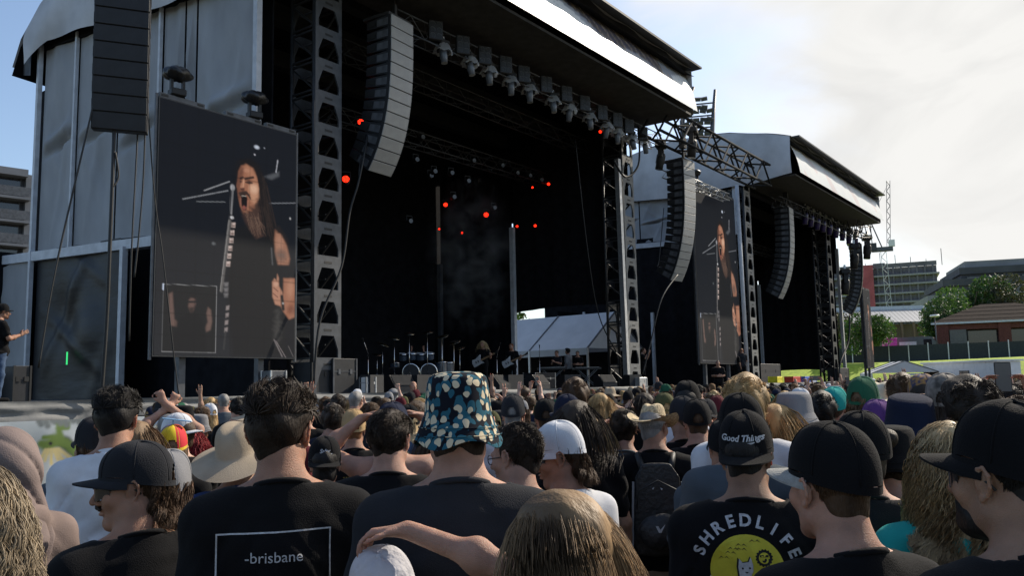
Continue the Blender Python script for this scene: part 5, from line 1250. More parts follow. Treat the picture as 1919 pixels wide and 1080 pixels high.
def wob(seed, a):
    r = random.Random(seed); p = [r.uniform(0, 6.28) for _ in range(8)]; c = [r.uniform(.7, 1.3) for _ in range(8)]
    def fn(X, Y, Z):
        wx = X + .05 * np.sin(9 * Z + p[0]); wz = Z + .06 * np.sin(11 * X + p[1])
        q = np.sin(26 * c[0] * wz + 17 * wx + p[2]) * .5 + np.sin(19 * c[1] * wz - 27 * wx + 9 * Y + p[3]) * .5 + np.sin(48 * wz + 30 * Y + p[4]) * .28 + np.sin(44 * wx + 14 * wz + p[5]) * .25
        lo = np.clip((1.44 - Z) * 5, .15, 1.)
        q = q + 1.3 * (1 - np.abs(np.sin(9 * c[2] * wz + 13 * np.abs(wx) + p[6]))) ** 5 + 1.1 * (1 - np.abs(np.sin(13 * c[3] * wz - 8 * wx + 5 * Y + p[7]))) ** 6 - .3
        return np.clip(q * a * lo, -.02, .0055).astype(np.float32)
    return fn
def shirt_mesh(pose='stand', female=False, style='tee', h=.011, bulk=1., seed=1, hem=.83):
    el = [a[0] for a in POSES[pose]]; xs = max(abs(e[0]) for e in el) + .12; zt = max(max(e[2] for e in el) + .10, 1.56); ys = max(.24, max(e[1] for e in el) + .12)
    f = Field((-xs, -.26, hem - .03), (xs, ys, zt), h); T = TORSO_F if female else TORSO
    T = [(z, w * bulk + .014, d * bulk + .016 + (.01 if z < 1.1 else 0), y) for z, w, d, y in T if z <= 1.43]
    f.loft(T, .04)
    m = .88 if female else 1.; m *= .5 + .5 * bulk
    for s, (e, w, *_r) in zip((1, -1), POSES[pose]):
        e = np.array(e); w = np.array(w)
        sh = np.array((s * SHX * (.9 if female else 1) * (.4 + .6 * bulk), -.015, SHZ)); sh = sh + np.array((-s * .02, .0, .05)) * min(1, max(0, e[2] - 1.25) / .3)
        if style in ('tee', 'long', 'hoodie', 'collar'):
            f.cap((s * .05, -.030, 1.452), sh + (0, 0, .010), .060 * m, .069 * m, .05)
            t = .68 if style in ('tee', 'collar') else 1.; en = sh + (e - sh) * t; f.cap(sh, en, .069 * m, .066 * m if t < 1 else .053 * m, .04)
            if style in ('long', 'hoodie'): f.cap(e, e + (w - e) * .95, .052 * m, .040 * m, .03)
        elif style == 'tank':
            f.cap((s * .085, -.035, 1.30), (s * .075, -.05, 1.445), .03, .022, .03)
    f.noise(wob(seed, .016 if style != 'tank' else .004))
    if style == 'hoodie': f.ell((0, -.10, 1.47), (.13, .06, .07), .04)
    # neck opening and hem
    if style == 'tank': f.clip((0, 0, 1), 1.445)
    else:
        f.cap((0, -.028, 1.40), (0, -.024, 1.475), .088 * m, .080 * m, .045)
        X, Y, Z = np.meshgrid(*f.ax, indexing='ij', sparse=True); rr = np.sqrt(X ** 2 + (Y + .02) ** 2)
        f.F = np.maximum(f.F, np.where(rr < .125, Z + .38 * (Y + .02) - (1.472 + .25 * np.maximum(rr - .085, 0)), -1)).astype(np.float32)
    f.clip((0, 0, -1), -hem)
    V, Q = f.mesh('shirt'); return arr_mesh('shirt', V, Q)
def collar_mesh(m=1.):
    c = MB(); N = 36
    pts = []
    for k in range(N + 1):
        a = 2 * math.pi * k / N; pts.append((.0795 * m * math.cos(a), -.024 + .0795 * m * math.sin(a), 1.4745 - .030 * m * math.sin(a)))
    c.tube(pts, .0078, 6, caps=False); return c.mesh('collar')
def legs_mesh(kind='trousers', female=False, h=.016, bulk=1.):
    f = Field((-.30, -.24, .0), (.30, .26, 1.0), h)
    f.loft([(.78, .165 * bulk, .125 * bulk, -.01), (.88, .178 * bulk, .132 * bulk, -.012), (.95, .165 * bulk, .118 * bulk, -.006)], .04)
    for s in (-1, 1):
        f.cap((s * .088, -.01, .84), (s * .105, .01, .48), .096 * bulk, .066 if kind == 'trousers' else .092, .03)
        if kind == 'trousers': f.cap((s * .105, .01, .48), (s * .11, -.03, .08), .066, .056, .02)
    f.noise(wob(5, .006)); f.clip((0, 0, -1), -.06 if kind == 'trousers' else -.46)
    V, Q = f.mesh('trousers'); return arr_mesh('trousers', V, Q)
def bareleg_mesh(h=.012):
    f = Field((-.26, -.24, .0), (.26, .26, .62), h)
    for s in (-1, 1): f.cap((s * .10, .01, .56), (s * .105, .01, .47), .07, .056, .02); f.cap((s * .105, .01, .47), (s * .11, -.03, .07), .055, .038, .02); f.ell((s * .108, -.035, .33), (.05, .055, .11), .03)
    V, Q = f.mesh('calf'); return arr_mesh('calf', V, Q)
def shoe_mesh():
    f = Field((-.07, -.14, -.005), (.07, .20, .13), .009)
    f.cap((0, -.07, .045), (0, .12, .035), .045, .042, .02); f.cap((0, -.05, .06), (0, -.05, .10), .045, .042, .02); f.clip((0, 0, -1), 0.0)
    V, Q = f.mesh('shoe'); return arr_mesh('shoe', V, Q)
def hair_shell(style, h=.0065, seed=1, hat=False):
    """scalp hair in head coordinates"""
    f = Field((-.17, -.20, -.30), (.17, .17, .21), h); r = random.Random(seed); p = [r.uniform(0, 6.28) for _ in range(6)]
    th = {'crop': .006, 'short': .013, 'wavy': .016, 'bushy': .026, 'long': .020, 'curly': .022, 'under': .007, 'bun': .014}[style]
    if hat: th = .0015
    f.ell((0, -.016, .034), (.0745 + th, .099 + th, .084 + th), .02)
    if style in ('wavy', 'bushy'): f.ell((0, .030, .085), (.066 + th * .5, .080, .046 + th), .03)
    if style in ('short', 'wavy', 'crop'): f.ell((0, -.058, -.05), (.058, .045, .062), .03)
    if style in ('long', 'curly'):
        f.cap((0, -.040, -.02), (0, -.085, -.24), .080, .072, .04); f.clip((0, 0, -1), .29)
    if style == 'bushy' or style == 'under': f.ell((0, -.052, -.06), (.070 + .4 * th, .052, .066), .03)
    if style == 'bun': f.ell((0, -.115, .085), (.042, .042, .04), .02); f.ell((0, -.058, -.04), (.062, .045, .062), .03)
    a = {'crop': .001, 'short': .002, 'wavy': .003, 'bushy': .005, 'long': .002, 'curly': .005, 'under': .002, 'bun': .002}[style]
    fz = 55 if style in ('wavy', 'curly', 'bushy') else 95
    f.noise(lambda X, Y, Z: a * (np.sin(fz * (X + .03 * np.sin(20 * Z)) + p[0]) * np.sin(fz * .6 * (Y + .03 * np.sin(24 * Z)) + p[1]) + .7 * np.sin(fz * .8 * Z + 40 * X + p[2]) * np.sin(fz * 1.1 * X + p[3])))
    # cut the face and the ears free
    X, Y, Z = np.meshgrid(*f.ax, indexing='ij', sparse=True)
    zf = .050 if style != 'bushy' else .060
    face = np.minimum(.036 + .55 * np.maximum(Z - zf, 0) - Y, 10) * np.ones_like(f.F) if style in ('long', 'curly') else (.020 + .9 * np.maximum(Z - zf, 0)) - Y + 0 * X
    f.F = np.maximum(f.F, -face * np.where(Z < .115, 1, -1)).astype(np.float32) if False else np.maximum(f.F, np.where(Z < .10, -face, f.F))
    if style in ('crop', 'short', 'wavy', 'bun', 'under'): f.F = (f.F + np.clip(-.015 - Z, 0, .1) * .15).astype(np.float32)      # thins out towards the nape
    if style in ('crop', 'short', 'wavy', 'bun', 'bushy'):
        side = np.maximum(-.012 - Z, 0)      # below the ear line only the nape keeps hair
        f.F = np.maximum(f.F, np.where(Z < -.005, (Y + .032), -1)).astype(np.float32)
        f.F = np.maximum(f.F, -(Z + .085 + .0 * X)).astype(np.float32)
        if style != 'bushy':
            for s in (-1, 1): f.ell((s * .085, -.012, -.008), (.018, .026, .034), .006, sub=True)
    V, Q = f.mesh('hair'); me = arr_mesh('hair', V, Q); paint(me, np.full((len(V), 3), .46 if style in ('long', 'curly') else .32), 'tint'); return me
def ribbons(P_, rad_, r, name, sides=3, taper=.8):
    n, m = P_.shape[:2]
    tg = np.gradient(P_, axis=1); tg /= np.linalg.norm(tg, axis=2)[..., None] + 1e-9
    ref = np.where(np.abs(tg[..., 2:3]) < .9, np.array((0, 0, 1.)), np.array((1., 0, 0))); x = np.cross(ref, tg); x /= np.linalg.norm(x, axis=2)[..., None] + 1e-9; y = np.cross(tg, x)
    rr = rad_ * (1 - taper * np.linspace(0, 1, m) ** 2.2)[None, :, None] * r.uniform(.65, 1.4, (n, 1, 1))
    V = np.stack([P_ + (x * math.cos(2 * math.pi * s / sides) + y * math.sin(2 * math.pi * s / sides)) * rr for s in range(sides)], 2).reshape(-1, 3)
    base = (np.arange(n)[:, None] * m + np.arange(m - 1)[None, :]) * sides
    Q = np.concatenate([np.stack([base + s, base + (s + 1) % sides, base + sides + (s + 1) % sides, base + sides + s], -1).reshape(-1, 4) for s in range(sides)])
    me = arr_mesh(name, V, Q); tv = np.repeat(np.clip(r.normal(.5, .15, n), .1, .95), m * sides); paint(me, np.stack([tv] * 3, 1), 'tint'); return me
def strands(n, L, seed, curl=0., rad_=.0022, seg=10, zmin=-.45, zmax=2., ymax=.55, wave=.003, th=.018, lock=0., part=.012):
    """hair strands in head coordinates: rooted on the scalp, lying along it, then falling over neck and back"""
    r = np.random.RandomState(seed); P = []
    while len(P) < n:
        d = r.randn(3); d /= np.linalg.norm(d)
        if d[2] < zmin or d[2] > zmax or (d[1] > ymax and d[2] < .70) or (d[2] < 0 and d[1] > .1): continue
        P.append(d)
    D = np.array(P); ce = np.array((0, -.014, .032)); E = np.array((.0745, .097, .084)) + th * r.uniform(.55, 1.05, (n, 1))
    pos = ce + D * E; nrm = D / E; nrm /= np.linalg.norm(nrm, axis=1)[:, None]
    g = np.stack([np.sign(D[:, 0] - part) * (.10 + .6 * np.clip(D[:, 2], 0, 1)), -.55 * np.ones(n), -.9 * np.ones(n)], 1)
    vel = g - nrm * (g * nrm).sum(1)[:, None]; vel /= np.linalg.norm(vel, axis=1)[:, None]; vel = vel + nrm * .10
    ln = L * r.uniform(.75, 1.06, n) + .10 * np.clip(D[:, 2], 0, 1); ph = r.uniform(0, 6.28, (n, 1)); fr = r.uniform(.85, 1.2, n)
    if lock:
        gg = np.floor(D[:, 0] * 6) * 7 + np.floor(D[:, 1] * 5) * 13 + np.floor(D[:, 2] * 3) * 3; ph = ((gg * 1.7) % 6.28)[:, None] + r.normal(0, .35, (n, 1)); fr = .85 + ((gg * .37) % 1) * .35
    step = ln / seg; raw = [pos.copy()]
    for k in range(seg):
        vel = vel + np.array((0, 0, -1.)) * .34; vel /= np.linalg.norm(vel, axis=1)[:, None]
        pos = pos + vel * step[:, None]
        q = (pos - ce) / E; m = np.linalg.norm(q, axis=1); ins = m < 1
        new = ce + (pos - ce) / np.maximum(m, 1e-6)[:, None]; pos = np.where(ins[:, None], new, pos)
        nz = pos[:, 2] < -.05; nr = np.hypot(pos[:, 0], pos[:, 1] + .03); lim = np.interp(pos[:, 2], [-.24, -.19, -.14, -.05], [.10, .082, .070, .070]) + th * .5; a = nz & (nr < lim)
        pos[a, 0] *= (lim[a] / nr[a]); pos[a, 1] = (pos[a, 1] + .03) * (lim[a] / nr[a]) - .03
        lim2 = np.interp(pos[:, 2], [-.6, -.35, -.24, -.19], [-.170, -.175, -.160, -.125]) + .25 * np.maximum(np.abs(pos[:, 0]) - .12, 0); a = (pos[:, 2] < -.19) & (pos[:, 1] > lim2) & (pos[:, 1] < .04); pos[a, 1] = lim2[a]
        v2 = pos - raw[-1]; vel = v2 / (np.linalg.norm(v2, axis=1)[:, None] + 1e-9); raw.append(pos.copy())
    P_ = np.stack(raw, 1); t = np.linspace(0, 1, seg + 1)[None, :]; ss = t * ln[:, None] / (.050 if curl else .085)
    am = (wave + curl * np.clip(t * 1.6, 0, 1))
    A = ss * 6.28 * fr[:, None] * .5 + ph; off = np.stack([np.sin(A) * am, np.cos(A + .5) * am, 0 * A], -1)
    return ribbons(P_ + off, rad_, r, 'hair_strands')
def tufts(n, L, seed, rad_=.003, lean=(0, -.4, .2), th=.012, seg=4, up=.35, zmin=-.02, swirl=.5, zmax=2.):
    r = np.random.RandomState(seed); P = []
    while len(P) < n:
        d = r.randn(3); d /= np.linalg.norm(d)
        if d[2] < zmin or d[2] > zmax or (d[1] > .45 and d[2] < .55) or (d[2] < .05 and d[1] > -.25): continue
        P.append(d)
    D = np.array(P); ce = np.array((0, -.016, .034)); E = np.array((.0745, .099, .084)) + th
    pos = ce + D * E * .97; nrm = D / E; nrm /= np.linalg.norm(nrm, axis=1)[:, None]
    q = D * 3.2 + .6 * np.sin(D[:, [1, 2, 0]] * 5); sw = np.stack([np.sin(2.1 * q[:, 0] + q[:, 2]), np.cos(1.7 * q[:, 1] + q[:, 0]), np.sin(1.3 * q[:, 2])], 1)
    g = np.array(lean, float) + sw * swirl + r.randn(n, 3) * .16; g = g - nrm * (g * nrm).sum(1)[:, None]; g /= np.linalg.norm(g, axis=1)[:, None] + 1e-6
    vel = g + nrm * up; ln = L * r.uniform(.6, 1.2, n); pts = [pos.copy()]
    for k in range(seg):
        vel = vel - nrm * (up * .9 / seg) + sw * .22 * math.sin(1.6 * k + .5); vel /= np.linalg.norm(vel, axis=1)[:, None]; pos = pos + vel * (ln / seg)[:, None]
        m = np.linalg.norm((pos - ce) / E, axis=1); pos = np.where((m < 1)[:, None], ce + (pos - ce) / np.maximum(m, 1e-6)[:, None], pos); pts.append(pos.copy())
    return ribbons(np.stack(pts, 1), rad_, r, 'hair_locks')

# ------------------------------------------------------------------ headwear, all in head coordinates
def cap_crown(seed=0, tall=1., opening=True, nu=132, nv=16):
    def fn(u, v):
        a = 2 * math.pi * u; ph = v * math.pi / 2 * .985
        seam = 1 - .02 * max(0, 1 - abs(((u * 6) % 1) - .5) * 2 * 1.0 if False else (1 - min(((u * 6) % 1), 1 - ((u * 6) % 1)) / .045)) if min(((u * 6) % 1), 1 - ((u * 6) % 1)) < .045 else 1.
        c = math.cos(ph) ** .72; z = .020 + .112 * tall * math.sin(ph) ** .92
        fr = math.sin(a); bump = 1 + .05 * max(0, fr) * math.sin(ph * 2)     # front panel stands up
        zz = z - .016 * max(0, -fr) * (1 - v) + .004 * math.sin(3 * a + seed)
        k = 1 + .012 * math.sin(5 * a + seed) * v * (1 - v) * 4
        return (.0875 * c * math.cos(a) * seam * k, (-.014) + .110 * c * math.sin(a) * seam * bump * k, zz)
    b = MB(); b.grid(fn, nu, nv)
    if opening:      # the adjuster gap at the back, above the strap
        keep_f = []; keep_s = []
        for f, s in zip(b.f, b.sm):
            c = sum((Vector(b.v[i]) for i in f), Vector()) / len(f)
            if c.y < -.06 and (c.x / .034) ** 2 + ((c.z - .020) / .038) ** 2 < 1: continue
            keep_f.append(f); keep_s.append(s)
        b.f, b.sm = keep_f, keep_s
    return b.mesh('cap')
def cap_band():
    b = MB(); b.grid(lambda u, v: (.0882 * math.cos(2 * math.pi * u), -.014 + .1108 * math.sin(2 * math.pi * u), .004 + .018 * v - .016 * max(0, -math.sin(2 * math.pi * u))), 60, 1); return b.mesh('sweatband')
def cap_brim(L=.072, bend=.013, flat=0.):
    b = MB()
    def top(u, v, dz=0.):
        a = rad(200 - 220 * u) if False else rad(172 - 164 * u); x0, y0 = .088 * math.cos(a), -.014 + .110 * math.sin(a)
        ext = L * math.sin(math.pi * u) ** .55; x = x0 * (1 + .02 * v); y = y0 + ext * v * (.35 + .65 * math.sin(a))
        return (x, y, .016 - (bend + .0) * (x / .088) ** 2 * (1 - flat) * (.5 + .5 * v) - .012 * v + dz)
    b.grid(lambda u, v: top(u, v), 26, 8); b.grid(lambda u, v: top(1 - u, v, -.0045), 26, 8)
    b.grid(lambda u, v: top(1 - u, 1., -.0045 * (1 - v)), 26, 1)
    return b.mesh('brim')
def cap_seams():
    """raised stitching along the six panel joints, meeting at the button"""
    b = MB()
    for k in range(6):
        a = 2 * math.pi * k / 6; pts = []
        for j in range(13):
            ph = j / 12 * math.pi / 2 * .985; c = math.cos(ph) ** .72; fr = math.sin(a); bump = 1 + .05 * max(0, fr) * math.sin(ph * 2)
            z = .020 + .112 * math.sin(ph) ** .92 - .016 * max(0, -fr) * (1 - j / 12); pts.append((.0875 * c * math.cos(a) * .992, -.014 + .110 * c * math.sin(a) * bump * .992, z))
        b.tube(pts, .0022, 5)
    return b.mesh('seams')
EYELET = None
def bucket_mesh(flare=1.):
    b = MB()
    prof = [(.0, .124), (.034, .1232), (.062, .119), (.075, .111), (.081, .096), (.085, .060), (.089, .026), (.0895, .022), (.096, .006), (.106, -.018), (.116, -.040), (.117, -.043)]
    def fn(u, v):
        k = v * (len(prof) - 1); i = min(int(k), len(prof) - 2); f = k - i; r = prof[i][0] * (1 - f) + prof[i + 1][0] * f; z = prof[i][1] * (1 - f) + prof[i + 1][1] * f
        a = 2 * math.pi * u; q = max(0, (v - .62) / .38)
        return (r * math.cos(a) * (1 + .014 * math.sin(5 * a) * q), -.014 + r * (1.31 - .06 * q) * math.sin(a) * (1 + .02 * math.sin(3 * a + 1) * q), z + .010 * q * math.sin(4 * a + .6))
    b.grid(fn, 80, 33); return b.mesh('bucket_hat')
def bucket_stitch():
    c = MB()
    for q, r, z in ((0, .105, -.008), (1, .115, -.026)):
        c.tube([(r * math.cos(a / 40 * 2 * math.pi), -.014 + r * 1.26 * math.sin(a / 40 * 2 * math.pi), z + .003) for a in range(41)], .0012, 4, caps=False)
    return c.mesh('stitching')
def cowboy_mesh(part):
    b = MB()
    if part == 'crown':
        def fn(u, v):
            a = 2 * math.pi * u; ph = v * math.pi / 2; r = math.cos(ph) ** .45; z = .03 + .125 * math.sin(ph) ** .8
            crease = -.030 * math.exp(-(math.cos(a) * r / .35) ** 2) * max(0, v - .35) / .65
            return (.086 * r * math.cos(a) * (1 - .10 * v), -.012 + .108 * r * math.sin(a), z + crease)
        b.grid(fn, 60, 14)
    else:
        def fn(u, v):
            a = 2 * math.pi * u; r = .085 + (.085) * v
            return (r * math.cos(a), -.012 + r * 1.26 * math.sin(a), .034 + .055 * v ** 1.5 * abs(math.cos(a)) ** 2.2 - .022 * v * abs(math.sin(a)))
        b.grid(fn, 60, 8); b.grid(lambda u, v: tuple(Vector(fn(1 - u, v)) + Vector((0, 0, -.004))), 60, 8)
    return b.mesh('cowboy_' + part)
def wide_mesh():
    b = MB()
    def fn(u, v):
        a = 2 * math.pi * u
        if v < .55:
            ph = (1 - v / .55) * math.pi / 2; r = math.cos(ph) ** .5; return (.087 * r * math.cos(a), -.014 + .113 * r * math.sin(a), .025 + .125 * math.sin(ph) ** .8 - .018 * math.exp(-(math.cos(a) * r / .4) ** 2) * math.sin(ph))
        q = (v - .55) / .45; r = .087 + .105 * q; return (r * math.cos(a), -.012 + r * 1.2 * math.sin(a), .025 - .035 * q + .012 * math.sin(2 * a + 1) * q)
    b.grid(fn, 64, 22); return b.mesh('sun_hat')
def shades_mesh():
    b = MB()
    for s in (-1, 1):
        b.grid(lambda u, v: (s * (.008 + .058 * u), .112 - .055 * u ** 2.2, .012 - .040 * v * (1 - .35 * u ** 2) - .004 * math.sin(math.pi * u)), 10, 6)
    return b.mesh('lens')
def shades_frame():
    b = MB()
    b.tube([(-.070, .050, .004), (-.040, .098, .014), (0, .114, .008), (.040, .098, .014), (.070, .050, .004)], .0035, 6)
    for s in (-1, 1): b.tube([(s * .070, .052, .004), (s * .082, .0, .004), (s * .083, -.022, -.004), (s * .080, -.035, -.018)], .003, 6)
    return b.mesh('sunglasses')
def glasses_frame():
    b = MB()
    for s in (-1, 1):
        b.tube([(s * (.034 + .026 * math.cos(a / 14 * 2 * math.pi)), .104 - .010 * abs(math.cos(a / 14 * 2 * math.pi)), -.004 + .019 * math.sin(a / 14 * 2 * math.pi)) for a in range(15)], .002, 5)
        b.tube([(s * .060, .094, 0), (s * .080, .0, .002), (s * .081, -.03, -.014)], .0022, 5)
    return b.mesh('glasses')

CACHE = {}
def cached(key, fn):
    if key not in CACHE: CACHE[key] = fn()
    return CACHE[key]
def bound(key): return CACHE[key]

# ------------------------------------------------------------------ cloth, skin and hair colours
def skin(name):
    c = {'fair': (.37, .205, .145), 'tan': (.30, .155, .10), 'pale': (.46, .29, .22), 'brown': (.17, .085, .055), 'olive': (.28, .16, .105)}[name]
    return mat('skin_' + name, c, rough=.58, var=.20, scale=16, bump=.28, bscale=330, sss=.22, spec=.28, detail=8)
CLOTH = {'black': (.0065, .0065, .0075), 'faded black': (.014, .014, .016), 'charcoal': (.020, .021, .025), 'navy': (.012, .016, .035), 'blue': (.015, .04, .13), 'white': (.56, .57, .60), 'grey': (.20, .20, .21), 'slate': (.07, .085, .10), 'maroon': (.09, .015, .02), 'red': (.40, .03, .03), 'teal': (.02, .30, .27), 'green': (.02, .09, .05), 'olive': (.07, .07, .03), 'tan': (.36, .24, .12), 'beige': (.34, .275, .20), 'pink': (.55, .20, .28), 'mauve': (.19, .145, .13), 'yellow': (.60, .42, .04), 'cream': (.60, .54, .42), 'brown': (.10, .06, .035), 'denim': (.05, .08, .14), 'orange': (.55, .18, .03), 'purple': (.10, .04, .16), 'sky blue': (.20, .36, .55)}
def cloth(name):
    c = CLOTH[name]; return mat('cloth_' + name.replace(' ', '_'), c, rough=.92, var=.28, scale=3.5, bump=.25, bscale=300, spec=.12, sheen=.03, detail=9)
def tinted(m):
    """let each strand's own tint lighten or darken the hair colour"""
    if m.get('tinted'): return m
    m['tinted'] = 1; t = m.node_tree; p = t.nodes['Principled BSDF']; src = p.inputs['Base Color'].links[0].from_socket
    a = t.nodes.new('ShaderNodeAttribute'); a.attribute_name = 'tint'; k = t.nodes.new('ShaderNodeMath'); k.operation = 'MULTIPLY_ADD'; k.inputs[1].default_value = 1.7; k.inputs[2].default_value = .2
    v = t.nodes.new('ShaderNodeVectorMath'); v.operation = 'SCALE'; t.links.new(a.outputs['Fac'], k.inputs[0]); t.links.new(k.outputs[0], v.inputs['Scale']); t.links.new(src, v.inputs[0]); t.links.new(v.outputs[0], p.inputs['Base Color']); return m
def hairm(name):
    c = {'black': (.012, .010, .009), 'dark brown': (.025, .015, .009), 'brown': (.07, .037, .018), 'light brown': (.17, .105, .055), 'blond': (.36, .23, .10), 'pale blond': (.48, .36, .20), 'grey': (.26, .25, .24), 'red': (.20, .012, .015), 'ginger': (.26, .10, .035), 'pink': (.55, .08, .22)}[name]
    return tinted(mat('hair_' + name.replace(' ', '_'), c, rough=.6, var=.35, scale=22, bump=.3, bscale=200, spec=.3, stretch=(1, 1, .3)))

def horizon(px): return 540 + (FPX * math.tan(rad(PITCH)) ) - (px - 959.5) * math.tan(rad(ROLL))
ALLP = []
def head_mtx(yaw, pitch, roll=0.):
    R = rotm(yaw, pitch, roll); M = Matrix([list(R[0]) + [HEAD0[0]], list(R[1]) + [HEAD0[1]], list(R[2]) + [HEAD0[2]], [0, 0, 0, 1]]); return M

def person(label, px=None, top=None, dist=None, pos=None, height=None, face=0., pose='stand', yaw=0., pitch=0., female=False, bulk=1., skin_='fair', shirt=('tee', 'black'), hair=('short', 'dark brown'), hat=None, legs='trousers', legc='black', fine=False, group='people in the festival crowd', hatlift=.0, z=0., mirror=False, seed=None, rz=None, beard=None, lod=0, cat='person', shade=None, lean=0.):
    """one standing person: an Empty between the feet that parents body, clothes, hair and headwear"""
    if pos is None:
        b = atD(px, 720, dist); x, y = b.x, b.y
        if height is None:
            height = CAMZ + (horizon(px) - top) * dist / FPX * (1.0) - hatlift
    else: x, y = pos
    if px is None: hd = math.degrees(math.atan2(y, x))
    else: hd = heading(px)
    rzz = rad(hd + face - 90) if rz is None else rz
    sc = height / 1.745
    t = empty('person', (x, y, z), rzz, label, cat, group, scale=(-sc if mirror else sc, sc, sc)); ALLP.append((x, y))
    if lean: t.rotation_euler[0] = rad(lean)
    seed = seed if seed is not None else (int(abs(x * 37 + y * 91)) % 3)
    hb = .0085 if fine else .0105
    yaw_ = yaw if fine else 0.
    kb = ('body', pose, female, yaw, pitch, fine, bulk)
    bm = cached(kb, lambda: body_mesh(pose, female, yaw, pitch, (.0115 if fine == 2 else .0102 if fine else .0140), bulk, face=True, dense=fine == 2))
    obj('body', bm, skin(skin_), t)
    if shirt:
        style, colr = shirt; hem = .83
        ks = ('shirt', pose, female, style, bulk, seed, bool(fine))
        sm = cached(ks, lambda: shirt_mesh(pose, female, style, (.012 if fine else .018), bulk, seed, hem if style != 'tank' else .9))
        s_ = obj('shirt', sm, cloth(colr) if isinstance(colr, str) else colr, t)
        if style in ('tee', 'long') and lod == 0:
            mm = (.88 if female else 1.) * (.5 + .5 * bulk); obj('collar', cached(('collar', female, bulk), lambda: collar_mesh(mm)), cloth(colr) if isinstance(colr, str) else colr, s_)
    else: s_ = None
    if lod == 0 and not (dist and dist < 2.6 and False):
        lm = cached(('legs', legs, bulk), lambda: legs_mesh('trousers' if legs == 'trousers' else 'shorts', female, .018, bulk))
        obj('trousers' if legs == 'trousers' else 'shorts', lm, cloth(legc), t)
        if legs != 'trousers': obj('calves', cached('calf', bareleg_mesh), skin(skin_), t)
        sh = cached('shoe', shoe_mesh)
        for s in (-1, 1): obj('shoe', sh, cloth('black'), t, loc=(s * .11, .01, 0))
    else:
        lm = cached(('legs', 'trousers', 1.), lambda: legs_mesh('trousers', False, .018, 1.)); obj('trousers', lm, cloth(legc), t)
    HM = head_mtx(yaw, pitch)
    hmo = None
    if hair:
        st_, hc = hair; mh_ = hairm(hc) if isinstance(hc, str) else tinted(hc)
        base = {'crop': 'crop', 'short': 'short', 'wavy': 'wavy', 'bushy': 'bushy', 'long': 'long', 'longwave': 'long', 'curly': 'curly', 'under': 'under', 'bun': 'bun', 'mullet': 'under', 'bald': None}[st_]
        if base:
            H_ = bool(hat); hmo = obj('hair', cached(('hair', base, H_), lambda: hair_shell(base, hat=H_)), mh_, t, mtx=HM); zx = -.12 if H_ else 2.
            if fine:
                if st_ == 'wavy': obj('hair_locks', cached('tw', lambda: tufts(3400, .050, 3, .0018, (.45, .30, .1), .022, 6, up=.55, zmin=.18, swirl=.8)), mh_, hmo); obj('hair_locks', cached('tw2', lambda: tufts(4400, .022, 4, .0013, (0, -.25, -1), .013, 3, up=.4, zmin=-.85, swirl=.2, zmax=.45)), mh_, hmo)
                elif st_ in ('short', 'bun'): obj('hair_locks', cached(('ts', H_), lambda: tufts(4600, .030, 5, .0016, (.1, -.3, -.4), .013, 3, up=.55, zmin=-.8, zmax=zx, swirl=.5)), mh_, hmo)
                elif st_ == 'crop': obj('hair_locks', cached(('tc', H_), lambda: tufts(1800, .013, 5, .0011, (0, -.2, -.9), .005, 2, up=.3, zmin=-.75, zmax=zx, swirl=.2)), mh_, hmo)
            else:
                if st_ in ('short', 'wavy', 'bushy') and not H_: obj('hair_locks', cached(('tm', st_), lambda: tufts(1700, .034 if st_ == 'short' else .045, 8, .0019, (.1, -.1, -.2), .013 if st_ == 'short' else .022, 4, up=.35 if st_ == 'short' else .6, zmin=-.75, swirl=.8)), mh_, hmo)
            zs = .0 if H_ else 2.
            if st_ == 'long': obj('hair_strands', cached(('sl', bool(fine), H_), lambda: strands(5200 if fine else 600, .36, 11, th=.013, wave=.0022, rad_=.00072 if fine else .0019, seg=10 if fine else 7, zmax=zs)), mh_, hmo)
            if st_ == 'longwave': obj('hair_strands', cached(('sw', bool(fine), H_), lambda: strands(2600 if fine else 650, .42, 12, rad_=.0010 if fine else .0019, seg=12 if fine else 8, wave=.004, curl=.004, lock=1, zmax=zs)), mh_, hmo)
            if st_ == 'curly': obj('hair_strands', cached(('sc', bool(fine), H_), lambda: strands(2600 if fine else 520, .42, 13, rad_=.0010 if fine else .0021, seg=20 if fine else 12, wave=.003, curl=.013, lock=1, th=.03, zmax=zs)), mh_, hmo)
            if st_ == 'mullet': obj('hair_strands', cached('smu', lambda: strands(2600, .13, 14, rad_=.0008, seg=10, wave=.003, curl=.007, lock=1, zmin=-.75, zmax=.05, ymax=-.25, th=.012)), mh_, hmo)
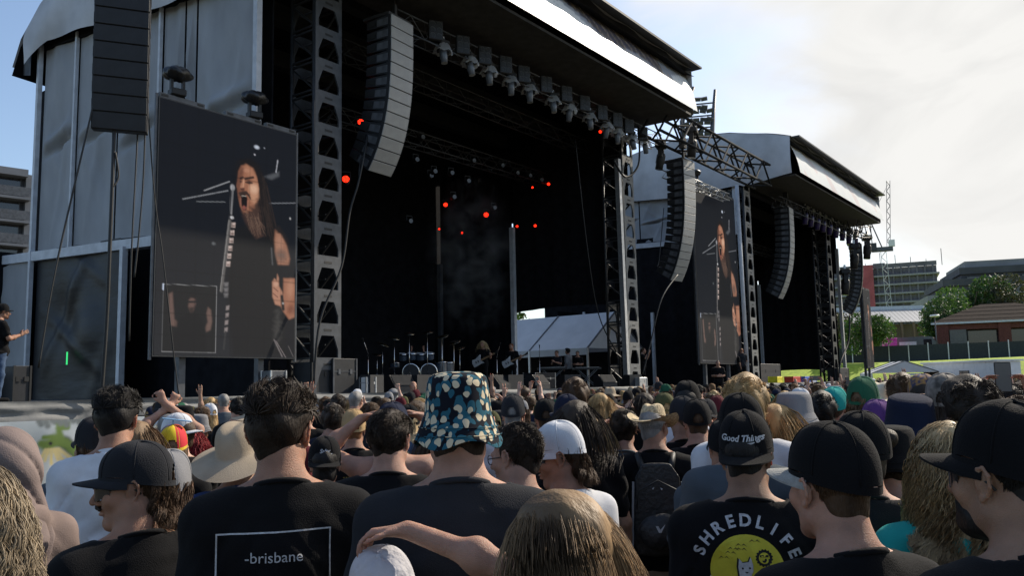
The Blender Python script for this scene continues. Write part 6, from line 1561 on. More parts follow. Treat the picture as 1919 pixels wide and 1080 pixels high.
    if hat:
        kind = hat[0]; c1 = hat[1]; m1 = cloth(c1) if isinstance(c1, str) else c1; m2 = (cloth(hat[2]) if isinstance(hat[2], str) else hat[2]) if len(hat) > 2 and hat[2] else m1
        hy = hat[3] if len(hat) > 3 else 0.; hp = hat[4] if len(hat) > 4 else 0.
        HT = HM @ Matrix.Translation((0, 0, .014 if 'cap' in kind else .004)) @ Matrix.Rotation(rad(hy), 4, 'Z') @ Matrix.Rotation(rad(hp + (5 if 'cap' in kind else 0)), 4, 'X')
        if kind in ('cap', 'cap_closed'):
            c = obj('cap', cached(('cap', kind), lambda: cap_crown(opening=kind == 'cap')), m1, t, mtx=HT); c.scale = (1.02, 1.02, 1.08)
            obj('brim', cached('brim', cap_brim), m2, c); obj('button', cached('btn', lambda: MB().lathe([(.001, .1365), (.006, .136), (.009, .131)], 10, Matrix.Translation((0, -.014, 0))).mesh('button')), m1, c); obj('sweatband', cached('band', cap_band), m1, c); obj('seams', cached('seams', cap_seams), m1, c)
        elif kind == 'bucket':
            c = obj('bucket_hat', cached('bucket', bucket_mesh), m1, t, mtx=HT); c.scale = (1.03, 1.03, 1.03); obj('stitching', cached('bst', bucket_stitch), m1, c)
        elif kind == 'cowboy':
            c = obj('hat_crown', cached('cwc', lambda: cowboy_mesh('crown')), m1, t, mtx=HT); obj('hat_brim', cached('cwb', lambda: cowboy_mesh('brim')), m1, c)
            obj('hat_band', cached('cwd', lambda: MB().grid(lambda u, v: (.0885 * math.cos(2 * math.pi * u), -.012 + .111 * math.sin(2 * math.pi * u), .038 + .03 * v), 48, 1).mesh('hat_band')), m2, c)
        elif kind == 'sunhat':
            c = obj('sun_hat', cached('wide', wide_mesh), m1, t, mtx=HT)
    if shade:
        s1 = obj('sunglasses' if shade != 'clear' else 'glasses', cached('shf', shades_frame) if shade != 'clear' else cached('glf', glasses_frame), M_rub, t, mtx=HM)
        if shade != 'clear':
            obj('lens', cached('shl', shades_mesh), M_glass, s1)
    if beard:
        def bm_():
            f = Field((-.10, -.03, -.17), (.10, .14, .0), .006)
            f.ell((0, .045, -.088), (.058, .058, .045), .02); f.ell((0, .085, -.052), (.032, .020, .010), .02)
            f.noise(lambda X, Y, Z: .003 * np.sin(120 * X + 60 * Z) * np.sin(100 * Y - 80 * Z)); f.ell((0, .112, -.066), (.020, .02, .007), .004, sub=True)
            me = arr_mesh('beard', *f.mesh('beard')); paint(me, np.full((len(me.vertices), 3), .4), 'tint'); return me
        obj('beard', cached('beard', bm_), hairm(beard), t, mtx=HM)
    return t

# ================================================================== FOREGROUND PEOPLE
def pmtx(t): return Matrix.LocRotScale(t.location, t.rotation_euler, t.scale)
def child(t, name):
    for c in t.children:
        if c.name.split('.')[0] == name: return c
def drape(me, mesh, O, U, Vv, D, eps=.003, far=1.):
    """lay a flat mesh (its x, y) on a surface by shooting rays along D"""
    n = len(mesh.vertices); co = np.empty(n * 3); mesh.vertices.foreach_get('co', co)
    V = co.reshape(-1, 3); P = [list(p.vertices) for p in mesh.polygons]
    bvh = BVHTree.FromPolygons([tuple(v) for v in V], P)
    O, U, Vv, D = Vector(O), Vector(U), Vector(Vv), Vector(D).normalized(); last = None
    for v in me.vertices:
        s = O + U * v.co.x + Vv * v.co.y - D * .6
        h = bvh.ray_cast(s, D, 2.)
        if h[0] is not None: last = h[3]; v.co = h[0] - D * eps
        else: v.co = s + D * ((last or .6) - eps)
    me.update(); return me
def subdiv(me, cuts_len):
    b = bmesh.new(); b.from_mesh(me); 
    for _ in range(3):
        es = [e for e in b.edges if e.calc_length() > cuts_len]
        if not es: break
        bmesh.ops.subdivide_edges(b, edges=es, cuts=1); bmesh.ops.triangulate(b, faces=b.faces)
    b.to_mesh(me); b.free(); return me
def flat_mesh(polys):
    me = bpy.data.meshes.new('print'); vs = []; fs = []
    for p in polys: fs.append(tuple(range(len(vs), len(vs) + len(p)))); vs += [(x, y, 0) for x, y in p]
    me.from_pydata(vs, [], fs)
    b = bmesh.new(); b.from_mesh(me); bmesh.ops.triangulate(b, faces=b.faces); b.to_mesh(me); b.free(); return me
M_pw = mat('white_print_ink', (.46, .46, .47), rough=.75, var=.22, scale=90, detail=6); M_py = mat('yellow_print_ink', (.55, .48, .03), rough=.7, var=.08, scale=30); M_pb = mat('blue_print_ink', (.03, .13, .28), rough=.7); M_pk = mat('black_print_ink', (.006, .006, .007), rough=.8)
def disc(cx, cy, r, n=28, a0=0., a1=360.): return [(cx + r * math.cos(rad(a0 + (a1 - a0) * k / n)), cy + r * math.sin(rad(a0 + (a1 - a0) * k / n))) for k in range(n + (0 if a1 - a0 >= 360 else 1))]
def back_print(shirt, me, m, name, cx, cz, eps): return obj(name, drape(me, shirt.data, (cx, 0, cz), (1, 0, 0), (0, 0, 1), (0, 1, 0), eps), m, shirt)

FG = 'people standing nearest the camera'
# --- man in black shirt with a framed print
P5 = person('dark wavy-haired man in black shirt with white framed print on his back', 528, 718, 2.6, face=4, yaw=-22, hatlift=.025, hair=('wavy', 'dark brown'), shirt=('tee', 'black'), skin_='tan', fine=2, seed=1, group=FG, bulk=1.04)
s5 = child(P5, 'shirt')
w = .0022
def frame_polys(x0, x1, z0, z1, w): return [[(x0, z1 - w), (x1, z1 - w), (x1, z1), (x0, z1)], [(x0, z0), (x0 + w, z0), (x0 + w, z1 - w), (x0, z1 - w)], [(x1 - w, z0), (x1, z0), (x1, z1 - w), (x1 - w, z1 - w)]]
back_print(s5, subdiv(flat_mesh(frame_polys(-.172, .125, -.30, .0, .0042)), .025), M_pw, 'print_frame', 0, 1.375, .004)
back_print(s5, text_mesh('-brisbane', .040), M_pw, 'print_lettering', -.025, 1.296, .004)

# --- man in patterned bucket hat
m = bpy.data.materials.new('patterned_hat_cloth'); m.use_nodes = True; nt = m.node_tree; pb = nt.nodes['Principled BSDF']; pb.inputs['Roughness'].default_value = .9; pb.inputs['Specular IOR Level'].default_value = .15
tc = nt.nodes.new('ShaderNodeTexCoord'); wn = nt.nodes.new('ShaderNodeTexNoise'); wn.inputs['Scale'].default_value = 34; wn.inputs['Detail'].default_value = 1
mxv = nt.nodes.new('ShaderNodeMix'); mxv.data_type = 'VECTOR'; mxv.inputs[0].default_value = .022
vo = nt.nodes.new('ShaderNodeTexVoronoi'); vo.inputs['Scale'].default_value = 40; vo.inputs['Randomness'].default_value = .75
vo2 = nt.nodes.new('ShaderNodeTexVoronoi'); vo2.inputs['Scale'].default_value = 40; vo2.inputs['Randomness'].default_value = .75
off = nt.nodes.new('ShaderNodeVectorMath'); off.operation = 'ADD'; off.inputs[1].default_value = (.004, .004, .008)
def ramp(stops, const=True):
    r = nt.nodes.new('ShaderNodeValToRGB'); r.color_ramp.interpolation = 'CONSTANT' if const else 'LINEAR'
    while len(r.color_ramp.elements) > 1: r.color_ramp.elements.remove(r.color_ramp.elements[-1])
    r.color_ramp.elements[0].position = stops[0][0]; r.color_ramp.elements[0].color = (*stops[0][1], 1)
    for p_, c_ in stops[1:]: e = r.color_ramp.elements.new(p_); e.color = (*c_, 1)
    return r
r1 = ramp([(0, (1, 1, 1)), (.40, (0, 0, 0))]); r2 = ramp([(0, (.02, .095, .135)), (.54, (.006, .008, .014))])
mc = nt.nodes.new('ShaderNodeMix'); mc.data_type = 'RGBA'; mc.inputs[7].default_value = (.55, .47, .33, 1)
L_ = nt.links.new
L_(tc.outputs['Object'], wn.inputs['Vector']); L_(tc.outputs['Object'], mxv.inputs[4]); L_(wn.outputs['Color'], mxv.inputs[5]); L_(mxv.outputs[1], vo.inputs['Vector']); L_(mxv.outputs[1], off.inputs[0]); L_(off.outputs[0], vo2.inputs['Vector'])
L_(vo2.outputs['Distance'], r1.inputs['Fac']); L_(vo.outputs['Distance'], r2.inputs['Fac']); L_(r1.outputs[0], mc.inputs[0]); L_(r2.outputs[0], mc.inputs[6]); L_(mc.outputs[2], pb.inputs['Base Color'])
M_pat = m
P6 = person('man in patterned navy, teal and cream bucket hat and charcoal shirt', 858, 701, 2.3, face=2, hatlift=.02, hair=('under', 'dark brown'), hat=('bucket', M_pat), shirt=('tee', 'charcoal'), skin_='fair', fine=1, seed=2, group=FG, bulk=1.02)
hb_ = child(P6, 'bucket_hat'); hb_.scale = (.99, .99, 1.10)

# --- man in grey cap and sunglasses, looking to the left
P3 = person('man in charcoal cap and sunglasses turned left, with moustache and mullet', 262, 824, 2.8, face=20, yaw=62, pitch=-4, hatlift=.02, hair=('mullet', 'brown'), hat=('cap', 'charcoal', 'charcoal', 0, 0), shirt=('tee', 'black'), skin_='tan', fine=2, seed=0, group=FG, shade='dark')
c3 = child(P3, 'cap'); c3.scale = (1.05, 1.05, 1.0)
mo = Field((-.05, .06, -.075), (.05, .14, -.03), .0035); mo.cap((-.026, .094, -.058), (0, .106, -.051), .0045, .007, .006); mo.cap((.026, .094, -.058), (0, .106, -.051), .0045, .007, .006)
mo.noise(lambda X, Y, Z: .0012 * np.sin(400 * X + 200 * Z)); obj('moustache', arr_mesh('moustache', *mo.mesh('m')), hairm('brown'), P3, mtx=head_mtx(62, -4))
bpy.context.view_layer.update()

# --- man in white shirt
P4 = person('black-haired man in white collared shirt near the dragon banner', 219, 728, 4.3, face=-6, yaw=-8, hatlift=.03, hair=('wavy', 'black'), shirt=('collar', 'white'), skin_='tan', fine=1, seed=1, group=FG)
obj('collar', cached('collar_tall', lambda: MB().grid(lambda u, v: ((.078 + .008 * (1 - v)) * math.cos(2 * math.pi * u), -.02 + (.070 + .008 * (1 - v)) * math.sin(2 * math.pi * u), 1.44 + .045 * v - .03 * math.sin(2 * math.pi * u)), 36, 4).mesh('collar')), cloth('white'), child(P4, 'shirt'))
# --- hooded person and curly-haired person at the left edge
def hood_mesh():
    f = Field((-.22, -.24, -.36), (.22, .2, .2), .008)
    f.ell((0, -.02, .03), (.115, .135, .125), .03); f.cap((0, -.04, -.05), (0, -.05, -.24), .115, .165, .06); f.ell((0, .14, -.02), (.065, .08, .10), .02, sub=True)
    f.noise(lambda X, Y, Z: .022 * (1 - np.abs(np.sin(26 * X + 3 * np.sin(8 * Z) + 17 * Y + 4 * Z))) ** 2 * np.clip(.65 - Z * 3, .35, 1.) - .008); return arr_mesh('hood', *f.mesh('hood'))
P2 = person('person under a mauve cloth hood at the left edge', 12, 797, 3.4, face=20, hatlift=.03, hair=('short', 'brown'), shirt=('hoodie', 'mauve'), skin_='fair', fine=0, seed=1, group=FG)
obj('hood', cached('hood', hood_mesh), mat('mauve_hood_cloth', (.19, .15, .14), rough=.95, var=.12, bump=.2, bscale=200, spec=.1), P2, mtx=head_mtx(0, 0))
P1 = person('person with long curly brown hair cropped by the left picture edge', -58, 850, 1.75, face=10, female=True, hatlift=.02, hair=('curly', mat('ash_blond_hair', (.11, .08, .05), col2=(.30, .235, .155), rough=.55, scale=6, bump=.2, bscale=90, spec=.3, stretch=(1, 1, .4))), shirt=('tank', 'black'), skin_='fair', fine=1, seed=0, group=FG)
# --- woman with highlighted hair reaching out, and the white cap in her hand
POSES['reach_cap'] = [((.20, .19, 1.545), (.21, .485, 1.635), (-.05, 1, -.10), (-.15, 0, -1), .62), ((-.235, -.03, 1.10), (-.235, .07, .87), (0, .25, -1), (1, 0, 0), .35)]
m = mat('highlighted_hair', (.022, .013, .008), col2=(.30, .19, .095), rough=.55, scale=4.2, bump=.2, bscale=90, spec=.3, detail=2, stretch=(1.6, 1, .3))
P8 = person('woman with long brown hair and blond highlights stretching one arm out', 1064, 914, 1.7, face=76, yaw=-18, pitch=-8, female=True, hatlift=.02, pose='reach_cap', hair=('long', m), shirt=('tank', 'black'), skin_='fair', fine=1, seed=1, group=FG)
M8 = pmtx(P8); hp = M8 @ Vector((.195, .600, 1.585))
M_cap2 = mat('white_cap_cotton', (.62, .61, .65), rough=.85, var=.12, scale=9, bump=.9, bscale=22, transl=.35)
hc = empty('held_cap', hp + R0 * .035 + Vector((0, 0, -.045)), 0, 'white cap held by its edge in the outstretched hand', 'cap'); hc.rotation_euler = (rad(26), rad(-10), rad(heading(700) - 90 + 8))
cc = obj('crown', cached(('cap', 'cap'), lambda: cap_crown()), M_cap2, hc, loc=(0, 0, -.07), scale=.88); obj('brim', cached('brim', cap_brim), M_cap2, cc); obj('sweatband', cached('band', cap_band), M_cap2, cc); obj('button', cached('btn', lambda: None), M_cap2, cc)
# --- right foreground: three men in black caps
M_gbrim = mat('grey_brim_cloth', (.26, .26, .245), rough=.9, var=.12, scale=60, bump=.3, bscale=200)
P16 = person('man in black cap with grey brim turned left, nearest at right', 1560, 792, 2.08, face=38, yaw=2, hatlift=.03, hair=('crop', 'brown'), hat=('cap_closed', 'black', M_gbrim, 16, 0), shirt=('tee', 'black'), skin_='fair', fine=2, seed=2, group=FG, bulk=.98)
P17 = person('bearded man in black cap and sunglasses at the right edge', 1893, 752, 1.95, face=44, yaw=12, hatlift=.03, hair=('crop', 'black'), hat=('cap_closed', 'black', None, 10, 2), shirt=('tee', 'black'), skin_='olive', fine=2, seed=0, group=FG, bulk=1.1, beard='black', shade='dark')
P15 = person('man in backward black script cap and black shirt with yellow sun print', 1392, 783, 2.95, face=2, yaw=-10, hatlift=.02, hair=('crop', 'black'), hat=('cap_closed', 'black', None, 180, -14), shirt=('tee', 'black'), skin_='olive', fine=1, seed=1, group=FG, bulk=1.14, beard='black')
s15 = child(P15, 'shirt'); CX, CZ = -.020, 1.275; k = .138
PS = .87
def bp(polys, m_, nm, e, sub=.03): back_print(s15, subdiv(flat_mesh([[(x * PS, y * PS) for x, y in p] for p in polys]), sub), m_, nm, CX, CZ, e)
bp([disc(0, 0, k, 40)], M_py, 'print_sun_disc', .0035)
bp([[(-k * .98, -.085 + .008 * math.sin(0)), (k * .98, -.085), (k * .9, -.20), (-k * .9, -.20)]], M_pb, 'print_sea', .0042)
waves = [[(-.12 + .04 * i, -.098 - .028 * j), (-.10 + .04 * i, -.090 - .028 * j), (-.08 + .04 * i, -.100 - .028 * j), (-.10 + .04 * i, -.097 - .028 * j)] for i in range(6) for j in range(3)]
bp(waves, M_pw, 'print_waves', .0048)
for q, sx in enumerate((-1, 1)):
    tr = [(sx * .155, -.19), (sx * .145, -.19), (sx * .128, -.06), (sx * .134, -.058)]; pol = [tr]
    for a in range(0, 360, 45):
        cx, cy = sx * .130, -.045; ex, ey = cx + .05 * math.cos(rad(a + 12)), cy + .034 * math.sin(rad(a + 12)) - .008
        nx, ny = -(ey - cy) * .16, (ex - cx) * .16; pol.append([(cx - nx, cy - ny), ((cx + ex) / 2 - nx * .9, (cy + ey) / 2 - ny + .006), (ex, ey), ((cx + ex) / 2 + nx * .6, (cy + ey) / 2 + ny)])
    bp(pol, M_pw, 'print_palm', .0052)
    bp([disc(sx * .126, -.058, .007, 8), disc(sx * .136, -.062, .007, 8)], M_py, 'print_coconuts', .006)
body = [(-.045, -.055), (-.030, -.02), (-.034, .02), (-.030, .052), (-.018, .036), (.004, .040), (.012, .058), (.020, .03), (.020, .006), (.012, -.008), (.034, -.03), (.058, -.045), (.085, -.038), (.074, -.058), (.060, -.064), (.058, -.092), (.046, -.092), (.042, -.068), (.006, -.070), (-.004, -.092), (-.018, -.092), (-.018, -.07), (-.036, -.088), (-.052, -.086)]
bp([[(x * 1.08 - .004, y * 1.06) for x, y in body]], M_pk, 'print_cat_outline', .0060, .02); bp([body], M_pw, 'print_cat', .0068, .02)
bp([[(-.075, -.090), (.0, -.104), (.078, -.098), (.085, -.092), (.0, -.094)]], M_py, 'print_board', .0075)
bp([disc(-.018, .016, .004, 8), disc(.008, .018, .004, 8), [(-.012, .004), (.004, .004), (-.004, -.002)]], M_pk, 'print_cat_face', .0078)
gear = []
for i in range(32): rr = .033 if i % 2 else .028; gear.append((.062 + rr * math.cos(i / 32 * 2 * math.pi), .055 + rr * math.sin(i / 32 * 2 * math.pi)))
bp([gear], M_pk, 'print_sun_gear', .0048, .02); bp([disc(.062, .055, .020, 18)], M_py, 'print_sun_face', .0056, .02); bp([[(.046, .066), (.078, .066), (.078, .058), (.046, .058)], disc(.062, .047, .008, 10, 180, 360)], M_pk, 'print_sun_shades', .0062, .02)
birds = []
for bx, by in ((-.02, .10), (.03, .115), (-.06, .07), (-.05, .085), (-.085, .05), (-.02, .085)): birds += [[(bx - .022, by - .006), (bx - .010, by + .006), (bx, by - .003), (bx - .010, by + .002)], [(bx, by - .003), (bx + .010, by + .006), (bx + .022, by - .006), (bx + .010, by + .002)]]
bp(birds, M_pk, 'print_birds', .0048, .02)
word = 'SHREDLIFE'
for i, ch in enumerate(word):
    a = 158 - (158 - 22) * i / (len(word) - 1); R_ = .168 * PS; me = text_mesh(ch, .062 * PS, bold=.0018)
    th = rad(a - 90)
    for v in me.vertices: x, y = v.co.x, v.co.y - .0; v.co.x, v.co.y = x * math.cos(th) - y * math.sin(th) + R_ * math.cos(rad(a)), x * math.sin(th) + y * math.cos(th) + R_ * math.sin(rad(a)); v.co.z = 0
    back_print(s15, me, M_pw, 'print_letter', CX, CZ, .004)
cap15 = child(P15, 'cap'); cap15.scale = (1.06, 1.06, 1.14)
def cap_text(capo, body, size, z, m_, shear=.25, dx=0., line=True, yside=1, bold=.0008):
    me = text_mesh(body, size, shear=shear, bold=bold); 
    obj('cap_lettering', drape(me, capo.data, (dx, 0, z), (-yside, 0, 0), (0, 0, 1), (0, -yside, 0), .002), m_, capo)
    if line: obj('cap_underline', drape(subdiv(flat_mesh([[(-.042, -.004), (.044, .004), (.044, .0065), (-.02, .003), (-.03, -.016), (-.036, .0)]]), .01), capo.data, (dx, 0, z - .010), (-yside, 0, 0), (0, 0, 1), (0, -yside, 0), .002), m_, capo)
cap_text(cap15, 'Good Things', .026, .058, M_pw)
# --- others of the near rows
P12 = person('man in white cap, sunglasses and white shirt bent to the left', 1052, 797, 3.5, face=38, yaw=48, pitch=-12, hatlift=.02, hair=('mullet', 'brown'), hat=('cap_closed', 'white', None, 0, 0), shirt=('collar', 'white'), skin_='tan', fine=2, seed=2, group=FG, shade='dark')
P11 = person('man with short brown hair and glasses looking left, black shirt', 968, 800, 3.25, face=20, yaw=35, pitch=-8, hair=('short', 'dark brown'), shirt=('tee', 'black'), skin_='fair', fine=2, seed=0, group=FG, shade='clear')
P9 = person('short-haired man in black shirt left of the patterned hat', 729, 772, 3.55, face=-6, yaw=-12, hair=('short', 'dark brown'), shirt=('tee', 'black'), skin_='fair', fine=1, seed=1, group=FG, bulk=1.05)
P9b = person('person in grey tank top with hands raised to the forehead', 735, 768, 4.5, face=0, pose='on_head', hair=('short', 'dark brown'), hat=('cap', 'navy', None, 0, 0), shirt=('tank', 'grey'), skin_='fair', seed=1, group=FG)
P10 = person('woman in small black script cap and black tank top', 609, 822, 4.3, face=0, female=True, hatlift=.02, hair=('under', 'black'), hat=('cap_closed', 'black', None, 180, -10), shirt=('tank', 'black'), skin_='fair', seed=1, group=FG)
cap_text(child(P10, 'cap'), 'Salty', .028, .062, M_pw, line=True)
P13 = person('man in woven straw cowboy hat wearing a black backpack and beige shorts', 1222, 752, 4.9, face=2, yaw=-25, hatlift=.035, hair=('crop', 'grey'), hat=('cowboy', mat('woven_straw', (.42, .33, .20), rough=.8, var=.5, scale=60, bump=.5, bscale=160), 'brown', 0, -8), shirt=('tee', 'black'), legs='shorts', legc='beige', skin_='tan', fine=1, seed=1, group=FG, beard='grey')
def backpack(P):
    M = pmtx(P); t = empty('backpack', M.translation, 0, 'black backpack with small white marks on the straw hat man', 'backpack'); t.rotation_euler = P.rotation_euler; t.scale = P.scale
    f = Field((-.20, -.40, .88), (.20, -.05, 1.50), .011); f.loft([(.93, .13, .10, -.235), (1.0, .145, .115, -.24), (1.2, .145, .115, -.235), (1.36, .125, .09, -.215), (1.43, .08, .05, -.19)], .03); f.ell((0, -.33, 1.08), (.115, .055, .10), .03); f.noise(wob(3, .006))
    b = obj('bag', arr_mesh('bag', *f.mesh('bag')), mat('black_nylon', (.012, .012, .014), rough=.5, var=.2, bump=.3, bscale=40), t)
    for s in (-1, 1):
        obj('shoulder_strap', MB().tube([(s * .08, -.17, 1.40), (s * .10, -.06, 1.475), (s * .115, .07, 1.43), (s * .13, .135, 1.30), (s * .15, .10, 1.12), (s * .15, -.10, .98)], .020, 6).mesh('shoulder_strap'), M_rub, t)
        obj('compression_strap', MB().bar((s * .152, -.26, .96), (s * .135, -.25, 1.34), .022, .012).mesh('compression_strap'), mat('grey_webbing', (.25, .25, .26)), t)
    obj('zip', MB().tube([(-.12, -.34, 1.2), (-.11, -.335, 1.30), (0, -.32, 1.355), (.11, -.335, 1.30), (.12, -.34, 1.2)], .004, 5).mesh('zip'), M_rub, b)
    obj('emblem', MB().add([(-.025, -.39, 1.12), (-.01, -.392, 1.12), (.0, -.392, 1.10), (.028, -.39, 1.13), (.005, -.393, 1.085), (-.008, -.393, 1.085)], [(0, 1, 2, 5), (2, 3, 4, 5)]).mesh('emblem'), M_pw, b)
    obj('emblem', MB().add([(-.035, -.335, 1.312), (-.022, -.338, 1.322), (-.028, -.338, 1.308)], [(0, 1, 2)]).add([(.01, -.338, 1.318), (.024, -.336, 1.312), (.018, -.337, 1.304)], [(0, 1, 2)]).mesh('emblem'), M_pw, b)
backpack(P13)
child(P13, 'hat_crown').scale = (.86, .86, .9)
P14 = person('woman in slate shirt with raised forearm left of the straw hat man', 1166, 770, 5.2, face=0, yaw=0, female=True, pose='shade_eyes', mirror=True, hair=('short', 'dark brown'), shirt=('tee', 'slate'), skin_='fair', seed=1, group=FG)
P18 = person('woman with long curly blond hair in teal top with dark straps', 1768, 785, 2.75, face=0, yaw=10, female=True, hatlift=.02, hair=('curly', mat('dark_rooted_blond_hair', (.20, .125, .055), col2=(.52, .38, .19), rough=.5, scale=5, bump=.2, bscale=90, detail=3, stretch=(1, 1, .4))), shirt=('tee', 'teal'), skin_='fair', fine=1, seed=1, group=FG)
for s in (-1, 1): obj('bag_strap', MB().tube([(s * .06, -.085, 1.46), (s * .10, -.135, 1.36), (s * .12, -.15, 1.2), (s * .13, -.14, 1.0)], .010, 6).mesh('bag_strap'), M_rub, child(P18, 'shirt'))
P19 = person('bare-backed person in black bucket hat with one black shoulder strap', 1660, 787, 3.3, face=-8, female=True, hair=('bun', 'dark brown'), hat=('bucket', 'black', None, 0, 0), hatlift=.02, shirt=None, skin_='pale', fine=1, seed=1, group=FG)
obj('shoulder_strap', MB().tube([(.09, .03, 1.44), (.10, -.07, 1.455), (.115, -.115, 1.36), (.12, -.125, 1.2), (.10, -.125, 1.05)], .011, 6).mesh('shoulder_strap'), M_rub, P19)
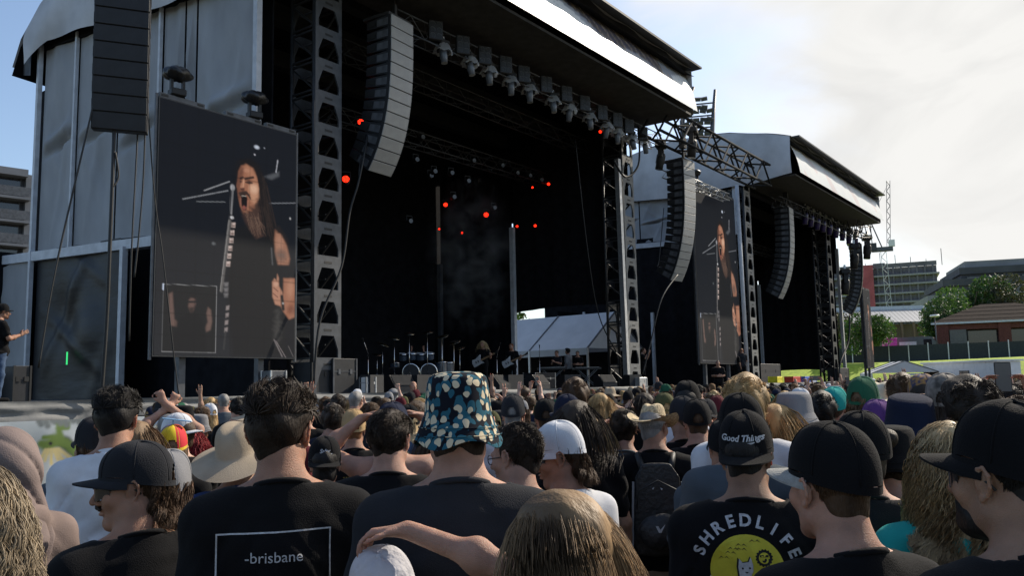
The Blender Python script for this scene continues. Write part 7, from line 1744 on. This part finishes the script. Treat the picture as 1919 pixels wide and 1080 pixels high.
mid = [
 ('person in grey bucket hat and brown-grey shirt', 1485, 732, 4.5, dict(hat=('bucket', 'grey'), hair=('under', 'light brown'), shirt=('tee', 'mauve'), hatlift=.02)),
 ('man in bright teal cap beyond the grey bucket hat', 1564, 730, 6.2, dict(hat=('cap', 'teal', None, 0, 0), hair=('crop', 'brown'), shirt=('tee', 'maroon'), yaw=-25, hatlift=.02)),
 ('man in dark green cap with tawny hair', 1618, 713, 5.6, dict(hat=('cap', 'green', None, 0, 0), hair=('mullet', 'light brown'), shirt=('tee', 'mauve'), yaw=-25, hatlift=.02)),
 ('person in large navy bucket hat tilted right', 1696, 735, 3.7, dict(hat=('bucket', 'navy', None, 0, 10), hair=('under', 'brown'), shirt=('tee', 'black'), yaw=25, hatlift=.02, skin_='fair')),
 ('man in plain black cap just behind the grey-brimmed cap', 1606, 776, 3.1, dict(hat=('cap_closed', 'black', None, 0, 0), hair=('crop', 'dark brown'), shirt=('tee', 'faded black'), yaw=25, hatlift=.02)),
 ('person in camouflage cap with long dark hair', 1768, 708, 4.9, dict(hat=('cap', mat('camouflage_cloth', (.05, .045, .04), col2=(.20, .18, .16), rough=.9, scale=26, detail=1), None, 0, 0), hair=('long', 'dark brown'), shirt=('tee', 'navy'), hatlift=.02)),
 ('man with tousled short dark hair behind the right-hand cap', 1818, 722, 3.7, dict(hair=('bushy', 'dark brown'), shirt=('tee', 'faded black'), yaw=25)),
 ('man with cropped dark hair at the far right', 1889, 725, 5.3, dict(hair=('short', 'black'), shirt=('tee', 'grey'), yaw=-25)),
 ('person in blue floral cap in front of the white cabin', 1728, 708, 6.0, dict(hat=('cap_closed', mat('floral_blue_cloth', (.02, .035, .10), col2=(.30, .16, .05), rough=.9, scale=48, detail=0), None, 180, 0), hair=('short', 'dark brown'), shirt=('tee', 'black'), hatlift=.02)),
 ('person with thick sunlit blond curls right of the centre screen', 1396, 716, 4.2, dict(hair=('bushy', 'blond'), shirt=('tee', 'white'), yaw=0)),
 ('man in black cap showing just above the script cap', 1384, 745, 3.75, dict(hat=('cap_closed', 'black', None, 0, 0), hair=('crop', 'black'), shirt=('tee', 'slate'), yaw=25, hatlift=.02)),
 ('man in tan cap and black shirt with yellow printed list', 663, 771, 6.0, dict(hat=('cap', 'tan', None, 0, 0), hair=('crop', 'ginger'), shirt=('tee', 'black'), hatlift=.02)),
 ('person with long brown hair in a red, yellow and blue propeller cap', 326, 797, 5.3, dict(hat=('cap', 'yellow', None, 0, 0), hair=('long', 'light brown'), shirt=('tee', 'black'), female=True, hatlift=.02)),
 ('woman with vivid red curls right of the propeller cap', 364, 808, 6.6, dict(hair=('curly', 'red'), shirt=('tee', 'black'), female=True)),
 ('person in beige wide-brimmed hat and blue shirt', 452, 790, 3.7, dict(hat=('sunhat', 'beige', None, 0, 20), hair=('under', 'brown'), shirt=('tee', 'blue'), yaw=-25, hatlift=.02)),
 ('grey-haired person with wrists crossed overhead', 318, 775, 6.8, dict(hair=('crop', 'grey'), shirt=('tee', 'black'), pose='crossed_up')),
 ('long dark-haired woman in black shirt behind the white cap', 1082, 757, 4.6, dict(hair=('long', 'dark brown'), shirt=('tee', 'black'), female=True, yaw=-25)),
 ('woman with honey-blond hair beside the dark-haired woman', 1108, 786, 5.2, dict(hair=('long', 'blond'), shirt=('tee', 'faded black'), female=True)),
 ('man in open-backed black cap just right of the straw cowboy hat', 1304, 753, 5.3, dict(hat=('cap', 'black', None, 0, 0), hair=('crop', 'brown'), shirt=('tee', 'black'), hatlift=.02)),
 ('man in charcoal cap turned left right beside the straw cowboy hat', 1278, 748, 5.6, dict(hat=('cap_closed', 'charcoal', None, 0, 0), hair=('crop', 'brown'), shirt=('tee', 'black'), yaw=25, hatlift=.02)),
 ('person in backward black cap and white shirt beyond the straw cowboy hat', 1285, 720, 6.0, dict(hat=('cap_closed', 'black', None, 180, 0), hair=('crop', 'black'), shirt=('tee', 'white'), hatlift=.02)),
 ('person with sandy shoulder-length hair right of the script cap', 1450, 762, 4.4, dict(hair=('longwave', 'blond'), shirt=('tee', 'black'), female=True)),
 ('man in black cap and slate shirt just left of the script cap', 1352, 790, 4.0, dict(hair=('short', 'black'), shirt=('tee', 'slate'), hat=('cap_closed', 'black', None, 0, 0), yaw=25, hatlift=.02)),
 ('person with bushy black hair and maroon shirt left of the teal cap', 1535, 742, 6.0, dict(hair=('bushy', 'black'), shirt=('tee', 'maroon'))),
 ('person in charcoal cap with grey hair right of the patterned hat', 960, 745, 6.2, dict(hat=('cap', 'charcoal', None, 0, 0), hair=('short', 'grey'), shirt=('tee', 'white'), hatlift=.02)),
 ('tousled brown-haired man right of the grey cap', 1078, 718, 6.6, dict(hair=('bushy', 'brown'), shirt=('tee', 'black'))),
 ('man in dark blue cap with head turned left in the middle rows', 1062, 745, 5.6, dict(hat=('cap_closed', 'navy', None, 0, 0), hair=('crop', 'brown'), shirt=('tee', 'black'), yaw=25, hatlift=.02)),
 ('man in black cap facing the stage centre', 1022, 752, 6.2, dict(hat=('cap', 'black', None, 0, 0), hair=('crop', 'brown'), shirt=('tee', 'black'), hatlift=.02)),
 ('man in dark cap behind the white shirt at left', 178, 784, 4.6, dict(hat=('cap_closed', 'charcoal', None, 0, 0), hair=('long', 'brown'), shirt=('tee', 'slate'), yaw=25, hatlift=.02)),
 ('person in pale grey cap behind the mullet man', 318, 842, 3.3, dict(hat=('cap', 'grey', None, 0, 0), hair=('longwave', 'brown'), shirt=('tee', 'white'), hatlift=.02, female=True)),
 ('person raising a phone near the dragon banner', 258, 790, 5.2, dict(hair=('long', 'light brown'), shirt=('tee', 'black'), pose='phone', female=True)),
 ('man holding a phone high at the right picture edge', 1905, 742, 4.6, dict(hair=('short', 'brown'), shirt=('tee', 'black'), pose='phone_high', skin_='fair')),
 ('person in purple cap between the green cap and navy bucket hat', 1640, 752, 5.0, dict(hat=('cap_closed', 'purple', None, 0, 0), hair=('short', 'brown'), shirt=('tee', 'black'), hatlift=.02)),
 ('person with bushy brown hair and olive shirt before the small marquee', 1690, 710, 6.6, dict(hair=('bushy', 'brown'), shirt=('tee', 'olive'))),
 ('man in straw trilby beside the green cap', 1648, 718, 6.8, dict(hat=('sunhat', 'cream', None, 0, 0), hair=('short', 'dark brown'), shirt=('tee', 'slate'), hatlift=.02)),
]
MID = {}
for lab, px, top, d, kw in mid:
    kw.setdefault('skin_', rnd.choice(('fair', 'tan', 'fair', 'olive'))); MID[lab] = person(lab, px, top, d, face=kw.pop('face', rnd.uniform(-10, 10)), group=FG if d < 4 else 'people in the festival crowd', **kw)
# propeller cap panels and blades
pc = child(MID['person with long brown hair in a red, yellow and blue propeller cap'], 'cap')
me = pc.data.copy(); co = np.empty(len(me.vertices) * 3); me.vertices.foreach_get('co', co); co = co.reshape(-1, 3); an = (np.degrees(np.arctan2(co[:, 1] + .014, co[:, 0])) + 360) % 360
colr = np.array([(.50, .02, .03) if (285 < a or a < 20) else (.62, .46, .02) if 200 < a <= 285 else (.02, .05, .30) if a > 120 else (.50, .02, .03) for a in an]); paint(me, colr); pc.data = me; pc.material_slots[0].link = 'OBJECT'; pc.material_slots[0].material = vcmat('tricolour_cap_cloth', rough=.85)
obj('propeller', MB().tube([(0, -.014, .13), (0, -.014, .165)], .004, 6).box((-.085, -.026, .160), (.085, -.002, .166), Matrix.Rotation(rad(8), 4, 'Y')).mesh('propeller'), cloth('sky blue'), pc)
# printed list on the tan-cap man's shirt: rows of tiny marks
sl_ = child(MID['man in tan cap and black shirt with yellow printed list'], 'shirt'); pol = []
for j in range(15):
    x = -.085
    while x < .085:
        wd = rnd.uniform(.008, .028); pol.append([(x, -.018 * j), (min(x + wd, .09), -.018 * j), (min(x + wd, .09), -.018 * j + .007), (x, -.018 * j + .007)]); x += wd + .007
me = drape(flat_mesh(pol), sl_.data, (0, 0, 1.30), (1, 0, 0), (0, 0, 1), (0, 1, 0), .004); o = obj('printed_list', me, mat('mustard_ink', (.28, .20, .03)), sl_); o['kind'] = 'stuff'

# phones in raised hands
PHB = MB().box((-.037, -.004, -.075), (.037, .004, .075), bev=.003).mesh('case')
PHS = MB().box((-.033, -.0055, -.070), (.033, -.0045, .070)).mesh('screen')
M_pscr = mat('phone_screen', (.02, .025, .03), rough=.15, emit=(.25, .3, .4), estr=.05)
def phone(P, pose, label):
    M = pmtx(P); a, b = POSES[pose]; c = (Vector(a[1]) + Vector(b[1])) / 2 + Vector((0, .04, .10))
    t = empty('phone', M @ c, P.rotation_euler[2], label, 'phone', 'phones held up in the crowd'); t.rotation_euler = (0, rad(90) if rnd.random() < .4 else 0, P.rotation_euler[2])
    obj('case', PHB, M_rub, t); obj('screen', PHS, M_pscr, t)
phone(MID['person raising a phone near the dragon banner'], 'phone', 'phone held up before the dragon banner')
phone(MID['man holding a phone high at the right picture edge'], 'phone_high', 'phone held up at the right picture edge')

# ================================================================== THE REST OF THE CROWD
NEAR = list(ALLP)
R2 = random.Random(21)
def ok(x, y, dmin, lst): return all((x - a) ** 2 + (y - b) ** 2 > dmin * dmin for a, b in lst)
cand = []
tries = 0
while tries < 26000 and len(cand) < 800:
    tries += 1
    a = rad(R2.uniform(4.0, 68.5)); d = 5.6 * (90 / 5.6) ** R2.random() if R2.random() < .5 else R2.uniform(5.6, 85)
    x, y = d * math.cos(a), d * math.sin(a)
    if y > 13.6 or x > 86 or y < .8: continue
    if math.degrees(a) > 59.2: continue           # thin at the left, where the stage banner shows
    if not ok(x, y, .60 if d < 20 else .75, NEAR + cand): continue
    cand.append((x, y))
cand.sort(key=lambda p: math.hypot(*p))
HATS = [('cap', 'black', 'black cap'), ('cap_closed', 'black', 'plain black cap'), ('cap', 'faded black', 'faded black cap'), ('cap', 'charcoal', 'charcoal cap'), ('cap', 'navy', 'navy cap'), ('cap', 'tan', 'tan cap'), ('cap', 'white', 'white cap'), ('cap', 'green', 'green cap'), ('cap', 'grey', 'grey cap'), ('cap', 'olive', 'olive cap'), ('bucket', 'black', 'black bucket hat'), ('bucket', 'grey', 'grey bucket hat'), ('bucket', 'charcoal', 'charcoal bucket hat'), ('bucket', 'olive', 'olive bucket hat'), ('sunhat', 'beige', 'beige sun hat'), ('cap_closed', 'maroon', 'maroon cap'), ('cap', 'brown', 'brown cap')]
HAIRS = [('short', 'dark brown'), ('short', 'black'), ('short', 'brown'), ('bushy', 'brown'), ('bushy', 'dark brown'), ('long', 'dark brown'), ('long', 'brown'), ('long', 'blond'), ('longwave', 'light brown'), ('curly', 'brown'), ('crop', 'grey'), ('crop', 'brown'), ('bun', 'brown'), ('bushy', 'blond'), ('long', 'pale blond'), ('short', 'ginger')]
HN = {'short': 'short %s hair', 'bushy': 'tousled %s hair', 'long': 'long %s hair', 'longwave': 'long wavy %s hair', 'curly': 'long curly %s hair', 'crop': 'cropped %s hair', 'bun': '%s hair in a bun'}
SH = ['black'] * 16 + ['faded black', 'faded black', 'charcoal', 'charcoal', 'navy', 'navy', 'white', 'white', 'grey', 'maroon', 'olive', 'slate', 'cream', 'denim', 'blue', 'mauve']
def zone(x, y):
    a = math.degrees(math.atan2(y, x)); px = 959.5 + FPX * math.tan(rad(YAW - a)); d = math.hypot(x, y)
    Z = [(120, 'below left scrim'), (280, 'before dragon banner'), (420, 'below left screen'), (560, 'left of left tower'), (660, 'below left tower'), (760, 'left of drum kit'), (860, 'below drum kit'), (980, 'below the guitarists'), (1080, 'below white marquee'), (1180, 'below pale-runged tower'), (1280, 'left of centre screen'), (1370, 'below centre screen'), (1450, 'right of centre screen'), (1560, 'below far stage'), (1640, 'below far array'), (1740, 'before small marquee'), (1830, 'before white cabin'), (9999, 'before brick pavilion')]
    z = next(n for p, n in Z if px < p)
    r = 'near rows' if d < 8 else 'middle rows' if d < 12 else 'far rows' if d < 17 else 'farthest rows'
    return z, r
PNAME = {'stand': '', 'phone': ' filming,', 'phone_high': ' phone high,', 'arm_up': ' arm up,', 'fist_up': ' fist up,', 'arms_up': ' arms up,', 'on_head': ' hands on head,', 'shade_eyes': ' shading eyes,'}
NIND = 235
for i, (x, y) in enumerate(cand[:NIND]):
    z, r = zone(x, y); d = math.hypot(x, y)
    for att in range(60):
        female = R2.random() < .4; hat = R2.choice(HATS) if R2.random() < .52 else None; hair = R2.choice(HAIRS)
        if female and hair[0] in ('crop', 'bushy', 'short') and R2.random() < .7: hair = R2.choice(HAIRS[5:10])
        if not female and hair[0] in ('long', 'longwave', 'curly', 'bun') and R2.random() < .7: hair = R2.choice(HAIRS[:5])
        if hat and hair[0] in ('bushy', 'bun', 'short'): hair = ('under' if hat[0] == 'bucket' else 'crop', hair[1])
        sh_ = R2.choice(SH); q = R2.random(); pose = 'stand' if q < .72 else R2.choice(['phone', 'phone_high', 'arm_up', 'fist_up', 'on_head', 'shade_eyes', 'phone'])
        if d < 7.5 and pose in ('arm_up', 'fist_up', 'phone_high'): pose = 'stand'
        hn = hat[2] if hat else HN.get(hair[0], '%s hair') % hair[1]
        lab = '%s, %s shirt, %s,%s %s, %s' % ('woman' if female and not hat else 'person', sh_, hn, PNAME[pose], r, z)
        if lab not in LABELS and len(lab.split()) <= 13: break
    ht = R2.gauss(1.67, .065) if not female else R2.gauss(1.60, .05); ht = min(ht, 1.79 if d > 9 else 1.70); ht *= 1.0 if x > 14 else .985
    if d < 7: ht = min(ht, 1.62)
    face = R2.gauss(0, 16); tgt = math.degrees(math.atan2(19 - y, (22 if x < 34 else 52) - x)); rz = rad(tgt * .5 + math.degrees(math.atan2(y, x)) * .5 + face - 90)
    P = person(lab, pos=(x, y), height=ht, rz=rz, pose=pose, female=female, skin_=R2.choice(('fair', 'fair', 'tan', 'olive', 'pale', 'brown')), shirt=('tee' if R2.random() < .85 else 'tank', sh_), hair=hair, hat=(hat[0], hat[1], None, R2.choice((0, 0, 0, 180, 20, -20)), 0) if hat else None, yaw=R2.choice((0, 0, 25, -25, 55)) if pose == 'stand' else 0, lod=1, seed=i % 2, legc=R2.choice(('black', 'denim', 'charcoal', 'beige')), mirror=R2.random() < .4)
    if pose in ('phone', 'phone_high'): phone(P, pose, 'phone held by %s' % lab.replace(' filming,', '').replace(' phone high,', ''))
# farther rows read as one mass of heads and shoulders
def far_proto(kind, seed):
    f = Field((-.34, -.24, .95), (.34, .26, 2.15), .058); f.loft([(1.0, .17, .12, 0), (1.3, .19, .125, 0), (1.40, .15, .09, -.01)], .05)
    for s in (-1, 1): f.cap((s * .05, -.02, 1.43), (s * .18, -.01, 1.37), .06, .065, .05); f.cap((s * .19, 0, 1.36), (s * .235, -.02, 1.08), .06, .05, .04)
    if kind == 3: f.cap((.19, 0, 1.38), (.24, .08, 1.66), .055, .05, .03); f.cap((.24, .08, 1.66), (.2, .12, 1.95), .05, .05, .03)
    f.cap((0, -.02, 1.42), (0, .0, 1.6), .06, .06, .03); f.ell((0, .02, 1.64), (.085, .10, .12), .03)
    if kind == 1: f.ell((0, .03, 1.70), (.10, .12, .07), .02); f.ell((0, .16, 1.66), (.07, .08, .03), .02)
    if kind == 2: f.cap((0, -.05, 1.62), (0, -.09, 1.40), .10, .09, .03)
    if kind == 4: f.ell((0, .02, 1.70), (.15, .17, .04), .02); f.ell((0, .02, 1.74), (.09, .1, .07), .02)
    return f.mesh('p')
protos = [far_proto(k, 0) for k in range(5)]
VV, QQ, CC = [], [], []; base = 0
rs = np.random.RandomState(9)
hatc = [CLOTH[c] for c in ('black', 'charcoal', 'navy', 'tan', 'white', 'grey', 'cream', 'beige', 'black', 'black', 'faded black')]
hairc = [(.015, .01, .008), (.03, .018, .01), (.06, .035, .02), (.14, .08, .04), (.34, .22, .1), (.02, .015, .012)]
for (x, y) in cand[NIND:]:
    k = rs.choice(5, p=[.32, .27, .26, .05, .10]); V, Q_ = protos[k]; sc = rs.normal(.952, .04); an = math.atan2(19 - y, (22 if x < 34 else 52) - x) * .5 + math.atan2(y, x) * .5 + rs.normal(0, .3) - math.pi / 2
    c, s = math.cos(an), math.sin(an); W_ = np.stack([(V[:, 0] * c - V[:, 1] * s) * sc + x, (V[:, 0] * s + V[:, 1] * c) * sc + y, V[:, 2] * sc], 1)
    sk = np.array((.5, .3, .22)) * rs.uniform(.6, 1.1); shc = np.array(CLOTH[SH[rs.randint(len(SH))]]); hc_ = np.array(hairc[rs.randint(6)]) if k in (0, 2, 3) else np.array(hatc[rs.randint(len(hatc))])
    C = np.tile(sk, (len(V), 1)); C[(V[:, 2] < 1.45) & ((np.abs(V[:, 0]) < .27))] = shc
    top = (V[:, 2] > 1.66) | ((V[:, 1] < .0) & (V[:, 2] > 1.55)); top &= V[:, 2] < 1.83
    if k == 2: top |= (V[:, 1] < -.02) & (V[:, 2] > 1.36)
    if k == 3: top &= np.abs(V[:, 0]) < .14; C[(np.abs(V[:, 0]) > .14) & (V[:, 2] > 1.5)] = sk
    C[top] = hc_; VV.append(W_); QQ.append(Q_ + base); CC.append(C); base += len(V)
me = arr_mesh('distant_crowd', np.concatenate(VV), np.concatenate(QQ)); paint(me, np.concatenate(CC))
o = obj('distant_crowd', me, vcmat('crowd_colours', rough=.85, spec=.15, bump=.3, bscale=60)); tag(o, 'mass of far heads and shoulders packed toward the far stage', 'crowd', kind='stuff')

# ================================================================== ON STAGE
def onstage(label, px, Y, h, **kw):
    p = atY(px, 715, Y); return person(label, pos=(p.x, Y), height=h, z=1.7, group='people on the stages', **kw)
g1 = onstage('long-haired blond guitarist on the near stage', 906, 20.0, 1.82, face=150, pose='guitar', hair=('longwave', 'pale blond'), shirt=('tee', 'black'), skin_='fair', beard='blond')
g2 = onstage('bearded guitarist in black beside the grey rear column', 960, 20.3, 1.80, face=160, pose='guitar', hair=('short', 'ginger'), shirt=('tee', 'black'), skin_='fair', beard='ginger')
def guitar(P, label):
    M = pmtx(P); t = empty('electric_guitar', M.translation, 0, label, 'guitar', 'electric guitars'); t.rotation_euler = P.rotation_euler; t.scale = P.scale
    A = Matrix.Translation((.06, .22, 1.02)) @ Matrix.Rotation(rad(0), 4, 'Z') @ Matrix.Rotation(rad(22), 4, 'Y')
    pr = [(.26, .02), (.22, .14), (.08, .12), (-.02, .16), (-.16, .20), (-.10, .06), (-.12, -.04), (-.20, -.14), (-.04, -.12), (.10, -.14), (.24, -.14)]
    Mx = A @ Matrix(((1, 0, 0, 0), (0, 0, 1, 0), (0, 1, 0, 0), (0, 0, 0, 1)))
    b = obj('guitar_body', MB().prism(pr, -.022, .022, Mx).mesh('guitar_body'), mat('white_guitar_lacquer', (.55, .55, .56), rough=.2), t)
    obj('neck', MB().box((-.72, -.012, -.026), (-.10, .022, .026), A).mesh('neck'), mat('maple_neck', (.35, .22, .12), rough=.4), t)
    obj('headstock', MB().prism([(-.72, -.03), (-.72, .03), (-.90, .07), (-.86, -.02)], -.01, .012, Mx).mesh('headstock'), M_rub, t)
    for k in (0, .06): obj('pickup', MB().box((-.02 + k * 1.6, .024, -.035), (.02 + k * 1.6, .032, .035), A).mesh('pickup'), M_rub, b)
    obj('strap', MB().tube([(.24, .2, .98), (.20, .05, 1.30), (.06, -.03, 1.49), (-.05, -.06, 1.44), (-.12, .18, 1.12)], .016, 5).mesh('strap'), M_rub, t)
guitar(g1, 'white electric guitar of the blond guitarist'); guitar(g2, 'white electric guitar of the bearded guitarist')
onstage('crew member with bushy hair silhouetted before the white marquee', 1066, 22.0, 1.84, face=60, hair=('bushy', 'black'), shirt=('long', 'grey'), skin_='fair')
onstage('stagehand at the keyboards in black', 1084, 21.5, 1.70, face=170, hair=('short', 'black'), shirt=('tee', 'black'), pose='folded')
onstage('stagehand in charcoal shirt with hands together by the road case', 1045, 21.2, 1.66, face=150, hair=('short', 'brown'), shirt=('tee', 'charcoal'), pose='clap')
onstage('crew member with both hands raised by the pale-runged tower', 1207, 18.6, 1.75, face=-100, pose='phone', hair=('short', 'brown'), shirt=('tee', 'black'))
onstage('drummer half hidden behind the drum kit', 783, 22.3, 1.5, face=180, pose='arms_up', hair=('long', 'dark brown'), shirt=('tee', 'black'))
onstage('man in cap clapping at the far left stage edge', -4, 16.55, 1.74, face=-75, pose='clap', hair=('crop', 'brown'), hat=('cap', 'black', None, 0, 0), shirt=('tee', 'black'), legc='denim', skin_='tan')
onstage('crew man in shorts watching at the far stage left tower', 1393, 17.0, 1.86, face=30, pose='folded', hair=('bald', 'brown'), shirt=('tee', 'charcoal'), legs='shorts', legc='black', skin_='tan')
onstage('crew woman in black beside the man in shorts', 1381, 17.2, 1.72, face=-30, female=True, hair=('bun', 'blond'), shirt=('tee', 'black'))
person('guard in black shirt standing in the pit before the centre screen', pos=tuple(atY(1346, 700, 15.0).xy), height=1.85, z=.9, face=185, pose='folded', hair=('crop', 'brown'), shirt=('tee', 'black'), group='people on the stages')
person('bald guard in black standing in the pit below the drum kit', pos=tuple(atY(775, 735, 14.6).xy), height=1.82, z=.15, face=175, hair=None, shirt=('tee', 'black'), group='people on the stages')
# barrier along the pit
xs = [9.3 + 2.4 * k for k in range(27)]
for k, x in enumerate(xs[:-1]): barrier(x, x + 2.34, 14.15, '%s barrier section from the left along the stage pit' % ORD[k])

# drifting stage smoke: a thin uneven cloud in front of the rear drape
sm = bpy.data.materials.new('stage_smoke'); sm.use_nodes = True; st = sm.node_tree; st.nodes.clear()
so_ = st.nodes.new('ShaderNodeOutputMaterial'); pv = st.nodes.new('ShaderNodeVolumePrincipled'); pv.inputs['Color'].default_value = (.9, .92, .93, 1); pv.inputs['Anisotropy'].default_value = .2
tcn = st.nodes.new('ShaderNodeTexCoord'); nn = st.nodes.new('ShaderNodeTexNoise'); nn.inputs['Scale'].default_value = 1.1; nn.inputs['Detail'].default_value = 5; nn.inputs['Distortion'].default_value = .8
gr = st.nodes.new('ShaderNodeTexGradient'); gr.gradient_type = 'SPHERICAL'; mpn = st.nodes.new('ShaderNodeMapping'); mpn.inputs['Scale'].default_value = (.42, .6, .26)
mm1 = st.nodes.new('ShaderNodeMapRange'); mm1.inputs['From Min'].default_value = .45; mm1.inputs['From Max'].default_value = .75; mm1.inputs['To Max'].default_value = 1.0
mu = st.nodes.new('ShaderNodeMath'); mu.operation = 'MULTIPLY'; mu2 = st.nodes.new('ShaderNodeMath'); mu2.operation = 'MULTIPLY'; mu2.inputs[1].default_value = .55
st.links.new(tcn.outputs['Object'], nn.inputs['Vector']); st.links.new(tcn.outputs['Object'], mpn.inputs['Vector']); st.links.new(mpn.outputs[0], gr.inputs['Vector']); st.links.new(nn.outputs['Fac'], mm1.inputs['Value'])
st.links.new(mm1.outputs[0], mu.inputs[0]); st.links.new(gr.outputs['Fac'], mu.inputs[1]); st.links.new(mu.outputs[0], mu2.inputs[0]); st.links.new(mu2.outputs[0], pv.inputs['Density']); st.links.new(pv.outputs[0], so_.inputs['Volume'])
p = atY(885, 480, 21.5)
o = MB().lathe([(.02, -3.6), (1.4, -2.8), (2.1, -1.2), (2.2, .8), (1.7, 2.6), (.02, 3.5)], 20).build('smoke', sm, loc=(p.x, 21.5, p.z)); tag(o, 'thin grey smoke drifting above the drum kit', 'smoke', kind='stuff')
